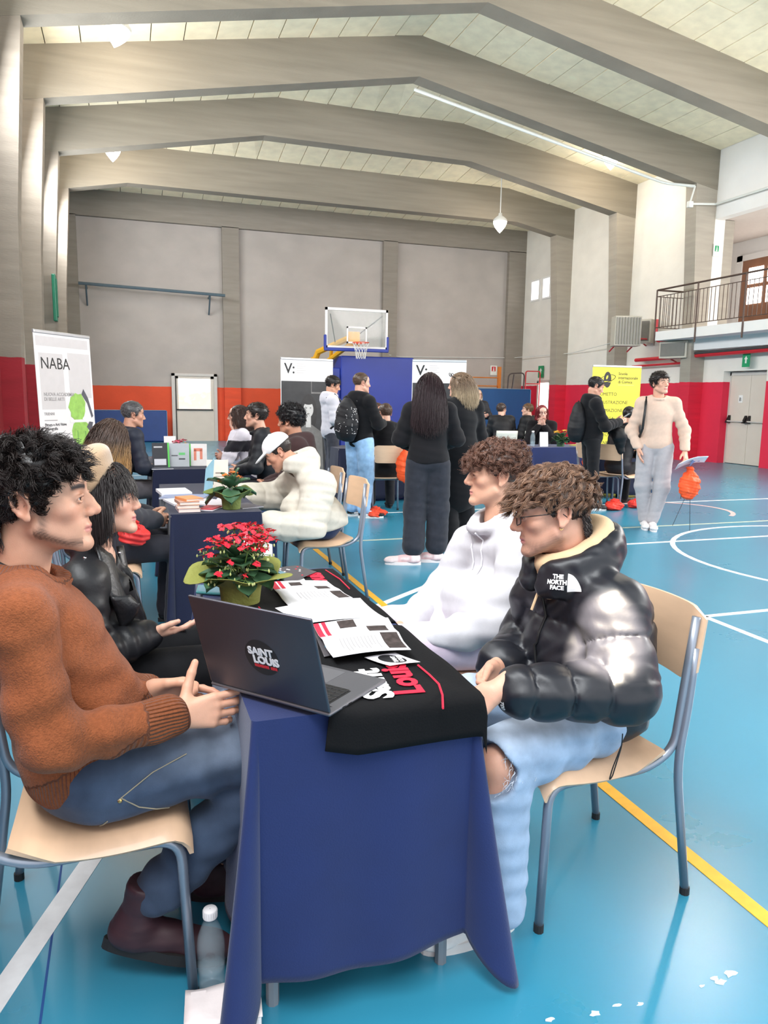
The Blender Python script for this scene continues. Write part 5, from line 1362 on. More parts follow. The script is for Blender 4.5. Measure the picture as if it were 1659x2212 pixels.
# ------------------------------------------------------------------ person assembly
def wrinkle(amp,lam,w=(9,7,5),ph=0.0,win=None):
    w=np.asarray(w,float)
    def f(p,t,s,q):
        d=amp*np.sin(2*np.pi*s/lam+np.sin(p@w+ph)*1.6+ph)
        if win is not None: d=d*np.exp(-((t-win[0])/win[1])**2)
        return d
    return f
def quilt(amp,lam,off=0.0):
    def f(p,t,s,q):
        a=np.abs(np.sin(np.pi*(s+off)/lam)); pk=np.exp(-(a/.35)**2)*np.sin(p@A_(120,90,-70)+2*np.sin(p@A_(30,50,20)))
        return amp*(a**.42-.70)+wob(p,.004,1.4)+.0022*pk
    return f
class Person:
    def __init__(s,label,x,y,rz,lod=1.0,skin=(206,152,126),group=None):
        s.e=empty('person',(x,y,0),rz,label,'person',group); s.M=Matrix.Translation((x,y,0))@Matrix.Rotation(rz,4,'Z'); s.Mi=s.M.inverted(); s.lod=lod; s.skin=skin; s.J={}; s.bodyparts=[]; s.hp=None
    def L(s,px,py,Y): return np.array(s.Mi@at_y(px,py,Y))
    def Wl(s,x,y,z): return np.array(s.Mi@V(x,y,z))
    def part(s,name,sdf,h,col,mat,label=None,colf=None,attrs=None,parent=None,bounds=None):
        v,f=mesh_sdf(sdf,h,*(bounds or (None,None)))
        c=colf(v) if colf else np.tile(lin(col),(len(v),1))
        at=attrs(v) if attrs else None
        o=link(name,np_mesh(name,v,f,c,at),mat,parent or s.e)
        if label: o['label']=label
        return o
    # ---- garments
    def torso_prims(s,g,t=.0,bulk=1.0,k=.05,mod=None,female=0,belly=0.0,shr=None):
        J=s.J; pe,ch,ne=J['pelvis'],J['chest'],J['neck']; R_=frame(ch-pe,J.get('right',(1,0,0))); s.R=R_
        mid=(pe+ch)/2; L=np.linalg.norm(ch-pe)
        m2=None
        if mod: m2=lambda p,q: mod(p,(p-pe)@R_[:,2])
        g.ell(pe+R_[:,2]*.02,(.160*bulk+t,.120*bulk+t,.12+t),R_,k,mod=m2)
        g.ell(mid+R_[:,1]*belly,((.146-.012*female)*bulk+t,(.110)*bulk+t+belly,L*.55+t),R_,k,mod=m2)
        g.ell(ch+R_[:,2]*.02,((.160-.012*female)*bulk+t,.115*bulk+t,.165+t*.5),R_,k,mod=m2)
        if female: g.ell(ch+R_[:,1]*.075+R_[:,2]*.0,(.12*bulk+t*.5,.055+t*.5,.06),R_,.04,mod=m2)
        r=(.056 if not female else .048)+t*.8
        if shr: r=shr
        g.cone(J['shL'],J['shR'],r,r,k*.8)
        for q in 'LR':
            g.cone(ne-R_[:,2]*.01,J['sh'+q],.05+t*.6,r*.92,k*.7)
    def arm_prims(s,g,t=.0,end=.96,k=.03,ru=.050,re=.043,rw=.032,modu=None,modf=None,cuff=None):
        J=s.J
        for q in 'LR':
            a,b,c=J['sh'+q],J['el'+q],J['wr'+q]; e=b+(c-b)*end
            g.cone(a,b,ru+t,re+t,k,mod=modu); g.cone(b,e,re+t,rw+t,k,mod=modf)
    def make_body(s,head,hands=None,legs=True,hand_h=.0034,head_h=.0032,neck_r=(.055,.060)):
        """one mesh: head, neck, trunk, arms, hands, legs"""
        J=s.J; parts=[]; cols=[]
        hc,HR=J['head'],J['headR']; hs=head.get('scale',1.0)*np.array(head.get('scl',(1,1,1)))
        H=head_sdf(head)
        nk=(HR.T@(J['neck']-hc))/hs
        H.cone((0,-.022,-.055),nk+np.array((0,.0,-.0)),neck_r[0]/hs[0],neck_r[1]/hs[0],k=.025)
        if head.get('adam'): H.ell(nk*.45+np.array((0,.045,-.02)),(.012,.012,.014),k=.02)
        v,f=mesh_sdf(H,head_h*s.lod if s.lod>1 else head_h)
        c=head_tint(v,head,s.skin); parts.append(((v*hs)@HR.T+hc,f)); cols.append(c)
        s.headsdf=H; s.hs=hs
        B=Sdf(); s.torso_prims(B,-.020,k=.04); s.arm_prims(B,-.012,1.0)
        if legs:
            for q in 'LR': B.cone(J['hip'+q],J['kn'+q],.068,.048,.03); B.cone(J['kn'+q],J['an'+q],.050,.034,.02)
        v,f=mesh_sdf(B,max(.010,.012*s.lod)); parts.append((v,f)); cols.append(np.tile(lin(s.skin),(len(v),1)))
        if hands:
            for q,kw in hands.items():
                G=Sdf(); w=J['wr'+q]; fd=nrm(w-J['el'+q]); G.cone(w-fd*.08,w,.030,.026,k=.01)
                hand_sdf(G,w,**kw)
                v,f=mesh_sdf(G,hand_h*max(1,s.lod*.9)); 
                cc=np.tile(lin(s.skin),(len(v),1)); w2=np.clip((np.linalg.norm(v-w,axis=1)-.07)/.1,0,1)[:,None]; cc=cc*(1-w2*.4)+cc*np.array((1,.74,.70))*w2*.4
                parts.append((v,f)); cols.append(cc)
        v,f=join_np(parts); s.body=link('body',np_mesh('body',v,f,np.concatenate(cols)),M_skin,s.e)
        if s.lod<1.6:
            for q in (-1,1):
                m=MB().lathe([(.0001,.0122)]+[(.0122*math.sin(a),.0122*math.cos(a)) for a in [math.pi*i/10 for i in range(1,10)]]+[(.0001,-.0122)],16)
                look=Vector((q*-.02+head.get('look',0),1,-.02)).normalized(); p=Vector((q*.0315,.0800,.0092))
                Ml=Matrix.Translation(p)@look.to_track_quat('Z','Y').to_matrix().to_4x4()
                HM=Matrix.Translation(Vector(hc))@Matrix([list(r) for r in HR]).to_4x4()@Matrix.Diagonal((*hs,1))
                me=m.mesh('eye'); me.materials.append(M_eye_w); me.materials.append(M_iris)
                for pl in me.polygons:
                    if pl.center.z>.0105: pl.material_index=1
                me.shade_smooth(); o=link('eye',me,None,s.body); o.matrix_local=HM@Ml
        return s.body
    def hp_(s,v): return (np.asarray(v)*s.hs)@s.J['headR'].T+s.J['head']   # head space -> person space
    def add_hair(s,parts,col,name='hair',label=None,spread=.25,seed=0,hi=None):
        v,f=join_np(parts); R_=np.random.RandomState(seed)
        c=np.tile(lin(col),(len(v),1))
        k=R_.uniform(1-spread,1+spread*1.6,(len(v)//24+1)); kk=np.repeat(k,24)[:len(v)]; c=c*kk[:,None]
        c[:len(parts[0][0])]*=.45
        if hi is not None:
            w=(np.repeat(R_.uniform(0,1,len(v)//24+1),24)[:len(v)]>.6)[:,None]*.6; w[:len(parts[0][0])]=0; c=c*(1-w)+lin(hi)*w
        o=link(name,np_mesh(name,s.hp_(v),f,c),M_hair,s.e)
        if label: o['label']=label
        s.hair=o; return o
    def cap(s,th,test,h=.005):
        """hair shell hugging the skull, test(p)->signed: keep where <0"""
        G=Sdf(); G.ell(SC_C,SC_R+th,k=.01); G.post.append(lambda p: np.maximum(0,0*p[:,0]))
        f0=G
        class C:
            def __call__(_,p,extra=0.0): return np.maximum(f0(p)+wob(p,.004,4.0),test(p))
        lo=SC_C-SC_R-.05; hi=SC_C+SC_R+.05
        return mesh_sdf(C(),h,lo,hi)
    def shoes(s,col,sole=(230,226,222),style='sneaker',dirs=None,accent=None,pitch=None,size=1.0):
        for q in 'LR':
            a=s.J['an'+q]; d=dirs[q] if dirs else (0,1,0); d=nrm((d[0],d[1],0)); pt=(pitch or {}).get(q,0.0)
            G=Sdf(); hgh=.10 if style=='boot' else .075
            G.ell((0,-.075,.045),(.034,.045,.045),k=.03).ell((0,.0,.042),(.034,.08,.040),k=.03).ell((0,.105,.032),(.041,.065,.034),k=.03).cone((0,-.062,.05),(0,-.068,hgh+.02 if style!='boot' else .17),.037,.040,k=.03)
            if style=='boot': G.post.append(lambda p: wob(p,.003,3))
            G.cut((0,0,.018),(0,0,-1)); G.cut((0,-.068,hgh+.01 if style!='boot' else .165),(0,0,1),k=.008)
            sh=Sdf(); 
            def colf(v,col=col):
                c=np.tile(lin(col),(len(v),1))
                if accent is not None:
                    w=((v[:,1]>.06)&(v[:,2]<.07))|((v[:,1]<-.05)&(v[:,2]>.03))|((np.abs(v[:,1]-.0)<.035)&(v[:,2]<.06)&(v[:,2]>.045))
                    c[w]=lin(accent)
                return c
            Mx=Matrix.Translation((a[0],a[1],0))@Matrix([[d[1],d[0],0,0],[-d[0],d[1],0,0],[0,0,1,0],[0,0,0,1]]).to_4x4()@Matrix.Translation((0,.07,a[2]-.095 if a[2]>.10 else 0))@Matrix.Rotation(pt,4,'X')@Matrix.Diagonal((size,size,size,1))
            o=s.part('boot' if style=='boot' else 'shoe',G,.006*max(1,s.lod),col,M_shoe,colf=colf); o.matrix_local=Mx
            out=[(.037*(1+.18*math.sin(t)+.0)*math.cos(t)*(1.0 if math.sin(t)>-.2 else .9),.018+.142*math.sin(t)) for t in [6.2832*i/28 for i in range(28)]]
            MB().prism(out,.026,Matrix.Translation((0,0,0))).build('sole',plain('sole_%d_%d_%d'%sole,sole,.6,var=.05),o)
    def legs_prims(s,g,t=0.0,rh=.086,rk=.064,ra=.050,k=.03,modt=None,mods=None,end=1.0):
        J=s.J; R_=s.R
        g.ell(J['pelvis'],(.158+t,.122+t,.11+t),R_,.05)
        for q in 'LR':
            g.cone(J['hip'+q],J['kn'+q],rh+t,rk+t,k,mod=modt); e=J['kn'+q]+(J['an'+q]-J['kn'+q])*end
            g.cone(J['kn'+q],e,rk+t,ra+t,k,mod=mods)
def hairline(p,front=.066,temple=.036,burn=-.015,over_ear=.026,nape=-.06,by=(.062,.034,.006,-.032)):
    """True where hair grows: lower bound on z as a function of y seen from the side"""
    y=p[:,1]; zl=np.interp(y,[-.12,by[3]-.006,by[3],by[2]-.006,by[2],by[1]-.004,by[1],by[0],.1],[nape,nape,over_ear,over_ear,burn,burn,temple,front,front])
    return p[:,2]-zl
def hair_short(n,seed,length,mask,r=.0016,grav=.15,curl=.004,freq=7,comb=(0,.3,.2),jit=.3,S=6,lift=.6,keepoff=.002,comb_w=.5,zr=None,taper=.25):
    p,nn=scalp(n,seed); m=mask(p)>0
    p,nn=p[m],nn[m]; R_=np.random.RandomState(seed)
    L=length(p) if callable(length) else length
    L=L*R_.uniform(.75,1.15,len(p))
    cb=comb(p) if callable(comb) else np.tile(np.asarray(comb,float),(len(p),1))
    tang=cb-nn*(nn*cb).sum(1)[:,None]
    return strands(p-nn*.002,nn*lift+tang,L,S=S,r=r,grav=grav,curl=curl,freq=freq,rs=seed,comb=cb,comb_w=comb_w,keep=out_of_scalp(keepoff),jit=jit,taper=taper)
# ------------------------------------------------------------------ generic poses (local: x right, y forward, z up)
def pose_sit(P,lean=.06,head=(0,0,0),h=1.0,arms=None,knee=.46,turn=0.0,seat=.45):
    J=P.J; J['right']=(1,0,0); z=seat
    J['pelvis']=A_(0,-.03,z+.10); J['chest']=A_(0,-.03+lean*.6,z+.10+.36*h); J['neck']=A_(0,-.02+lean,z+.10+.555*h); J['head']=A_(0,lean+.025,z+.10+.70*h)
    J['headR']=rotm(*head); sw=.172*h
    J['shL']=A_(-sw,-.025+lean,z+.10+.50*h); J['shR']=A_(sw,-.025+lean,z+.10+.50*h)
    ar=arms or {}
    for q,sx in (('L',-1),('R',1)):
        J['el'+q]=A_(*ar.get('el'+q,(sx*.25,.10+lean*.5,z+.10+.22*h))); J['wr'+q]=A_(*ar.get('wr'+q,(sx*.10,.30,z+.10+.17*h)))
        J['hip'+q]=A_(sx*.09,.0,z+.085); J['kn'+q]=A_(sx*.13,knee,z+.08); J['an'+q]=A_(sx*.13,knee-.05,.09)
def pose_stand(P,h=1.75,head=(0,0,0),arms=None,lean=0.0,legs=None,spread=.10):
    J=P.J; k=h/1.75; J['right']=(1,0,0)
    J['pelvis']=A_(0,0,.95*k); J['chest']=A_(0,lean*.6,1.27*k); J['neck']=A_(0,-.01+lean,1.475*k); J['head']=A_(0,.02+lean*1.2,1.625*k); J['headR']=rotm(*head); sw=.168*k
    ar=arms or {}; lg=legs or {}
    for q,sx in (('L',-1),('R',1)):
        J['sh'+q]=A_(sx*sw,-.015+lean,1.405*k); J['el'+q]=A_(*ar.get('el'+q,(sx*.23,-.02,1.13*k))); J['wr'+q]=A_(*ar.get('wr'+q,(sx*.25,.05,.88*k)))
        J['hip'+q]=A_(sx*.09,0,.92*k); J['kn'+q]=A_(*lg.get('kn'+q,(sx*spread,.02,.50*k))); J['an'+q]=A_(*lg.get('an'+q,(sx*spread,-.02,.085)))
HR_=lambda P,q,inn=1: dict(D=nrm(P.J['wr'+q]-P.J['el'+q]),T=(0,.3,1),Nn=((1 if q=='L' else -1)*inn,0,-.2))
def simple_top(P,col,mat,name='top',t=.016,bulk=1.0,h=None,hem=None,hood=None,collar=None,female=0,mod=None,modu=None,modf=None,end=.95,wobb=.006,label=None,arm=(.050,.043,.033),colf=None,neckcut=True,attrs=None,extra=None,k=.05):
    J=P.J; g=Sdf(); P.torso_prims(g,t,bulk,k,mod,female)
    P.arm_prims(g,t,end,k=.035,ru=arm[0],re=arm[1],rw=arm[2],modu=modu or wrinkle(.006,.10,win=(.85,.5)),modf=modf or wrinkle(.005,.08,win=(.2,.5)))
    if hem is not None: g.cut(hem[0],hem[1],k=.02)
    if extra: extra(g)
    if neckcut: g.cone(J['neck']-A_(0,0,.01),J['head'],.072,.068,k=.01,op='s')
    if collar:   # (radius, tube radius, height)
        rc,tr,hh=collar
        for a in range(14):
            t0,t1=6.2832*a/14,6.2832*(a+1)/14; f=lambda u: J['neck']+A_(rc*math.cos(u),.012+rc*1.08*math.sin(u),hh-.022*math.sin(u))
            g.cone(f(t0),f(t1),tr,tr,k=.01)
    if hood:     # bunched hood behind the neck
        b=hood; n=J['neck']
        for a in range(12):
            t0,t1=math.pi*(-.12+1.24*a/12)+math.pi,math.pi*(-.12+1.24*(a+1)/12)+math.pi
            f=lambda u: n+A_(.098*math.cos(u),.015+.105*math.sin(u),.0+.018*math.sin(-u))
            g.cone(f(t0),f(t1),.034*b,.034*b,k=.03)
        g.ell(n+A_(0,-.105,-.05),(.10*b,.045*b,.075*b),k=.04)
    g.post.append(lambda p: wob(p,wobb,.9)); P.top_sdf=g
    return P.part(name,g,h or .0075*max(1,P.lod),col,mat,label,colf,attrs)
def simple_legs(P,col,mat,name='trousers',t=.012,rh=.086,rk=.062,ra=.050,h=None,colf=None,label=None,end=1.0,wobb=.005,modt=None,mods=None,extra=None):
    g=Sdf(); P.legs_prims(g,t,rh,rk,ra,modt=modt or wrinkle(.003,.09,w=(17,13,8),win=(.95,.35)),mods=mods or wrinkle(.0015,.08,w=(17,13,8),win=(.95,.4)),end=end)
    if extra: extra(g)
    g.post.append(lambda p: wob(p,wobb,1.0)); P.leg_sdf=g
    return P.part(name,g,h or .009*max(1,P.lod),col,mat,label,colf)
def hair_cap(P,th,mask,h=.005,rough=.004,fr=4.0):
    G=Sdf(); G.ell(SC_C,SC_R+th,k=.01)
    class C:
        def __call__(_,p,extra=0.0): return np.maximum(G(p,extra)+wob(p,rough,fr),-mask(p)*.8)
    return mesh_sdf(C(),h,SC_C-SC_R-.04,SC_C+SC_R+.04)
def hair_locks(n,k,seed,length,mask,r=.0015,grav=.3,curl=.006,freq=7,comb=(0,.3,.2),jit=.12,S=9,lift=.6,comb_w=.7,keepoff=.003,clump=.75,fuzz=.0018,taper=.3):
    """locks: strands gather around wavy guide curves"""
    R_=np.random.RandomState(seed)
    gp,gn=scalp(k*3,seed+1); m=mask(gp)>0; gp,gn=gp[m],gn[m]
    L=(length(gp) if callable(length) else length)*R_.uniform(.8,1.15,len(gp))
    cb=comb(gp) if callable(comb) else np.tile(np.asarray(comb,float),(len(gp),1))
    tang=cb-gn*(gn*cb).sum(1)[:,None]
    d=nrm_rows(gn*lift+tang+R_.normal(size=gp.shape)*jit); G=np.zeros((len(gp),S+1,3)); G[:,0]=gp-gn*.002; st=(L/S)[:,None]; keep=out_of_scalp(keepoff)
    for i in range(S):
        G[:,i+1]=keep(G[:,i]+d*st,i); d=nrm_rows(d+A_(0,0,-1)*grav/S*2+cb*comb_w/S*2)
    T=nrm_rows(G[:,-1]-G[:,0]); ph=R_.uniform(0,6.28,len(gp)); a=nrm_rows(np.cross(T,gn+.01)); b=nrm_rows(np.cross(T,a)); hand=np.where(R_.uniform(size=len(gp))>.5,1,-1)
    for i in range(1,S+1):
        w=curl*min(1,i/2.5); an=ph+hand*freq*i/S; G[:,i]+=(a*np.cos(an)[:,None]+b*np.sin(an)[:,None])*w
    p,nn=scalp(n*2,seed); m=mask(p)>0; p,nn=p[m],nn[m]
    near=np.empty(len(p),int)
    for c in range(0,len(p),2000): near[c:c+2000]=((p[c:c+2000,None,:]-gp[None])**2).sum(2).argmin(1)
    t=np.linspace(0,1,S+1)[None,:,None]
    off=(p-nn*.002-G[near,0])[:,None,:]
    P=G[near]+off*(1-clump*t**.6)+R_.normal(size=(len(p),1,3))*fuzz*t*3+np.cumsum(R_.normal(size=(len(p),S+1,3))*fuzz*.35,axis=1)*t
    ln=R_.uniform(.75,1.0,len(p))[:,None]; tt=np.linspace(0,1,S+1)[None]*ln*S; i0=np.minimum(tt.astype(int),S-1); fr=(tt-i0)[...,None]; rows=np.arange(len(p))[:,None]
    P=P[rows,i0]*(1-fr)+P[rows,i0+1]*fr
    return strand_mesh(P,r,taper)

def P_proj(g,pts,off=.002):
    p,gr=g.project(np.array([np.asarray(x) for x in pts])); return p+nrm_rows(gr)*off
# ================================================================== THE FOUR PEOPLE AT THE FOREGROUND TABLE
def brown_man():
    P=Person('man in a brown wool sweater and jeans seated at the left front',-.11,1.89,R(-90),1.0,(206,156,130))
    L=P.L; J=P.J
    J['pelvis']=A_(0,-.02,.56); J['right']=(1,0,0)
    J['chest']=L(105,1410,1.89); J['neck']=L(42,1235,1.90)
    J['head']=L(84,1083,1.875); J['headR']=rotm(-.13,.02,0)
    J['shR']=L(40,1340,1.69); J['shL']=L(75,1300,2.09)
    J['elR']=L(105,1605,1.63); J['elL']=L(200,1560,2.13)
    J['wrR']=L(383,1546,1.72); J['wrL']=L(322,1494,1.90)
    J['hipR']=A_(.10,.02,.545); J['hipL']=A_(-.10,.02,.545)
    J['knR']=A_(.10,.50,.575); J['knL']=A_(-.13,.50,.55)
    J['anR']=L(275,1992,1.80); J['anL']=A_(-.16,.30,.10)
    head=dict(scale=1.05,scl=(1,1.02,1),jawline=.85,beard=(52,34,28),brow=(38,27,24),brow_w=.0056,lip=(190,122,112),stubble=.12,adam=1)
    P.make_body(head,{'R':dict(D=(.0,1,.04),T=(-.25,.1,1),Nn=(-1,.1,-.1),curls=[(.08,.12,.1),(.25,.3,.2),(.35,.5,.3),(.4,.6,.4)],thumb=(1.30,.1,.05)),
      'L':dict(D=(.28,1,.02),T=(.3,.0,1),Nn=(1,.1,-.25),curls=[(.55,.9,.5),(.15,.3,.2),(.25,.3,.2),(.3,.4,.3)],thumb=(.45,.25,.1))},neck_r=(.056,.064))
    g=Sdf(); P.torso_prims(g,.014,bulk=1.06,k=.06,belly=.022)
    P.arm_prims(g,.016,.93,k=.035,modu=wrinkle(.007,.13,win=(.85,.4)),modf=wrinkle(.008,.10,win=(.2,.35)))
    hem=J['pelvis']+A_(0,0,-.035); hn=nrm((0,.60,-1)); g.cut(hem,hn,k=.02)
    g.cone(J['neck']-A_(0,0,.02),J['head'],.072,.070,k=.01,op='s')
    for a in range(16):
        t0,t1=6.2832*a/16,6.2832*(a+1)/16; f=lambda t: J['neck']+A_(.078*math.cos(t),.014+.088*math.sin(t),.005-.034*math.sin(t))
        g.cone(f(t0),f(t1),.013,.013,k=.008)
    g.post.append(lambda p: wob(p,.008,.9)+.0035*np.sin(p@A_(-18,46,52)+2.2*np.sin(p@A_(11,-9,14)))*np.clip(1.15-np.abs(p[:,2]-.80)*3.2,0,1))
    def ribs(v):
        u=np.zeros(len(v)); m=np.zeros(len(v))
        for q in 'RL':
            a,b=J['el'+q],J['wr'+q]; ax=nrm(b-a); F_=frame(ax,(0,0,1)); d=v-a; t=d@ax/np.linalg.norm(b-a); rr=np.linalg.norm(d-np.outer(d@ax,ax),axis=1)
            k=(t>.70)&(t<1.05)&(rr<.08); an=np.arctan2(d@F_[:,1],d@F_[:,0]); u[k]=an[k]*34; m[k]=1
        hd=(v-hem)@hn; k=(hd>-.085)&(m==0); u[k]=(np.arctan2(v[k,1]-J['pelvis'][1],v[k,0])*130); m[k]=1
        d=v-J['neck']; k=(np.linalg.norm(d*A_(1,1,1.4),axis=1)<.116)&(m==0)&(d[:,2]>-.06); u[k]=np.arctan2(d[k,1]-.01,d[k,0])*60; m[k]=1
        return dict(ribu=u,ribm=m)
    P.part('sweater',g,.0065,(134,76,47),M_knit,'brown wool crew neck sweater',attrs=ribs)
    # undershirt edge
    q=MB().tube([J['neck']+A_(.071*math.cos(t),.014+.079*math.sin(t),.010-.034*math.sin(t)) for t in [6.2832*i/24 for i in range(24)]],.008,6,closed=True); q.build('undershirt_collar',M_black,P.e,smooth=True)
    P.R=frame(J['chest']-J['pelvis'],(1,0,0))
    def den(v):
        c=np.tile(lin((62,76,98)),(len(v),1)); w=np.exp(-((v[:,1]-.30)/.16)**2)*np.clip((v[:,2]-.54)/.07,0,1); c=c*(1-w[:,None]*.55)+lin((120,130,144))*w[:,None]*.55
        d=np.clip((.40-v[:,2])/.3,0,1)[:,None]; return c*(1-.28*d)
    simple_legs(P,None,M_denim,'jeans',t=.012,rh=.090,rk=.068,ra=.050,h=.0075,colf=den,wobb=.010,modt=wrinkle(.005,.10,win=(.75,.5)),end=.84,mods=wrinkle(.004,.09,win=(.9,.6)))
    jn=[c for c in P.e.children if c.name.startswith('jeans')][0]; M_stitch=plain('denim_stitch',(150,140,120),.8,var=.1)
    for line_ in (((262,1718),(300,1742),(340,1762),(372,1770)),((232,1775),(225,1795),(215,1815)),((255,1722),(330,1668),(400,1622))):
        sp=P_proj(P.leg_sdf,[np.asarray(P.L(x,y,1.70)) for x,y in line_],.0015); MB().tube([Vector(x) for x in sp],.0016,5).build('seam',M_stitch,jn)
    rp=P_proj(P.leg_sdf,[np.asarray(P.L(259,1722,1.70))],.001)[0]; MB().lathe([(.001,.002),(.004,.0015),(.0055,0),(.004,-.0015)],12,Matrix.Translation(Vector(rp))@Matrix.Rotation(R(70),4,'Y')).build('rivet',plain('brass',(200,170,110),.25,metal=1,var=.05),jn,smooth=True)
    P.shoes((58,34,40),(30,27,27),'boot',dirs={'R':(.12,.99),'L':(.1,1)},pitch={'R':-.27,'L':0},size=1.12)
    mask=lambda p: hairline(p,.066,.040,-.012,.034,-.055)
    R2=lambda p: .024+.026*np.clip(p[:,2]/.10,0,1)+.012*np.clip(p[:,1]/.08,0,1)
    cmb=lambda p: np.stack([np.sin(p[:,1]*60+p[:,2]*40)*.5+p[:,0]*4,.35+np.cos(p[:,0]*70)*.35,-.05+.0*p[:,0]],1)
    pts=[hair_cap(P,.013,mask,.005,.007,6.0)]
    pts.append(hair_locks(9000,300,3,R2,mask,r=.0012,grav=.35,curl=.0065,freq=6,comb=cmb,jit=.2,S=8,lift=.5,comb_w=.7,clump=.38,fuzz=.0016))
    # nape hair
    R_=np.random.RandomState(5); n=420; th=R_.uniform(-2.5,-.64,n); nz=R_.uniform(-.075,-.02,n); rt=np.stack([.062*np.cos(th),-.030+.062*np.sin(th),nz],1)
    pts.append(strands(rt,np.stack([np.cos(th)*.4,np.sin(th)*.4,-.9+0*th],1),.034,S=4,r=.0015,grav=.3,curl=.003,rs=6,jit=.2))
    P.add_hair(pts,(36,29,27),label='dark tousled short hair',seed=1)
    return P
P_brown=brown_man()

def glasses(P,col=(26,20,20),drop=.0):
    gm=MB(); T_=lambda x,y,z: Vector(P.hp_(A_(x,y,z-drop)[None])[0])
    for q in (-1,1):
        gm.tube([T_(q*(.033+.0245*math.cos(t)),.108-.35*(.0245*math.cos(t))**2*20+(-.006 if math.cos(t)>.5 else 0),.008+.019*math.sin(t)) for t in [6.2832*i/22 for i in range(22)]],.0016,6,closed=True)
        gm.tube([T_(q*.057,.100,.014),T_(q*.070,.085,.015),T_(q*.0785,.02,.012),T_(q*.080,-.012,.008),T_(q*.078,-.03,-.012)],.0016,6)
    gm.tube([T_(-.010,.109,.012),T_(0,.112,.014),T_(.010,.109,.012)],.0016,6)
    o=gm.build('glasses',plain('glasses_frame_%d'%col[0],col,.3,var=.2,scale=200),P.e,smooth=True)
    lm=MB()
    for q in (-1,1): lm.add([T_(q*(.033+.0235*math.cos(t)),.107-.35*(.0245*math.cos(t))**2*20,.008+.018*math.sin(t)) for t in [6.2832*i/22 for i in range(22)]],[tuple(range(22))])
    lm.build('lens',glass('spectacle_lens',(240,245,250),.07,.02),o); return o

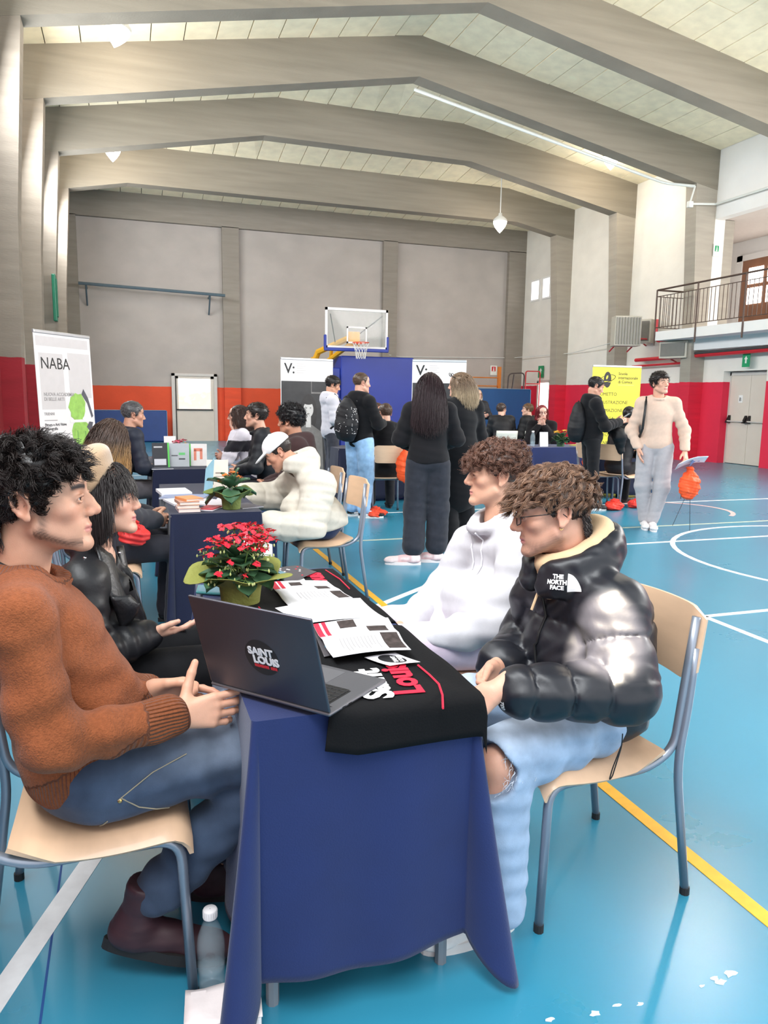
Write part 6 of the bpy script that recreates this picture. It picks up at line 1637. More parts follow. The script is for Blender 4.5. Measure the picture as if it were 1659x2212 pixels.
def puffer_man():
    P=Person('man in a black puffer jacket and glasses seated at the right front',1.235,1.845,R(92),1.0,(212,160,136))
    L=P.L; J=P.J; J['right']=(1,0,0)
    J['pelvis']=A_(0,-.06,.565); J['chest']=L(1275,1365,1.86); J['neck']=L(1228,1205,1.86)
    J['head']=L(1196,1108,1.86); J['headR']=rotm(-.42,-.20,.0)
    J['shL']=L(1328,1318,1.68); J['shR']=L(1170,1290,2.04)
    J['elL']=L(1352,1492,1.58); J['elR']=L(1130,1400,2.15)
    J['wrL']=L(1066,1494,1.62); J['wrR']=L(1068,1446,1.86)
    J['hipL']=A_(-.10,.0,.545); J['hipR']=A_(.10,.0,.545)
    J['knL']=L(1075,1650,1.66); J['knR']=J['knL']*A_(-1,1,1)+A_(.03,.02,.0)
    J['anL']=J['knL']+A_(.0,-.02,0); J['anL'][2]=.10; J['anR']=J['knR']+A_(.03,.06,0); J['anR'][2]=.10
    head=dict(scale=1.0,scl=(1,1.03,1),stubble=.50,beard=(96,72,62),brow=(58,42,34),lip=(196,126,124),fade=None,squint=1)
    P.make_body(head,{'L':dict(D=(.15,.80,-.58),T=(.8,.3,.5),Nn=(.5,-.5,-.7),curls=[(.5,.8,.5),(.55,.8,.5),(.6,.8,.5),(.6,.8,.5)],thumb=(.5,.3,.2)),
      'R':dict(D=(-.65,.8,-.25),T=(-.1,.5,.9),Nn=(-.5,-.5,-.6),curls=[(.4,.6,.4),(.5,.7,.4),(.55,.7,.5),(.6,.8,.5)],thumb=(.4,.3,.2))},neck_r=(.055,.060))
    pe=J['pelvis']; Rt=frame(J['chest']-pe,(1,0,0)); ax=Rt[:,2]
    g=Sdf()
    def tm(p,h):
        a=np.abs(np.sin(np.pi*(h+.015)/.135)); pk=np.exp(-(a/.3)**2)*np.sin(p@A_(110,60,-20)+2*np.sin(p@A_(30,50,20)))
        return np.where(h>.40,.003,.020*(a**.36-.72)+.0025*pk)
    P.torso_prims(g,.048,bulk=1.02,k=.06,mod=tm,belly=.02,shr=.080)
    P.arm_prims(g,.034,.80,k=.03,ru=.054,re=.050,rw=.034,modu=quilt(.020,.115,.03),modf=quilt(.017,.10,.02))
    g.cut(pe+A_(0,0,-.085),(0,-.12,-1),k=.03)
    g.cone(J['neck']-A_(0,.0,.03),J['neck']+A_(0,.03,.16),.085,.095,k=.02,op='s')
    for a in range(20):   # stand collar, opened at the front
        t0,t1=[R(110+320*(b)/20) for b in (a,a+1)]
        def cf(t,zz,rr): return J['neck']+A_(rr*math.cos(t),-.012+rr*1.05*math.sin(t),zz-.055*math.sin(t))
        for (zz,rr,tr) in ((-.02,.115,.030),(.022,.110,.026)): g.cone(cf(t0,zz,rr),cf(t1,zz,rr),tr,tr,k=.022)
    # front zip channel
    fz=[pe+Rt[:,1]*.20+A_(.0,0,-.06),J['chest']+Rt[:,1]*.20,J['neck']+A_(0,.115,-.05)]
    g.path(fz,[.010,.010,.010],k=.02,op='s')
    g.post.append(lambda p: wob(p,.005,1.0)+.0012*np.sin(p@A_(70,40,30)+3*np.sin(p@A_(20,-30,40))))
    P.puffer=g
    P.part('puffer_jacket',g,.0062,(24,25,32),M_nylon,'black quilted down jacket')
    q=MB(); zp=[Vector(x) for x in P_proj(g,[fz[0]+(fz[1]-fz[0])*t for t in np.linspace(.1,1,8)]+[fz[1]+(fz[2]-fz[1])*t for t in np.linspace(.1,1,5)],.002)]
    q.tube(zp,.005,6).build('zip',M_dark,P.e,smooth=True)
    # beige hood of the sweatshirt
    h=Sdf(); n=J['neck']
    for a in range(16):
        t0,t1=[R(70+310*b/16) for b in (a,a+1)]
        f=lambda t: n+A_(.083*math.cos(t),-.010+.092*math.sin(t),.040-.052*math.sin(t))
        h.cone(f(t0),f(t1),.024,.024,k=.02)
    h.ell(n+A_(0,-.085,.06),(.085,.032,.055),k=.03); h.ell(n+A_(0,.06,-.07),(.05,.035,.05),k=.03)
    h.cone(n,J['head'],.066,.066,k=.012,op='s'); h.post.append(lambda p: wob(p,.005,1.5))
    P.part('hood',h,.005,(216,184,146),M_fleece,'beige hood of the sweatshirt under the jacket')
    MB().tube([Vector(n+A_(-.02,.085,-.03)),Vector(n+A_(-.025,.115,-.09)),Vector(n+A_(-.02,.13,-.14))],.004,6).build('drawstring',plain('beige_cord',(214,180,142),.8,var=.05),P.e)
    P.R=Rt
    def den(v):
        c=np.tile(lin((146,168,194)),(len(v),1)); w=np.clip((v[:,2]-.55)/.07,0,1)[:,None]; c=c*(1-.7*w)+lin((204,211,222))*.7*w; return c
    def rip(gg):
        k=J['knL']; gg.ell(k+A_(-.02,.055,.0),(.12,.075,.070),k=.012,op='s')
        k=J['knR']; gg.ell(k+A_(.0,.06,.02),(.06,.05,.05),k=.012,op='s')
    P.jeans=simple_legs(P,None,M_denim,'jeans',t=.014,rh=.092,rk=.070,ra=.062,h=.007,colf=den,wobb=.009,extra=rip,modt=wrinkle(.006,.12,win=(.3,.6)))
    # frayed threads around the knee tear
    R_=np.random.RandomState(3); k=J['knL']; th=R_.uniform(-1.7,1.7,70); rt=k+np.stack([-.055*np.cos(th)-.02,-.012+.02*R_.normal(size=70),.070*np.sin(th)],1)
    v,f=strands(rt,np.stack([R_.normal(size=70)*.3-.3,R_.uniform(0,1,70),R_.normal(size=70)*.6-.3],1),.022,S=4,r=.0009,grav=.6,curl=.002,rs=2)
    link('frayed_threads',np_mesh('threads',v,f,np.tile(lin((214,222,232)),(len(v),1))),M_fleece,P.jeans)
    P.shoes((236,234,232),(232,230,228),'sneaker',dirs={'L':(0,1),'R':(0,1)})
    mask_t=lambda p: hairline(p,.055,.050,.045,.045,.030,by=(.062,.034,.006,-.06))
    mask_s=lambda p: hairline(p,.060,.036,-.004,.020,-.050)
    cmb=lambda p: np.stack([np.sin(p[:,1]*50)*.35,.85+.2*np.cos(p[:,0]*60),-.30+.25*np.sin(p[:,0]*80+p[:,1]*40)],1)
    pts=[hair_cap(P,.012,mask_t,.005,.006,4.0)]
    pts.append(hair_locks(9500,230,11,lambda p:.050+.030*np.clip(p[:,1]/.08,0,1),mask_t,r=.0011,grav=.42,curl=.0065,freq=6.5,comb=cmb,jit=.08,S=9,lift=.75,comb_w=.9,clump=.5,fuzz=.0009))
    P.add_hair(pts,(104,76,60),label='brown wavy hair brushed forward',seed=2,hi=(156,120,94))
    ps=[hair_cap(P,.004,mask_s,.005,.002,6.0),hair_short(3000,12,.013,mask_s,r=.0011,grav=.6,curl=.001,comb=(0,-.5,-.8),jit=.2,S=3,lift=.4)]
    R_=np.random.RandomState(5); n_=500; th=R_.uniform(-2.5,-.64,n_); nz=R_.uniform(-.07,-.01,n_); rt=np.stack([.060*np.cos(th),-.030+.060*np.sin(th),nz],1)
    ps.append(strands(rt,np.stack([np.cos(th)*.4,np.sin(th)*.4,-.9+0*th],1),.016,S=3,r=.0012,grav=.3,rs=6,jit=.2))
    P.add_hair(ps,(46,36,34),'cropped_sides',seed=3)
    glasses(P)
    er=Vector(P.hp_(A_(-.0835,-.003,-.030)[None])[0]); MB().tube(arc(er,.006,0,6.2832,14,(0,1,0),(0,0,1)),.0011,5).build('earring',plain('gold',(220,190,120),.2,metal=1,var=.02),P.e)
    return P
def decal(P,g,me,origin,ax,up,mat,name,parent,off=.002):
    """wrap a flat mesh (x,y) onto the implicit surface g around origin"""
    n=len(me.vertices); co=np.zeros(n*3); me.vertices.foreach_get('co',co); co=co.reshape(-1,3)
    p=np.asarray(origin)+np.outer(co[:,0],nrm(ax))+np.outer(co[:,1],nrm(up))
    q,gr=g.project(p,8); q=q+nrm_rows(gr)*(off+np.clip(co[:,2:3],0,.001)); me.vertices.foreach_set('co',q.astype(np.float32).ravel()); me.update()
    return link(name,me,mat,parent)
P_puff=puffer_man()

# jacket logos
def puff_logos():
    P=P_puff; g=P.puffer; J=P.J; Rt=P.R
    e=P.e; jk=[c for c in e.children if c.name.startswith('puffer_jacket')][0]
    up=Rt[:,2]; n=nrm(A_(-.62,1,0)-up*(A_(-.62,1,0)@up)); ax=np.cross(up,n)      # text runs towards the wearer's left (screen right)
    o=P.L(1198,1262,1.70); o=np.asarray(o)
    q,gr=g.project(o[None],10); o=q[0]; n=nrm(gr[0]); ax=nrm(np.cross(up,n)); up2=nrm(np.cross(n,ax))
    for i,(t,sz,dx) in enumerate((('THE',.0165,.012),('NORTH',.0165,-.006),('FACE',.0165,.006))):
        me=text_mesh(t,sz,0,'LEFT',.0009); decal(P,g,me,o+ax*(-.036+dx)+up2*(.012-.0155*i),ax,up2,M_twh,'logo_lettering',jk,.003)
    dm=MB().grid(lambda u,v:(.018+.036*v*math.cos(.12+1.45*u),-.024+.052*v*math.sin(.12+1.45*u)+.0,0),12,8); me=dm.mesh('logo'); decal(P,g,me,o,ax,up2,M_twh,'logo_dome',jk,.003)
    w=np.asarray(P.L(1104,1512,1.6)); q,gr=g.project(w[None],10); n=nrm(gr[0]); a2=nrm(np.cross(n,A_(0,1,0))); 
    me=text_mesh('700',.017,0,'CENTER',.0008); ax2=nrm(A_(0,-.25,1)-n*(A_(0,-.25,1)@n)); decal(P,g,me,q[0],-ax2,nrm(np.cross(n,-ax2)),M_twh,'cuff_lettering',jk)
    # hem cord
    a=np.asarray(P.L(1345,1585,1.62)); MB().tube(round_path([Vector(a),Vector(a+A_(0,.0,-.035)),Vector(a+A_(0,.025,-.12)),Vector(a+A_(0,.035,-.13)),Vector(a+A_(0,.028,-.10)),Vector(a+A_(0,-.0,-.03))],.02),.0018,5).build('hem_cord',M_dark,jk)
puff_logos()

def white_hoodie():
    P=Person('curly haired boy in a white hoodie seated beyond the black puffer jacket',1.27,2.56,R(90),1.0,(214,166,140))
    L=P.L; J=P.J; J['right']=(1,0,0)
    J['pelvis']=A_(0,-.02,.56); J['chest']=L(1078,1290,2.56); J['neck']=L(1078,1122,2.57)
    J['head']=L(1072,1029,2.57); J['headR']=rotm(-.34,-.02,0)
    J['shL']=L(1135,1185,2.38); J['shR']=L(1020,1180,2.74)
    J['elL']=L(1075,1345,2.33); J['elR']=L(950,1290,2.80)
    J['wrL']=L(905,1388,2.44); J['wrR']=L(878,1352,2.60)
    J['hipL']=A_(-.10,.0,.545); J['hipR']=A_(.10,.0,.545)
    J['knL']=A_(-.12,.43,.55); J['knR']=A_(.14,.43,.55); J['anL']=A_(-.12,.36,.10); J['anR']=A_(.14,.36,.10)
    head=dict(scale=.98,brow=(66,48,38),lip=(200,134,124),stubble=.06)
    P.make_body(head,{'L':dict(D=(.25,.9,-.3),T=(.2,.3,.9),Nn=(1,-.2,-.2),curl=(.4,.6,.4),thumb=(.4,.3,.2)),'R':dict(D=(-.3,.9,-.3),T=(-.2,.3,.9),Nn=(-1,-.2,-.2),curl=(.4,.6,.4),thumb=(.4,.3,.2))},neck_r=(.052,.058),head_h=.0036,hand_h=.0042)
    n=J['neck']
    def ex(g):
        for a in range(18):
            t0,t1=[R(80+380*b/18-10) for b in (a,a+1)]
            f=lambda t: n+A_(.083*math.cos(t),-.002+.098*math.sin(t),.012-.045*math.sin(t))
            g.cone(f(t0),f(t1),.022,.022,k=.02)
        g.ell(n+A_(0,-.10,-.02),(.105,.055,.085),k=.04)
        g.ell(J['pelvis']+A_(0,.09,.12),(.14,.06,.09),k=.05)
        R_=frame(J['chest']-J['pelvis'],(1,0,0))
    simple_top(P,(200,198,202),M_fleece,'hoodie',t=.026,bulk=1.05,h=.0075,hem=(J['pelvis']+A_(0,0,-.05),(0,.25,-1)),extra=ex,neckcut=True,end=.95,wobb=.008,label='white hooded sweatshirt',arm=(.058,.050,.036),modu=wrinkle(.006,.14,w=(14,11,9),win=(.8,.5)),modf=wrinkle(.006,.10,w=(14,11,9),win=(.3,.6)))
    ho=P.top_sdf
    for sx in (-1,1):
        sp=P_proj(ho,[n+A_(sx*.03,.12,-.05-.022*i) for i in range(7)],.003); MB().tube([Vector(x) for x in sp],.0032,6).build('drawstring',plain('white_cord',(226,224,228),.8,var=.03),P.e)
    P.R=frame(J['chest']-J['pelvis'],(1,0,0))
    simple_legs(P,(214,196,212),M_fleece,'trousers',t=.016,rh=.09,rk=.07,ra=.06,h=.010)
    P.shoes((236,234,232),(232,230,228),'sneaker')
    mask_t=lambda p: hairline(p,.052,.048,.043,.040,.020,by=(.062,.034,.006,-.06)); mask_s=lambda p: hairline(p,.060,.036,.000,.020,-.045)
    cmb=lambda p: np.stack([np.sin(p[:,1]*50)*.3,.8+.2*np.cos(p[:,0]*60),-.25+.2*np.sin(p[:,0]*80)],1)
    pts=[hair_cap(P,.016,mask_t,.005,.008,4.0)]
    pts.append(hair_locks(5000,170,21,lambda p:.052+.020*np.clip(p[:,1]/.08,0,1),mask_t,r=.0012,grav=.45,curl=.011,freq=11,comb=cmb,jit=.2,S=13,lift=.9,comb_w=.8,clump=.7,fuzz=.0012))
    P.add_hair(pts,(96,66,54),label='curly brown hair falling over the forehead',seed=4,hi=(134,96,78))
    ps=[hair_cap(P,.003,mask_s,.006,.002,6.0),hair_short(1800,12,.012,mask_s,r=.0012,grav=.6,curl=.001,comb=(0,-.5,-.8),jit=.2,S=3,lift=.4)]
    P.add_hair(ps,(104,82,70),'cropped_sides',seed=5)
    return P
P_white=white_hoodie()

M_leath2=plain('black_leather_flap',(26,26,29),.4,var=.15,scale=25,bump=.2,bscale=70)
def beret_woman():
    P=Person('woman in a camel beret and black leather jacket seated at left',-.07,2.52,R(-90),1.0,(210,164,142))
    L=P.L; J=P.J; J['right']=(1,0,0)
    J['pelvis']=A_(0,-.02,.55); J['chest']=L(196,1335,2.52); J['neck']=L(206,1196,2.53)
    J['head']=L(222,1082,2.52); J['headR']=rotm(-.14,.03,0)
    J['shR']=L(180,1262,2.36); J['shL']=L(225,1245,2.69)
    J['elR']=L(195,1425,2.28); J['elL']=L(280,1400,2.76)
    J['wrR']=L(322,1372,2.40); J['wrL']=L(340,1380,2.66)
    J['hipR']=A_(.10,.02,.545); J['hipL']=A_(-.10,.02,.545); J['knR']=A_(.10,.46,.57); J['knL']=A_(-.13,.46,.57); J['anR']=A_(.10,.42,.10); J['anL']=A_(-.13,.42,.10)
    head=dict(scale=.94,female=1,brow=(40,30,28),lip=(192,116,116),brow_w=.003,nose=.95,jaw=.94)
    P.make_body(head,{'R':dict(D=(.05,1,.12),T=(.9,.2,.3),Nn=(-.3,-.1,1),curl=(.15,.2,.15),thumb=(.6,.2,.1),size=.9),'L':dict(D=(.2,1,-.1),T=(.3,.2,1),Nn=(1,0,-.2),curl=(.3,.4,.3),size=.9)},neck_r=(.046,.050),head_h=.0036,hand_h=.004)
    n=J['neck']; pe=J['pelvis']; Rt=frame(J['chest']-pe,(1,0,0))
    # bare neckline under the open jacket
    b=Sdf(); P.torso_prims(b,.0,female=0); b.cut(J['chest']+A_(0,0,.0),(0,0,-1)); 
    P.part('chest_skin',b,.010,(214,168,146),M_skin)
    def ex(g):
        g.cone(n+A_(0,.07,.04),J['chest']+Rt[:,1]*.17-Rt[:,2]*.12,.052,.016,k=.012,op='s')
        for sx in (-1,1):   # lapels
            a=n+A_(sx*.06,.0,.02); m=J['chest']+Rt[:,1]*.135+Rt[:,0]*sx*.085+Rt[:,2]*.09; e_=J['chest']+Rt[:,1]*.155+Rt[:,0]*sx*.045-Rt[:,2]*.10
            g.path([a,m,e_],[.018,.034,.012],k=.012,flat=(Rt[:,1]+Rt[:,0]*sx*.5,2.2))
        for a in range(10):
            t0,t1=[R(180+180*b_/10) for b_ in (a,a+1)]; f=lambda t: n+A_(.070*math.cos(t),-.0+.075*math.sin(t),.02)
            g.cone(f(t0),f(t1),.016,.016,k=.012)
    P.g=None
    simple_top(P,(26,26,29),M_leather,'leather_jacket',t=.022,h=.007,female=1,hem=(pe+A_(0,0,-.02),(0,-.1,-1)),extra=ex,wobb=.007,label='black leather biker jacket with open lapels',arm=(.046,.041,.032),modu=wrinkle(.005,.06,win=(.7,.5)),modf=wrinkle(.005,.05,win=(.3,.6)))
    jk=[c for c in P.e.children if c.name.startswith('leather_jacket')][0]
    def flap(px):
        c=[np.asarray(P.L(*q)) for q in px]
        MB().grid(lambda u,v: Vector((c[0]*(1-u)+c[1]*u)*(1-v)+(c[3]*(1-u)+c[2]*u)*v+A_(.010*math.sin(math.pi*u)*math.sin(math.pi*v),.012*math.sin(math.pi*u),0)),8,8,.005).build('lapel',M_leath2,jk,smooth=True)
    flap([(203,1172,2.42),(243,1215,2.46),(286,1322,2.40),(238,1290,2.33)]); flap([(238,1290,2.33),(280,1285,2.36),(302,1306,2.36),(262,1362,2.36)])
    flap([(252,1180,2.60),(262,1178,2.66),(282,1285,2.62),(276,1290,2.54)])
    M_st=plain('chrome_stud',(220,220,224),.15,metal=1,var=.0)
    for (px,py,Y) in ((258,1194,2.40),(183,1205,2.37),(177,1267,2.33),(257,1295,2.36)):
        c=Vector(P.L(px,py,Y)); MB().lathe([(.001,.004),(.004,.003),(.006,0),(.004,-.003),(.001,-.004)],10,Matrix.Translation(c)).build('stud',M_st,jk,smooth=True)
    MB().tube([Vector(P.L(258,1310,2.36)),Vector(P.L(300,1306,2.40))],.004,6).build('zip',M_st,jk)
    P.R=Rt
    simple_legs(P,(20,20,23),M_denim,'trousers',t=.010,rh=.085,rk=.062,ra=.045,h=.010)
    P.shoes((24,22,22),(26,25,25),'boot')
    # dark bob with fringe
    H=Sdf(); H.ell((0,-.018,.030),(.088,.104,.096),k=.03)
    for q in (-1,1): H.path([(q*.060,.0,.03),(q*.074,.004,-.03),(q*.070,-.004,-.09),(q*.056,-.020,-.145)],[.030,.026,.028,.016],k=.03)
    H.path([(0,-.07,.0),(0,-.085,-.08),(0,-.075,-.14)],[.080,.070,.045],k=.04,flat=((0,1,0),1.4))
    H.ell((0,.080,-.040),(.060,.060,.090),k=.014,op='s'); H.post.append(lambda p: .0018*np.sin(p[:,0]*220+p[:,1]*160)+wob(p,.004,2))
    v,f=mesh_sdf(H,.0045)
    mk=lambda p: np.minimum(hairline(p,.045,.0,-.02,-.03,-.05),(p-A_(0,.012,.075))@nrm((0,.80,-.60))+.012)
    pts=[(v,f)]
    pts.append(hair_short(2600,31,lambda p:.055+.06*np.clip(-(p[:,1]-.03)/.1,0,1),mk,r=.0017,grav=1.1,curl=.002,freq=3,comb=lambda p: np.stack([p[:,0]*3,p[:,1]*3,-.5+0*p[:,0]],1),jit=.08,S=7,lift=.45,keepoff=.012))
    R_=np.random.RandomState(8); n_=1000; x=R_.uniform(-.066,.066,n_); rt=np.stack([x,.075-1.8*x*x*6+R_.uniform(-.012,.006,n_),.085-x*x*4],1)
    pts.append(strands(rt,np.stack([x*3,.75+0*x,-.5+0*x],1),.066,S=7,r=.0012,grav=.9,curl=.0012,freq=3,rs=9,jit=.03,keep=lambda q,i: np.where((((q-A_(0,.03,.01))/A_(.075,.072,.12))**2).sum(1)[:,None]<1,A_(0,.03,.01)+(q-A_(0,.03,.01))/np.sqrt((((q-A_(0,.03,.01))/A_(.075,.072,.12))**2).sum(1))[:,None],q)))
    for q in (-1,1):
        R_=np.random.RandomState(40+q); n_=420; yy=R_.uniform(-.045,.036,n_); rt=np.stack([q*(.079-.9*yy*yy*8)+0*yy,yy,.050+R_.uniform(-.02,.02,n_)],1)
        pts.append(strands(rt,np.stack([q*.55+0*yy,.08+yy*2,-.8+0*yy],1),R_.uniform(.14,.20,n_),S=9,r=.0014,grav=1.2,curl=.003,freq=4,rs=41+q,jit=.05,keep=lambda p,i: np.where((np.abs(p[:,:1])<.082-.0*p[:,:1])&(p[:,2:3]>-.10),np.concatenate([np.sign(p[:,:1])*.082,p[:,1:]],1),p)))
    P.add_hair(pts,(32,26,26),label='dark bob with a straight fringe',seed=6,spread=.2)
    # beret
    B_=Sdf(); B_.ell((0,-.062,.088),(.128,.130,.066),np.array(rotm(0,.85,0)),k=.03); B_.ell((0,-.035,.055),(.100,.098,.092),k=.03); B_.cut((0,.012,.075),nrm((0,.80,-.60)),k=.012)
    B_.post.append(lambda p: wob(p,.004,1.2))
    v,f=mesh_sdf(B_,.005); bo=link('beret',np_mesh('beret',P.hp_(v),f,np.tile(lin((170,142,112)),(len(v),1))),tint_mat('felt',.95,.1,.3,200.,sheen=.6),P.e); bo['label']='camel felt beret'
    return P
P_beret=beret_woman()
# ================================================================== PEOPLE FURTHER BACK
def short_hair(P,col,th=.012,n=900,ln=.035,curl=.003,front=.062,sides=True,seed=1,comb=(0,.5,-.1),r=.0026,hi=None,lift=.6):
    mk=lambda p: hairline(p,front,.038,-.005 if sides else .03,.022,-.05 if sides else .02)
    pts=[hair_cap(P,th,mk,.007,.005,4.0),hair_short(n*2,seed,ln,mk,r=r,grav=.35,curl=curl,freq=7,comb=comb,jit=.25,S=5,lift=lift)]
    P.add_hair(pts,col,seed=seed,hi=hi)
def long_hair(P,col,length=.40,width=.085,seed=2,hi=None,fringe=False,n=1500,wave=.004,tipcol=None):
    """hair falling behind the shoulders, built in person space from the head frame"""
    H=Sdf(); H.ell((0,-.018,.035),(.088,.106,.098),k=.03)
    H.path([(0,-.045,.0),(0,-.085,-.12),(0,-.095,-length+.04)],[width*1.05,width,width*.62],k=.04,flat=((0,1,0),1.5))
    for s in (-1,1): H.path([(s*.070,-.01,.02),(s*.078,-.02,-.10),(s*.070,-.05,-length*.7)],[.030,.032,.022],k=.03)
    H.ell((0,.085,-.035),(.060,.060,.095),k=.014,op='s')
    H.post.append(lambda p: .003*np.sin(p[:,0]*190+2*np.sin(p[:,2]*14))+wob(p,.005,1.5))
    v,f=mesh_sdf(H,.008)
    p,nn=scalp(n*3,seed); m=hairline(p,.060,.055,.04,-.01,-.06)>0; p,nn=p[m],nn[m]; R_=np.random.RandomState(seed)
    cb=np.stack([p[:,0]*2.5,-.8+p[:,1]*2,-.6+0*p[:,0]],1)
    keep=lambda q,i: np.where((((q-A_(0,-.015,.02))/A_(.092,.110,.110))**2).sum(1)[:,None]<1,A_(0,-.015,.02)+(q-A_(0,-.015,.02))/np.sqrt((((q-A_(0,-.015,.02))/A_(.092,.110,.110))**2).sum(1))[:,None],q)
    st=strands(p,nn*.4+cb,length*R_.uniform(.8,1.05,len(p)),S=10,r=.0019,grav=2.2,curl=wave,freq=9,rs=seed,comb=cb,comb_w=.3,keep=keep,jit=.05)
    vv,ff=join_np([(v,f),st]); c=np.tile(lin(col),(len(vv),1)); k=np.repeat(R_.uniform(.75,1.35,len(vv)//33+1),33)[:len(vv)]; c=c*k[:,None]
    if tipcol is not None:
        w=np.clip((-vv[:,2]+.0)/(.12),0,1)[:,None]*(.45+.55*(np.repeat(R_.uniform(0,1,len(vv)//33+1),33)[:len(vv)]>.35))[:,None]; c=c*(1-w)+lin(tipcol)*w
    return link('hair',np_mesh('hair',P.hp_(vv),ff,c),M_hair,P.e)
def strap(P,pts,w=.028,col=M_dark,name='strap'):
    return None
def sack(name,loc,rz,size,col,label,cat='bag',hang=False,group=None):
    e=empty(name,loc,rz,label,cat,group); a,b,c=size
    G=Sdf(); G.ell((0,0,c*.42),(a/2,b/2,c*.42),k=.05).cone((0,0,c*.6),(0,0,c*.93),a*.26,a*.07,k=.06).ell((0,0,c*.97),(a*.13,b*.2,c*.05),k=.02)
    G.post.append(lambda p: wob(p,.022,1.8)+.004*np.sin(np.arctan2(p[:,1],p[:,0])*14)*np.clip((p[:,2]-c*.45)/(c*.4),0,1))
    v,f=mesh_sdf(G,max(a,b,c)/36); v[:,2]=np.maximum(v[:,2],0.0)
    link('bag_body',np_mesh('bag',v,f,np.tile(lin(col),(len(v),1))),M_matte_nylon,e)
    MB().tube([(0,0,c*.95),(a*.3,.02,c*.6),(a*.42,.01,.02)],.004,5).tube([(0,0,c*.95),(-a*.3,.02,c*.6),(-a*.42,.01,.02)],.004,5).build('cord',M_dark,e)
    return e

# --- man in the white cap
def cap_man():
    P=Person('man in a white cap and cream puffer jacket writing at the second table',1.30,5.20,R(93),1.5,(196,142,116))
    L=P.L; J=P.J; J['right']=(1,0,0)
    J['pelvis']=A_(0,-.03,.56); J['chest']=L(668,1110,5.2); J['neck']=L(640,1002,5.2); J['head']=L(604,978,5.2); J['headR']=rotm(-.30,-.62,0)
    J['shL']=L(690,1052,5.02); J['shR']=L(640,1040,5.42); J['elL']=L(668,1140,4.95); J['elR']=L(600,1075,5.60); J['wrL']=L(580,1135,5.02); J['wrR']=L(525,1070,5.45)
    for q,sx in (('L',-1),('R',1)): J['hip'+q]=A_(sx*.1,.0,.545); J['kn'+q]=A_(sx*.13,.44,.55); J['an'+q]=A_(sx*.13,.40,.10)
    P.make_body(dict(scale=.98,brow=(50,36,30),stubble=.2),{q:dict(D=nrm(J['wr'+q]-J['el'+q])+A_(0,0,-.1),T=(0,.1,1) if q=='L' else (0,.1,1),Nn=(.8 if q=='L' else -.8,0,-.6),curl=(.5,.6,.4)) for q in 'LR'},head_h=.0045)
    pe=J['pelvis']; Rt=frame(J['chest']-pe,(1,0,0))
    def ex(g):
        n=J['neck']
        for a in range(14):
            t0,t1=[R(120+300*b/14) for b in (a,a+1)]
            for zz,rr in ((.0,.105),(.045,.100)):
                f=lambda t: n+A_(rr*math.cos(t),-.01+rr*math.sin(t),zz-.03*math.sin(t)); g.cone(f(t0),f(t1),.032,.032,k=.03)
        g.ell(n+A_(0,-.11,-.0),(.11,.06,.085),k=.04)
    simple_top(P,(206,198,184),M_matte_nylon,'puffer_jacket',t=.052,bulk=1.05,hem=(pe+A_(0,0,-.035),(0,-.15,-1)),extra=ex,mod=lambda p,h:.010*(np.abs(np.sin(np.pi*(h+.03)/.17))**.5-.6),modu=quilt(.009,.14,.03),modf=quilt(.009,.12,.05),arm=(.066,.058,.046),wobb=.012,h=.0095,label='cream down jacket with a bulky hood')
    P.R=Rt; simple_legs(P,(36,52,86),M_denim,'jeans',h=.012); P.shoes((30,28,28),(226,220,214),'sneaker',accent=(220,214,206))
    short_hair(P,(58,44,38),.006,500,.012,.001,front=.05,seed=3,r=.002)
    C_=Sdf(); C_.ell((0,-.012,.058),(.088,.108,.088),k=.02); C_.cut((0,0,.040),nrm((0,-.12,-1)),k=.006)
    C_.ell((0,.118,.048),(.068,.072,.010),np.array(rotm(0,-.22,0)),k=.012); C_.ell((0,-.012,.146),(.008,.008,.006),k=.006)
    v,f=mesh_sdf(C_,.005); o=link('cap',np_mesh('cap',P.hp_(v),f,np.tile(lin((232,230,230)),(len(v),1))),M_fleece,P.e); o['label']='white baseball cap'
cap_man()
# --- curly man in a dark brown hoodie
def seated(label,x,y,rz,skin,top,topmat,hair,head=(0,0,0),lean=.06,arms=None,lod=2.2,legs=(30,30,34),hood=None,female=0,hairf=None,t=.018,h=1.0,hands=True,knee=.44,collar=None,colf=None,legmat=None,topname='jacket',shoes=(28,26,26),mod=None,opts=None):
    P=Person(label,x,y,rz,lod,skin); pose_sit(P,lean,head,h,arms,knee)
    o=dict(scale=.98 if not female else .94,female=female); o.update(opts or {})
    P.make_body(o,{q:HR_(P,q) for q in 'LR'} if hands else None,hand_h=.0045,head_h=.0034)
    pe=P.J['pelvis']; simple_top(P,top,topmat,topname,t=t,female=female,hem=(pe+A_(0,0,-.06),(0,.22,-1)),hood=hood,collar=collar,colf=colf,h=.0068*lod,mod=mod)
    P.R=frame(P.J['chest']-pe,(1,0,0)); simple_legs(P,legs,legmat or M_denim,h=.0075*lod); P.shoes(shoes,(40,38,38),'sneaker')
    if hairf: hairf(P)
    return P
seated('dark curly haired person in a brown hoodie behind the white cap',1.36,6.02,R(78),(190,138,112),(58,40,40),M_fleece,None,head=(-.5,-.1,0),lean=.08,lod=1.7,hood=1.15,t=.030,legs=(60,86,130),topname='hoodie',hairf=lambda P: P.add_hair([hair_cap(P,.022,lambda p: hairline(p,.06,.038,-.005,.015,-.05),.006,.010,4.0),hair_locks(1500,160,5,.045,lambda p: hairline(p,.06,.038,-.005,.015,-.05),r=.0024,curl=.010,freq=12,jit=.4,S=9,lift=1.0)],(26,22,24),seed=5))
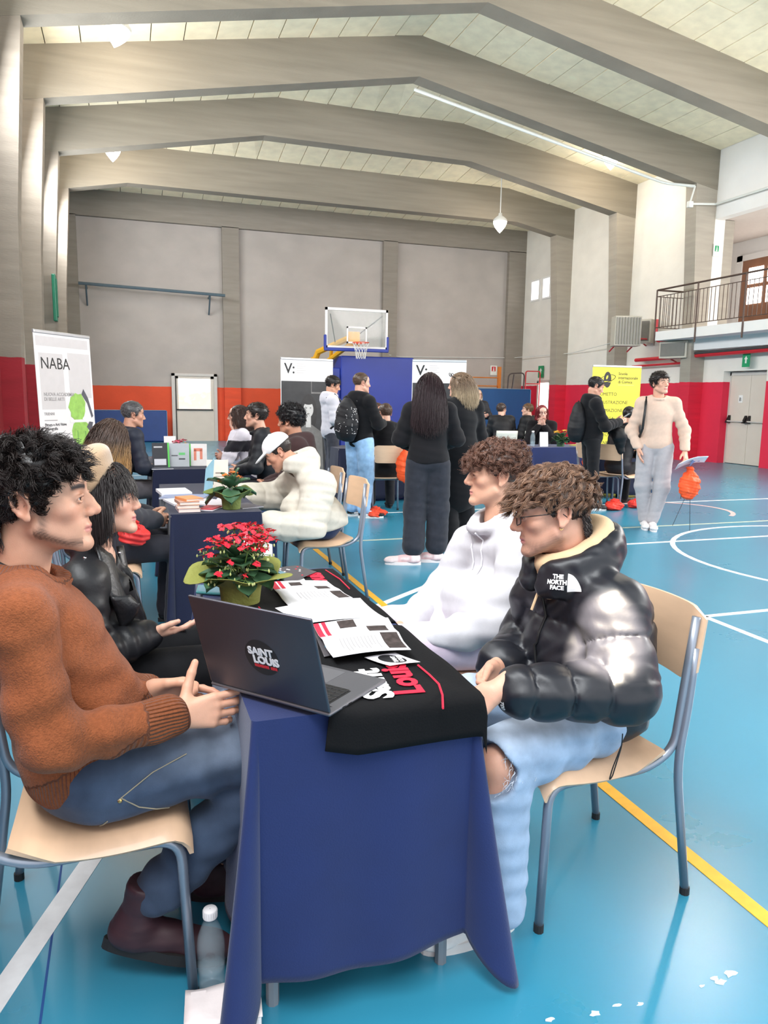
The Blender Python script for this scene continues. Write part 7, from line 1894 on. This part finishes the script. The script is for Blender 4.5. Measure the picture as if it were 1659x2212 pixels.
# --- long haired woman at the second table
Pw=seated('woman with long ombre hair and dark coat at the second table',-.17,4.72,R(-82),(206,158,132),(52,52,58),M_fleece,None,head=(.95,0,0),lean=.06,lod=1.6,female=1,t=.022,topname='coat',legs=(46,46,52),legmat=M_fleece,h=.90,hairf=lambda P: long_hair(P,(70,52,44),.34,.070,3,tipcol=(196,150,92),n=1900,wave=.010))
sack('drawstring_bag',(.02,4.42,.60),.3,(.17,.15,.13),(196,46,44),'red pouch on the lap of the long haired woman')
# --- grey haired man, third table
seated('grey haired man in a navy jacket at the third table',-.12,7.60,R(-72),(198,148,124),(34,38,52),M_matte_nylon,None,head=(-.1,-.12,0),lean=.16,lod=2.2,t=.026,collar=(.085,.018,.01),legs=(96,92,96),hairf=lambda P: short_hair(P,(104,102,104),.010,700,.022,.001,seed=6))
# --- couple across the third table
ar={'elL':(-.16,.28,.77),'wrL':(-.06,.20,1.06),'elR':(.20,.22,.80),'wrR':(.02,.34,.80)}
Pg=seated('woman with glasses resting her chin on her hand at the third table',1.30,8.20,R(80),(214,166,146),(214,208,216),M_fleece,None,head=(-.1,-.05,.12),lean=.14,lod=2.0,female=1,arms=ar,topname='sweater',legs=(30,34,52),h=.97,colf=lambda v: np.where(((v[:,2]>.86)&(v[:,2]<.98)&(np.abs(v[:,0])>.13))[:,None],lin((36,34,40)),lin((214,208,216))),hairf=lambda P: long_hair(P,(62,42,36),.26,.07,8,n=900))
glasses(Pg,(60,40,40))
seated('dark haired man in a black vest at the third table',1.34,7.50,R(84),(210,160,136),(26,27,32),M_matte_nylon,None,head=(-.15,.0,0),lean=.10,lod=2.0,t=.026,collar=(.08,.018,.0),legs=(28,30,40),opts=dict(stubble=.2),hairf=lambda P: short_hair(P,(46,36,32),.014,800,.035,.003,seed=9))
# --- group before the blue block
seated('boy in black seen from behind beside the orange sack',3.10,8.98,R(-8),(208,160,138),(22,22,25),M_fleece,None,head=(.25,-.1,0),lean=.12,lod=2.2,hood=1.0,t=.026,legs=(36,36,40),hairf=lambda P: short_hair(P,(96,72,58),.008,700,.018,.001,seed=11))
seated('woman with brown hair facing the camera behind the seated boy',3.62,10.95,R(165),(206,150,126),(24,22,24),M_fleece,None,head=(.5,-.25,0),lean=.12,lod=2.2,female=1,hairf=lambda P: long_hair(P,(78,56,46),.24,.07,12,n=700,tipcol=(150,120,96)))
# --- far table
seated('student in black on the left white chair at the far table',6.97,13.25,R(-14),(214,170,150),(26,26,30),M_matte_nylon,None,head=(-.9,0,0),lean=.12,lod=2.6,t=.04,hands=False,hairf=lambda P: short_hair(P,(82,64,58),.012,450,.03,.003,seed=13))
seated('student in black on the right white chair at the far table',7.62,13.2,R(30),(214,170,150),(24,24,28),M_matte_nylon,None,head=(.6,0,0),lean=.12,lod=2.6,t=.04,hands=False,hairf=lambda P: short_hair(P,(124,90,62),.012,450,.03,.003,seed=14))
ar={'elL':(-.22,.26,.78),'wrL':(-.05,.22,1.03),'elR':(.22,.26,.78),'wrR':(.05,.23,1.04)}
seated('red haired woman in black with hands at her face behind the right table',6.50,10.98,R(148),(220,178,160),(22,20,24),M_fleece,None,head=(.25,-.2,.1),lean=.14,lod=2.0,female=1,arms=ar,topname='sweater',hairf=lambda P: long_hair(P,(124,44,48),.22,.07,15,n=800))
seated('dark haired man in a black jacket seated before the yellow banner',6.44,8.78,R(-68),(190,140,116),(26,26,31),M_matte_nylon,None,head=(.1,-.1,0),lean=.16,lod=2.0,t=.034,collar=(.085,.02,.02),legs=(24,24,27),hairf=lambda P: short_hair(P,(34,28,27),.010,700,.02,.001,seed=16))

# --- standing people
def standing(label,x,y,rz,h,skin,top,topmat,legs,legmat,shoe,sole,head=(0,0,0),arms=None,lod=2.0,female=0,t=.022,hood=None,topname='hoodie',hem=None,hairf=None,rh=.086,rk=.062,ra=.05,end=1.0,accent=None,legpose=None,hands=None,lean=0.0,collar=None,bulk=1.0,colf=None,legname='trousers',legcolf=None,shoe_dirs=None,spread=.10,extra=None,opts=None,wobb=.007):
    P=Person(label,x,y,rz,lod,skin); pose_stand(P,h,head,arms,lean,legpose,spread)
    o=dict(scale=.98 if not female else .94,female=female); o.update(opts or {})
    P.make_body(o,hands(P) if hands else {q:HR_(P,q) for q in 'LR'},hand_h=.0045,head_h=.0034)
    k=h/1.75; simple_top(P,top,topmat,topname,t=t,bulk=bulk,female=female,hem=((0,0,(hem or .86)*k),(0,0,-1)),hood=hood,collar=collar,colf=colf,h=.0068*lod,extra=extra,wobb=wobb)
    P.R=np.eye(3); simple_legs(P,legs,legmat,legname,h=.0072*lod,rh=rh,rk=rk,ra=ra,end=end,colf=legcolf); P.shoes(shoe,sole,'sneaker',accent=accent,dirs=shoe_dirs,size=1.12)
    if hairf: hairf(P)
    return P
# dark haired woman with pink sneakers
ar={'elL':(-.25,.02,1.10),'wrL':(-.12,.22,1.02),'elR':(.25,.02,1.10),'wrR':(.12,.22,1.02)}
standing('woman with long dark hair, black sweatshirt and pink sneakers standing with her back turned',2.50,6.12,R(-14),1.67,(206,156,134),(26,25,28),M_fleece,(44,46,54),M_denim,(228,186,186),(238,228,226),head=(-.1,-.05,0),arms=ar,lod=1.7,female=1,t=.026,topname='sweatshirt',hem=.93,rh=.098,rk=.088,ra=.088,end=.80,bulk=1.02,legname='jeans',accent=(236,214,212),shoe_dirs={'L':(-.95,.1),'R':(-.95,.2)},spread=.10,legpose={'anL':(-.13,-.12,.085),'knL':(-.11,.0,.48),'anR':(.09,-.02,.085),'knR':(.10,.02,.48)},hairf=lambda P: long_hair(P,(44,28,32),.46,.105,21,n=2200))
# blonde woman in a long black coat
def coat_skirt(g): g.path([(0,0,.95),(0,-.01,.55)],[.19,.20],k=.08,flat=((0,1,0),1.25))
Pb=standing('blonde woman in a black coat with sunglasses on her head',3.02,6.62,R(12),1.70,(214,168,146),(20,20,23),M_fleece,(22,22,25),M_denim,(228,224,220),(232,230,226),head=(.55,-.05,0),arms=ar,lod=1.7,female=1,t=.036,topname='coat',hem=.50,extra=coat_skirt,rh=.095,rk=.085,ra=.09,end=.98,hairf=lambda P: long_hair(P,(120,98,78),.24,.085,22,n=1500,tipcol=(206,184,152)))
q=MB()
for s in (-1,1): q.tube([Vector(Pb.hp_(A_(s*.034+.028*math.cos(t),.085+.006*math.sin(t),.108+.018*math.sin(t))[None])[0]) for t in [6.2832*i/14 for i in range(14)]],.003,5,closed=True); q.tube([Vector(Pb.hp_(A_(s*.062,.08,.108)[None])[0]),Vector(Pb.hp_(A_(s*.088,.0,.07)[None])[0])],.003,5)
q.build('sunglasses',M_dark,Pb.e)
# boy with backpack and light jeans
def jean_l(v): return np.tile(lin((138,172,206)),(len(v),1))*(1+.25*np.sin(v[:,2:3]*9))
ar={'elL':(-.26,.0,1.14),'wrL':(-.14,.26,1.12),'elR':(.25,.06,1.14),'wrR':(.06,.34,1.14)}
standing('boy in a black hoodie and light jeans wearing a dotted backpack',2.66,8.72,R(-62),1.74,(214,164,142),(22,22,25),M_fleece,(138,172,206),M_denim,(232,230,228),(232,230,228),head=(-.35,-.06,0),arms=ar,lod=1.9,t=.024,hood=1.1,hem=.86,rh=.10,rk=.082,ra=.070,end=.93,legname='jeans',legcolf=jean_l,accent=(24,24,26),shoe_dirs={'L':(.45,.9),'R':(.6,.8)},hairf=lambda P: short_hair(P,(108,84,68),.004,700,.010,.0005,front=.07,seed=23,r=.002,lift=1.0))
def backpack(x,y,z,rz,size,col,label,dots=0,parent=None):
    e=empty('backpack',(x,y,z),rz,label,'backpack'); a,b,c=size
    G=Sdf(); G.ell((0,0,c*.48),(a/2,b/2,c*.55),k=.05).ell((0,-b*.2,c*.3),(a*.42,b*.42,c*.28),k=.06); G.cut((0,0,0),(0,0,-1),k=.03); G.post.append(lambda p: wob(p,.010,1.2))
    v,f=mesh_sdf(G,.015); link('pack_body',np_mesh('pack',v,f,np.tile(lin(col),(len(v),1))),M_matte_nylon,e)
    for s in (-1,1): MB().tube([(s*a*.25,b*.35,c*.95),(s*a*.30,b*.75,c*.99),(s*a*.32,b*1.3,c*.75)],.013,6).build('strap',M_dark,e,smooth=True)
    MB().tube(arc((0,0,c*1.0),.03,0,math.pi,8),.006,5).build('handle',M_dark,e)
    if dots:
        R_=random.Random(4); dm=MB().lathe([(.0001,.003),(.004,.002),(.005,0)],6).mesh('dot')
        for i in range(dots):
            th=R_.uniform(math.pi*.95,math.pi*2.05); zz=R_.uniform(.06,c*.92); p=A_(a*.7*math.cos(th),b*.9*math.sin(th),zz); q,gr=G.project(p[None],8)
            o=link('dot',dm,M_pw,e); o.location=Vector(q[0]); o.rotation_euler=Vector(gr[0]).to_track_quat('Z','Y').to_euler()
    return e
d=V(-math.sin(R(-62)),math.cos(R(-62)),0)
p=V(2.66,8.72,0)-d*.215; backpack(p.x,p.y,.93,R(-62),(.34,.20,.50),(24,24,28),'black backpack with white dots on the boy in light jeans',dots=90)
# boy in the light grey hoodie
ar={'elL':(-.24,.0,1.13),'wrL':(-.05,.24,1.05),'elR':(.24,.0,1.13),'wrR':(.05,.25,1.03)}
Pq=standing('boy in a light grey hoodie before the left portrait banner',2.80,10.6,R(-92),1.74,(206,156,130),(202,200,208),M_fleece,(60,62,70),M_denim,(230,228,226),(228,226,222),head=(-.1,-.35,0),arms=ar,lod=2.0,t=.028,hood=1.15,hairf=lambda P: short_hair(P,(36,29,28),.016,800,.035,.003,seed=24))
for s in (-1,1): MB().tube([Vector((s*.12,-.10,1.43)),Vector((s*.13,.02,1.49)),Vector((s*.145,.125,1.38)),Vector((s*.15,.12,1.15)),Vector((s*.17,-.05,1.0))],.017,6).build('pack_strap',M_dark,Pq.e,smooth=True)
# far blonde woman
standing('blonde woman in a dark jacket standing by the far mat',7.28,15.05,R(168),1.66,(216,170,150),(26,27,34),M_matte_nylon,(120,140,170),M_denim,(60,58,60),(200,200,200),arms={'elL':(-.24,.06,1.10),'wrL':(.02,.22,1.12),'elR':(.24,.06,1.10),'wrR':(-.02,.24,1.10)},lod=2.6,female=1,t=.035,hairf=lambda P: long_hair(P,(150,128,108),.20,.08,25,n=600,tipcol=(206,190,168)))
# man with the phone
ar={'elL':(-.25,.10,1.12),'wrL':(-.09,.34,1.17),'elR':(.24,.10,1.12),'wrR':(.04,.36,1.18)}
Pp=standing('man in a black hoodie looking down at his phone',5.86,8.62,R(-106),1.76,(208,156,132),(23,23,26),M_fleece,(24,24,27),M_denim,(40,38,40),(210,208,206),head=(-.05,-.42,0),arms=ar,lod=1.8,t=.024,hood=1.1,hands=lambda P:{'L':dict(D=(.4,.8,.3),T=(.3,.1,.9),Nn=(.8,-.2,.5),curl=(.5,.7,.5)),'R':dict(D=(-.3,.8,.3),T=(-.3,.1,.9),Nn=(-.8,-.2,.5),curl=(.5,.7,.5))},hairf=lambda P: (short_hair(P,(30,25,25),.010,900,.024,.002,seed=26),))
ph=empty('smartphone',Pp.M@V(-.02,.45,1.25),R(-106),'black phone in the hands of the man in the black hoodie','phone')
MB().bbox(-.037,.037,-.004,.004,-.075,.075,.003,Matrix.Rotation(R(-55),4,'X')).build('phone_case',M_dark,ph); MB().box(-.033,.033,-.0048,-.0042,-.07,.07,Matrix.Rotation(R(-55),4,'X')).build('screen',plain('phone_screen_lit',(120,140,160),.2,var=.05),ph)
d=V(-math.sin(R(-106)),math.cos(R(-106)),0); p=V(5.86,8.62,0)-d*.195; backpack(p.x,p.y,.90,R(-106),(.32,.20,.52),(22,22,26),'plain black backpack on the man with the phone')
jk=Sdf(); jk.path([(0,.30,1.05),(.06,.36,1.0),(.04,.40,.80)],[.07,.09,.05],k=.06).path([(-.05,.36,1.06),(-.05,.40,.86)],[.06,.05],k=.05); jk.post.append(lambda p: wob(p,.018,1.4)); v,f=mesh_sdf(jk,.016)
o=link('carried_jacket',np_mesh('jacket',v,f,np.tile(lin((22,22,25)),(len(v),1))),M_matte_nylon); o.matrix_world=Pp.M; tag(o,'black jacket draped over the arm of the man with the phone','jacket')
# man in the beige sweater
ar={'elR':(.27,-.02,1.13),'wrR':(.20,.10,.93),'elL':(-.30,.0,1.13),'wrL':(-.30,.14,.90)}
Pm=standing('man in a beige sweater and grey joggers holding papers',5.70,7.12,R(148),1.78,(212,162,138),(208,180,162),M_fleece,(172,167,170),M_fleece,(226,220,220),(228,222,222),head=(.62,.02,.05),arms=ar,lod=1.6,t=.020,bulk=1.02,topname='sweater',hem=.90,wobb=.004,rh=.10,rk=.078,ra=.055,collar=(.076,.014,.0),end=.95,legname='joggers',legpose={'anL':(-.02,.02,.085),'knL':(-.09,.05,.49),'anR':(.06,-.06,.085),'knR':(.11,.0,.50)},hands=lambda P:{'L':dict(D=(-.1,.55,-.8),T=(.6,.7,.2),Nn=(.9,-.1,-.2),curl=(.5,.7,.4)),'R':dict(D=(-.2,.25,-.95),T=(0,1,.2),Nn=(-1,0,0),curl=(.2,.2,.2))},hairf=lambda P: short_hair(P,(42,32,30),.018,1000,.045,.004,seed=27,comb=(.3,.6,0)))
MB().tube([Vector((.12,-.11,1.45)),Vector((.135,.02,1.50)),Vector((.15,.135,1.38)),Vector((.165,.13,1.15)),Vector((.20,.02,1.0))],.014,6).build('bag_strap',M_dark,Pm.e,smooth=True)
MB().box(-.13,-.10,.098,.104,.66,.69).build('joggers_label',M_dark,Pm.e)
w=Pm.M@V(-.34,.24,.80)
mg=empty('papers',w,R(148),'printed papers in the hand of the man in the beige sweater','papers')
MB().grid(lambda u,v:(-.16+.30*u,-.05+.22*v,.0+.10*u*-1+.03*math.sin(3*u)+.08*v),8,6,.004).build('sheet',M_paper,mg,smooth=True); MB().grid(lambda u,v:(-.10+.10*u,.0+.09*v,.008-.07*u+.03*math.sin(3*u)+.06*v),6,5,.003).build('print_block',plain('paper_print',(120,140,190),.6,var=.3,scale=30),mg)
b_=sack('drawstring_bag',(w.x+.02,w.y,w.z-.42),R(20),(.34,.16,.36),(238,84,36),'orange drawstring bag dangling from the hand of the man in beige')
MB().tube([(0,0,.35),(-.05,.02,.0),(-.20,.05,-.28)],.003,4).tube([(.02,0,.35),(.08,.02,-.05),(.14,.03,-.37)],.003,4).build('long_cord',M_dark,b_)
sack('drawstring_bag',(3.20,8.58,.42),0,(.24,.14,.46),(240,86,36),'orange sack hanging on the chair of the boy in black')
sack('drawstring_bag',(2.86,8.66,0),.4,(.30,.22,.12),(226,74,44),'crumpled orange bag on the floor beside the black and white sneakers')
sack('drawstring_bag',(6.22,9.20,.42),.5,(.22,.14,.46),(240,80,40),'orange sack hanging behind the man with the phone')
sack('drawstring_bag',(6.20,8.50,0),.4,(.32,.22,.13),(230,60,46),'orange red bag on the floor left under the seated man before the banner')
sack('drawstring_bag',(6.62,8.62,0),.9,(.26,.18,.11),(224,60,50),'orange red bag on the floor right under the seated man before the banner')
sack('drawstring_bag',(6.95,8.70,0),.9,(.34,.3,.50),(30,78,120),'blue bag standing on the floor beside the seated man before the banner')
# dark coat on the chair of the man in the brown sweater
ck=Sdf(); ck.path([(-.16,-.36,.80),(.16,-.36,.80)],[.06,.06],k=.05).path([(-.12,-.37,.80),(-.13,-.40,.48)],[.07,.06],k=.06).path([(.12,-.37,.80),(.13,-.40,.50)],[.07,.06],k=.06); ck.post.append(lambda p: wob(p,.014,1.3)); v,f=mesh_sdf(ck,.012)
o=link('hung_coat',np_mesh('coat',v,f,np.tile(lin((26,27,28)),(len(v),1))),M_matte_nylon); o.location=(-.11,1.89,0); o.rotation_euler=(0,0,R(-90)); tag(o,'dark coat hung on the chair behind the man in the brown sweater','coat')
